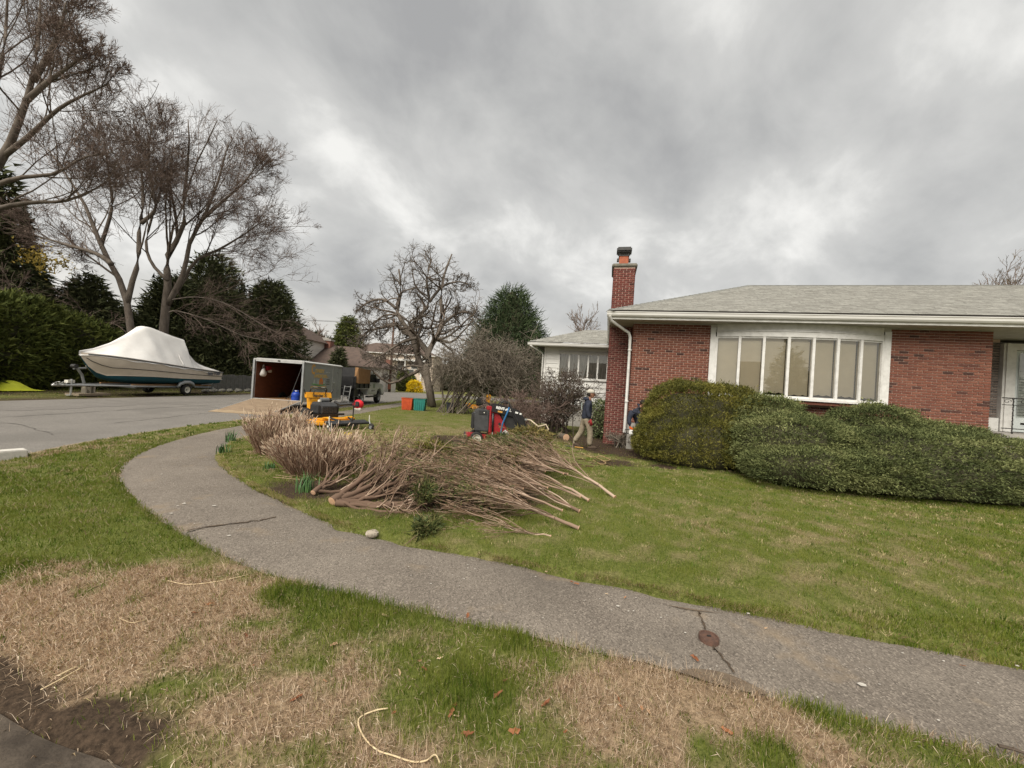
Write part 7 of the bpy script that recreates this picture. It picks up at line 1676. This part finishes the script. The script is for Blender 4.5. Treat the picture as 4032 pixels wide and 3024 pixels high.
MB().add([(.15, -.075, 1.545), (.15, .075, 1.545), (.27, .055, 1.525), (.27, -.055, 1.525), (.15, -.075, 1.535), (.15, .075, 1.535), (.27, .055, 1.517), (.27, -.055, 1.517)], [(0, 1, 2, 3), (7, 6, 5, 4), (2, 6, 7, 3), (1, 5, 6, 2), (0, 3, 7, 4)]).build('peak', pm('dark_cap_peak', (.10, .06, .045), None, 10, .8), cap); MB().bb(.165, .185, -.04, .04, 1.57, 1.63).build('ear_flap', M_dark, cap, bevel=.008)
b = MB(); b.ell((.055, 0, 1.50), (.09, .082, .05), 12, 7); b.build('hair', pm('dark_hair', (.02, .015, .012), None, 20, .8), W1, smooth=True)
# ---- man crouching behind the yew with a saw
W2 = thing('person', 'person in a dark jacket crouched between the wall and the yew with a chainsaw', 'person', (3.50, 10.45, .03), 0)
b2 = [(.22, .22, .55, .11), (.12, .14, .78, .08), (.0, .06, 1.02, .08), (-.06, .02, 1.18, .05), (.0, -.03, 1.27, .05), (.06, -.04, 1.30, .048), (-.20, .0, 1.12, .036), (-.27, -.03, .92, .028), (-.26, -.10, .72, .028), (-.02, -.14, 1.09, .036), (-.05, -.20, .90, .036), (-.14, -.20, .72, .028), (.10, .14, .50, .085), (-.10, .10, .48, .06), (-.02, .14, .10, .04), (-.10, .12, .03, .03), (.32, .25, .45, .085), (.12, .02, .40, .06), (.22, .18, .10, .04), (.14, .12, .03, .03)]
bo = skin('body', b2, ed, M_skin, W2, 1); hd = Vector((.10, -.06, 1.34)); b = MB(); head_into(b, hd, (.7, -.6, -.5), .95); ho = b.build('head', M_skin, W2, smooth=True); face_parts(hd, (.75, -.65, 0), ho, .95)
bm_ = bmesh.new(); bm_.from_mesh(bo.data); bm_.from_mesh(ho.data); bm_.to_mesh(bo.data); bm_.free()
for ch in list(ho.children): ch.parent = bo
bpy.data.objects.remove(ho); clothe(bo, lambda c: 1 if .52 < c.z < 1.25 else 2 if c.z <= .52 else 0)
skin('jacket', [(.20, .20, .55, .16, .14), (.13, .14, .76, .16, .14), (.02, .07, 1.0, .17, .15), (-.06, .0, 1.20, .15), (-.20, .0, 1.13, .09), (-.275, -.03, .92, .064), (-.265, -.09, .76, .052), (-.02, -.15, 1.10, .074), (-.05, -.20, .90, .064), (-.12, -.20, .77, .052)], [(0, 1), (1, 2), (2, 3), (3, 4), (4, 5), (5, 6), (3, 7), (7, 8), (8, 9)], M_jkt, W2)
skin('hood', [(-.05, .02, 1.24, .085), (.0, -.05, 1.28, .06), (.0, .05, 1.30, .06), (.06, .04, 1.30, .045)], [(0, 1), (0, 2), (2, 3)], M_jkt, W2)
skin('trousers', [(.22, .22, .58, .13), (.21, .2, .52, .13), (.10, .14, .50, .10), (-.10, .10, .48, .085), (-.03, .14, .12, .07), (.32, .25, .45, .10), (.12, .02, .42, .085), (.21, .17, .12, .07)], [(0, 1), (1, 2), (2, 3), (3, 4), (1, 5), (5, 6), (6, 7)], pm('dark_trousers', (.05, .045, .04), (.035, .03, .028), 9, .9), W2)
b = MB(); b.ell((.085, -.045, 1.39), (.10, .085, .085), 14, 9); b.v = [(x, y, max(z, 1.35)) for x, y, z in b.v]; b.build('hair', bpy.data.materials['dark_hair'], W2, smooth=True)
for (x, y) in ((-.07, .12), (.17, .14)):
    MB().ell((x, y, .05), (.12, .05, .055), 12, 7).bb(x - .1, x + .12, y - .045, y + .045, -.01, .018).build('boot', M_boot, W2, smooth=True, auto=True)
M_og = pm('orange_glove', (.62, .10, .02), None, 12, .7); hand((-.255, -.12, .70), (.4, -.2, -.8), (.5, -.5, 0), M_og, W2, sc=1.1); hand((-.14, -.22, .71), (-.2, -.1, -.8), (0, -.5, 0), M_glove, W2, sc=1.1, side=-1)
T = thing('chainsaw', 'white and orange chainsaw held by the crouching person', 'chainsaw', (3.28, 10.20, .56), math.radians(-12)); MB().bb(-.10, .20, -.07, .07, .0, .13).build('housing', pm('saw_white', (.72, .72, .70), (.6, .6, .58), 12, .4), T, bevel=.02); MB().bb(-.09, .19, -.06, .06, .131, .18).build('top_cover', pm('saw_orange', (.66, .13, .02), None, 12, .4), T, bevel=.02); MB().tube([(.02, -.09, .03), (.0, -.09, .20), (.0, .09, .20), (.02, .09, .03)], .012, 6).build('handle', M_blackp, T, smooth=True); MB().bb(.2, .62, -.004, .004, .02, .085).build('bar', M_alu, T); MB().bb(-.02, .10, -.072, -.0705, .04, .09).build('name_plate', M_dark, T); MB().tube([(-.10, 0, .12), (-.2, 0, .12), (-.22, 0, .03), (-.10, 0, .02)], .014, 6).build('rear_handle', M_blackp, T, smooth=True)
# ---- bits lying in the cleared bed
p = gnd(2222, 1762); q = gnd(2296, 1773); T = thing('rake', 'long-handled tool with yellow shaft lying at the walking person\'s feet', 'tool', (p.x, p.y, .05)); d = q - p; MB().tube([(0, 0, 0), (d.x * .55, d.y * .55, .01)], .014, 6).build('head_shaft', M_dark, T); MB().tube([(d.x * .56, d.y * .56, .01), (d.x, d.y, .015)], .015, 6).build('grip', pm('yellow_wood', (.50, .27, .06), None, 9, .6), T)
b = MB(); P = [gnd(x, y, .05) for x, y in ((2300, 1788), (2330, 1800), (2370, 1796), (2400, 1810), (2378, 1815), (2350, 1802), (2385, 1822), (2365, 1828), (2335, 1812))]; C = catmull(np.array([tuple(v - P[0]) for v in P]), 6)
T = thing('tow_chain', 'pale gold tow chain coiled on the bare soil', 'chain', tuple(P[0])); M_chain = pm('brass_chain', (.48, .36, .20), (.36, .26, .13), 14, .45, metal=.4)
for i in range(len(C) - 1):
    c = (C[i] + C[i + 1]) / 2; a = math.atan2(C[i + 1][1] - C[i][1], C[i + 1][0] - C[i][0]); MB().box((0, 0, 0), (.06, .026, .016)).build('link', M_chain, T, bevel=.004).matrix_local = Matrix.Translation(Vector(c)) @ Euler((i % 2 * 1.2, 0, a)).to_matrix().to_4x4()
p = gnd(2222, 1735); T = thing('log', 'short cut log with a pale heart lying on the soil', 'log', (p.x, p.y, .12), .3); MB().lathe((0, -.12, 0), (0, 1, 0), [(0, .11), (.5, .095)], 14).build('bark', M_lilac, T, smooth=True); MB().lathe((0, -.121, 0), (0, -1, 0), [(0, .109), (.004, .05), (.004, .0005)], 14).build('sawn_end', M_end, T)
o = twig_bush('root_stump', 'torn grey root stump below the downspout', (gnd(2445, 1765).x, gnd(2445, 1765).y, .0), 22, .5, .5, 480, M_lilac, (7, 5), .022, .006)
r_ = rng(481); b = MB()
for k in range(60):
    p = gnd(r_.uniform(2180, 2480), r_.uniform(1745, 1850)); a = r_.uniform(0, 6.28); l = r_.uniform(.06, .28); b.tube([(p.x, p.y, .04), (p.x + math.cos(a) * l, p.y + math.sin(a) * l, .05)], r_.uniform(.004, .011), 4)
tag(b.build('twig_litter', M_fine, None), 'scattered broken twigs on the cleared soil bed', 'twigs', kind='stuff')
r_ = rng(482)
p = gnd(2080, 1700); T = thing('cut_limbs', 'long grey limbs dragged together before the low brown brush', 'branch', (p.x + .4, p.y + .6, 0)); b = MB()
for k in range(9):
    y = r_.normal(0, .25); z = .15 + .08 * k * r_.random(); MB().tube([(-1.2 + r_.normal(0, .2), y, z + .45), (-.4, y + r_.normal(0, .1), z + .35 + r_.normal(0, .06)), (.5, y - .2, z + .1), (1.1 + r_.normal(0, .2), y - .4, .06)], [.012, .018, .022, .025], 6).build('limb', M_lilac, T, smooth=True)
p = at(2120, 1650, 10.6); T = thing('ratchet_strap', 'pale webbing strap trailing from the loader over the heap', 'strap', (0, 0, 0)); P = [at(x, y, Y) for x, y, Y in ((2075, 1652, 10.3), (2090, 1655, 10.2), (2120, 1680, 9.9), (2150, 1672, 9.9), (2160, 1690, 9.8), (2150, 1705, 9.7))]; MB().tube(P, .022, 4).build('webbing', pm('pale_webbing', (.48, .40, .29), None, 20, .8), T, smooth=True); MB().bb(P[0].x - .06, P[0].x + .06, P[0].y - .02, P[0].y + .02, P[0].z - .02, P[0].z + .02).build('buckle', M_steel, T)
# ================================================================ the houses, poles and plants farther off
M_clapw = pm('far_white_siding', (.62, .58, .52), (.52, .485, .43), 1.5, .7, stretch=(.3, .3, 3))
M_cream = pm('cream_siding', (.60, .50, .41), (.52, .43, .35), 1.2, .8, stretch=(.4, .4, 3))
M_broof = pm('brown_roof', (.115, .082, .066), (.085, .062, .052), 2, .95, .4, 9)
M_fwin = pm('far_window_glass', (.05, .052, .05), (.10, .10, .095), 1.2, .12, spec=.5)
M_fbrick = pm('far_brick', (.24, .115, .085), (.17, .075, .058), 9, .95)
def hip(b, x0, x1, y0, y1, z, h, o=.45):
    x0 -= o; x1 += o; y0 -= o; y1 += o; d = (y1 - y0) / 2
    b.add([(x0, y0, z), (x1, y0, z), (x1, y1, z), (x0, y1, z), (x0 + d, y0 + d, z + h), (x1 - d, y0 + d, z + h)], [(0, 1, 5, 4), (1, 2, 5), (2, 3, 4, 5), (3, 0, 4), (3, 2, 1, 0)]); return b
def window(par, x, z, w, h, y, m_f=None, shutter=None):
    W = MB().bb(x - w / 2 - .08, x + w / 2 + .08, y - .06, y - .005, z - .08, z + h + .08).build('window', m_f or M_white, par)
    MB().bb(x - w / 2, x + w / 2, y - .075, y - .062, z, z + h).build('pane', M_fwin, W); MB().bb(x - w / 2, x + w / 2, y - .085, y - .076, z + h / 2 - .03, z + h / 2 + .03).build('rail', M_white, W)
    if shutter:
        for s in (-1, 1): MB().bb(x + s * (w / 2 + .12), x + s * (w / 2 + .45), y - .06, y - .006, z - .05, z + h + .05).build('shutter', shutter, W)
    return W
# ---- pale two-storey house beyond the bend
gp_ = at(1345, 1500, 66); HB = thing('far_house', 'pale two-storey house with brown hip roof beyond the road bend', 'house', (gp_.x, 66, 0)); Wd = 15.5
wl_ = MB().bb(0, Wd, 0, 8, -.1, 6.1).build('wall', M_cream, HB); rf = hip(MB(), 0, Wd, 0, 8, 6.1, 2.0).build('roof', M_broof, HB); MB().bb(-.5, Wd + .5, -.55, -.35, 5.95, 6.09).build('fascia', M_white, HB)
MB().bb(5.6, 8.1, -.12, -.0, -.1, 5.0).build('brick_panel', M_fbrick, HB)
for x in (1.2, 3.0, 4.6, 10.0, 12.3, 14.3): window(HB, x, 3.7, 1.0, 1.5, 0)
for x in (9.6, 11.6): window(HB, x, 2.2, 1.3, 1.3, 0)
for x in (9.6, 12.0): window(HB, x, .45, 1.3, .9, 0, pm('garage_panel', (.36, .25, .2), None, 3, .8) if x < 10 else bpy.data.materials['garage_panel'])
for x in (8.4, 10.8, 13.6): MB().bb(x - .12, x + .12, -.6, -.35, -.1, 5.9).build('column', M_white, HB)
MB().bb(8.2, 15.0, -.7, -.01, 4.9, 5.2).build('porch_beam', M_white, HB); MB().bb(8.2, 15.0, -.62, -.02, -.1, .25).build('porch_floor', M_conc, HB)
# ---- brown-roofed ranch house behind the trailer
ga = at(1150, 1500, 46); HA = thing('far_house', 'ranch house with brown roof and broad brick chimney behind the trailer', 'house', (ga.x - 3, 46, 0)); MB().bb(0, 13, 0, 8, -.1, 2.9).build('wall', M_clapw, HA); hip(MB(), 0, 13, 0, 8, 2.9, 2.6, .6).build('roof', M_broof, HA)
for x in (4, 7, 10): window(HA, x, 1.0, 1.3, 1.3, 0)
cz = at(1275, 1340, 49); MB().bb(cz.x - HA.location.x - .75, cz.x - HA.location.x + .75, 3.2, 4.2, 2.8, cz.z).build('chimney', M_fbrick, HA); MB().bb(cz.x - HA.location.x - .85, cz.x - HA.location.x + .85, 3.1, 4.3, cz.z, cz.z + .2).bb(cz.x - HA.location.x - .4, cz.x - HA.location.x + .4, 3.4, 4.0, cz.z + .2, cz.z + .4).build('chimney_cap', M_conc, HA)
g2 = at(1140, 1330, 42); HC = thing('far_house', 'white gabled house end showing above the trailer', 'house', (g2.x - 7.3, 42, 0)); MB().bb(0, 7.6, 0, 9, -.1, at(1150, 1320, 42).z).build('wall', M_clapw, HC); zt = at(1150, 1320, 42).z
MB().add([(-.4, -.5, zt - .1), (8.1, -.5, zt - .1), (8.1, 9.5, zt - .1), (-.4, 9.5, zt - .1), (-.4, 4.5, zt + 1.9), (5.6, 4.5, zt + 1.9)], [(0, 1, 5, 4), (1, 2, 5), (2, 3, 4, 5), (3, 0, 4)]).build('roof', M_broof, HC); MB().bb(-.4, 8.12, -.56, -.45, zt - .22, zt - .02).build('fascia', M_white, HC); window(HC, 6.2, zt - 2.6, .9, 1.4, 0)
# ---- low fence and ledge behind the boat
FN = thing('board_fence', 'low weathered grey board fence behind the stern of the boat', 'fence', (-20.6, 26.2, 0), math.radians(78))
for k in range(26): MB().bb(k * .32, k * .32 + .29, 0, .03, .05, 1.15 + .03 * (k % 3)).build('board', pm('grey_board', (.13, .125, .115), (.09, .088, .08), 4, .9) if k == 0 else bpy.data.materials['grey_board'], FN)
for z in (.3, .9): MB().bb(0, 8.3, .03, .08, z, z + .09).build('rail', bpy.data.materials['grey_board'], FN)
r_ = rng(90); M_est = pm('mossy_stone', (.17, .16, .14), (.11, .105, .09), 9, .95, .4)
for k in range(14):
    b = MB(); b.ell((0, 0, .08), (.26, .2, .13), 9, 6); b.v = [(x * (1 + r_.normal(0, .1)), y * (1 + r_.normal(0, .1)), z * (1 + r_.normal(0, .1))) for x, y, z in b.v]; o = b.build('edging_stone', M_est, None); o.location = (-19.6 + r_.normal(0, .1), 24.6 + k * .55, 0); o.rotation_euler = (0, 0, r_.uniform(0, 3)); tag(o, 'grey edging stone in the row beyond the boat', 'stone', 'edging stones beyond the boat')
# ---- utility pole and wires
up_ = at(1533, 1537, 50); T = thing('utility_pole', 'brown wooden utility pole at the road bend before the pale house', 'pole', (up_.x, 50, 0)); MB().tube([(0, 0, -.1), (0, 0, 9.5)], [.17, .12], 10).build('post', pm('creosoted_wood', (.12, .07, .05), (.085, .055, .042), 5, .9, stretch=(4, 4, .5)), T, smooth=True); MB().bb(-1.1, 1.1, -.06, .06, 8.7, 8.82).build('cross_arm', bpy.data.materials['creosoted_wood'], T)
for x in (-1.0, -.3, .3, 1.0): MB().lathe((x, 0, 8.82), (0, 0, 1), [(0, .04), (.12, .05), (.14, .02)], 8, True).build('insulator', M_conc, T)
MB().bb(-.19, .19, -.2, -.17, .3, 1.6).build('reflector_band', pm('rust_band', (.25, .10, .06), None, 8, .8), T)
for i, (x0, z0) in enumerate(((-1.0, 8.95), (1.0, 8.95), (.0, 7.4))):
    A_ = Vector((up_.x + x0, 50, z0)); B2 = Vector((-46 + x0, 38 + i, z0 - (.6 if i == 2 else .1))); P = [A_.lerp(B2, t) - Vector((0, 0, 1.0 * math.sin(t * math.pi))) for t in np.linspace(0, 1, 18)]; o = MB().tube(P, .016, 4).build('overhead_wire', M_dark, None); tag(o, ['highest overhead wire crossing above the ranch chimney', 'second overhead wire just beside the highest one', 'lowest overhead wire sagging behind the ranch chimney'][i], 'wire', 'overhead wires')
# ---- planting round the far houses
c_ = at(1362, 1430, 55); conifer('arborvitae_tree', 'tall rounded arborvitae beside the pale far house', (c_.x, 55, 0), at(1362, 1246, 55).z, lambda z: 2.3 * np.clip(1.02 - z, 0, 1) ** .42 * np.clip(.7 + z * 2, 0, 1), 2600, 5, .4, M_arb, 270, spread=.2, core=.8, nz=.15)
c_ = at(1330, 1470, 44); conifer('small_conifer', 'small dark conifer before the ranch chimney', (c_.x, 44, 0), 5.0, prof_cone(1.3, .6), 1100, 5, .3, M_ced, 271, spread=.15, core=.7, nz=.25)
r_ = rng(272); c_ = at(1640, 1530, 58)
def lump(name, lab, c, R, m, seed, size=.22, dens=40, cat='shrub', mi=None):
    r_ = rng(seed); T = thing(name, lab, cat, (c[0], c[1], 0)); parts = [((0, 0, R[2] * .45), R, 2.3), ((R[0] * .5, -.1, R[2] * .35), (R[0] * .7, R[1] * .8, R[2] * .7), 2.2)]; P, N = sup_surface(r_, parts, dens, .03, .2, seed, .8); V, F, t = leaf_np(r_, P, N, 5, size, .08, .4, .1, .7); tag(np_mesh('foliage', V, F, m, T, tint=t), kind='stuff'); sup_core('inner_growth', parts, mi or M_inner, T, .8); return T
c_ = at(1632, 1525, 57); M_fors = tm('forsythia_blossom', [(0, (.45, .30, .01)), (.5, (.66, .46, .01)), (1, (.78, .58, .03))], .7); lump('forsythia', 'bright yellow forsythia bush before the pale far house', (c_.x, 57), (.95, .7, 1.1), M_fors, 273, .2, 60, mi=pm('forsythia_inner', (.30, .22, .02), None, 5, .9))
c_ = at(1586, 1520, 58); lump('clipped_yew', 'dark clipped shrub left of the yellow forsythia', (c_.x, 58), (.95, .9, 2.1), M_arb, 274); c_ = at(1607, 1520, 58); lump('clipped_yew', 'second dark clipped shrub touching the yellow forsythia', (c_.x, 58.4), (.9, .9, 1.7), M_arb, 275)
c_ = at(1480, 1500, 62); far_tree(1420, 1330, 60, 3, 276, 'bare tree before the brick part of the pale far house'); far_tree(1240, 1300, 52, 3, 277, 'bare tree behind the ranch chimney')
# woods closing the view behind lawn and wing
M_wood = tm('far_wood_leaf', [(0, (.03, .036, .022)), (.5, (.055, .058, .038)), (1, (.095, .09, .065))], .9)
for i, (xa, y, w, h, lab) in enumerate([(-70, 95, 9, 7, 'low dark far trees left of the boat'), (-52, 95, 9, 8, 'low dark far trees behind the boat'), (4, 78, 8, 4.2, 'low far hedge seen under the pine'), (17, 80, 9, 4.4, 'low far hedge behind the white wing'), (-10, 84, 8, 4.0, 'low far hedge behind the crabapple trunk'), (32, 84, 10, 5, 'far trees hidden behind the brick house')]):
    lump('far_hedge', lab, (xa, y), (w, 3, h), M_wood, 280 + i, .8, 3.2)
# ---- behind the camera, seen only mirrored in the bow window: the house across the street and its trees
HD = thing('neighbour_house', 'white gabled house across the street, mirrored in the bow window', 'house', (-1.0, -27, 0), math.radians(170)); MB().bb(0, 9, 0, 8, -.1, 3.4).build('wall', M_clapw, HD); MB().add([(-.4, -.4, 3.3), (9.4, -.4, 3.3), (9.4, 8.4, 3.3), (-.4, 8.4, 3.3), (-.4, 4, 6.6), (9.4, 4, 6.6), (0, 0, 3.4), (0, 8, 3.4), (0, 4, 6.5), (9, 0, 3.4), (9, 8, 3.4), (9, 4, 6.5)], [(0, 1, 5, 4), (2, 3, 4, 5), (6, 7, 8), (9, 11, 10)]).build('roof', M_broof, HD)
for x in (2, 4.5, 7): window(HD, x, 1.0, 1.1, 1.4, 0)
for i, (x, y, h, r) in enumerate([(6, -30, 10, 3.0), (12, -26, 7.5, 3.2), (17, -28, 9, 3.0), (36, -42, 8, 3.4), (46, -20, 8, 3.4), (62, -34, 10, 3.5), (9.5, -31, 6.5, 2.6)]):
    conifer('street_spruce', ['tall spruce across the street', 'broad spruce across the street', 'pointed spruce across the street', 'dark spruce beyond the next drive', 'tallest spruce beyond the next drive', 'far right spruce across the street', 'short spruce beside the neighbour house'][i] + ', mirrored in the bow window', (x, y, 0), h, prof_cone(r, .75), 900, 5, .5, M_ced, 290 + i, spread=.25, core=.75, nz=.25)
T0 = far_tree(2285, 1400, 60, 3, 298, 'bare street tree, mirrored in the right pane of the bow window'); T0.location = (33, -10, 0)
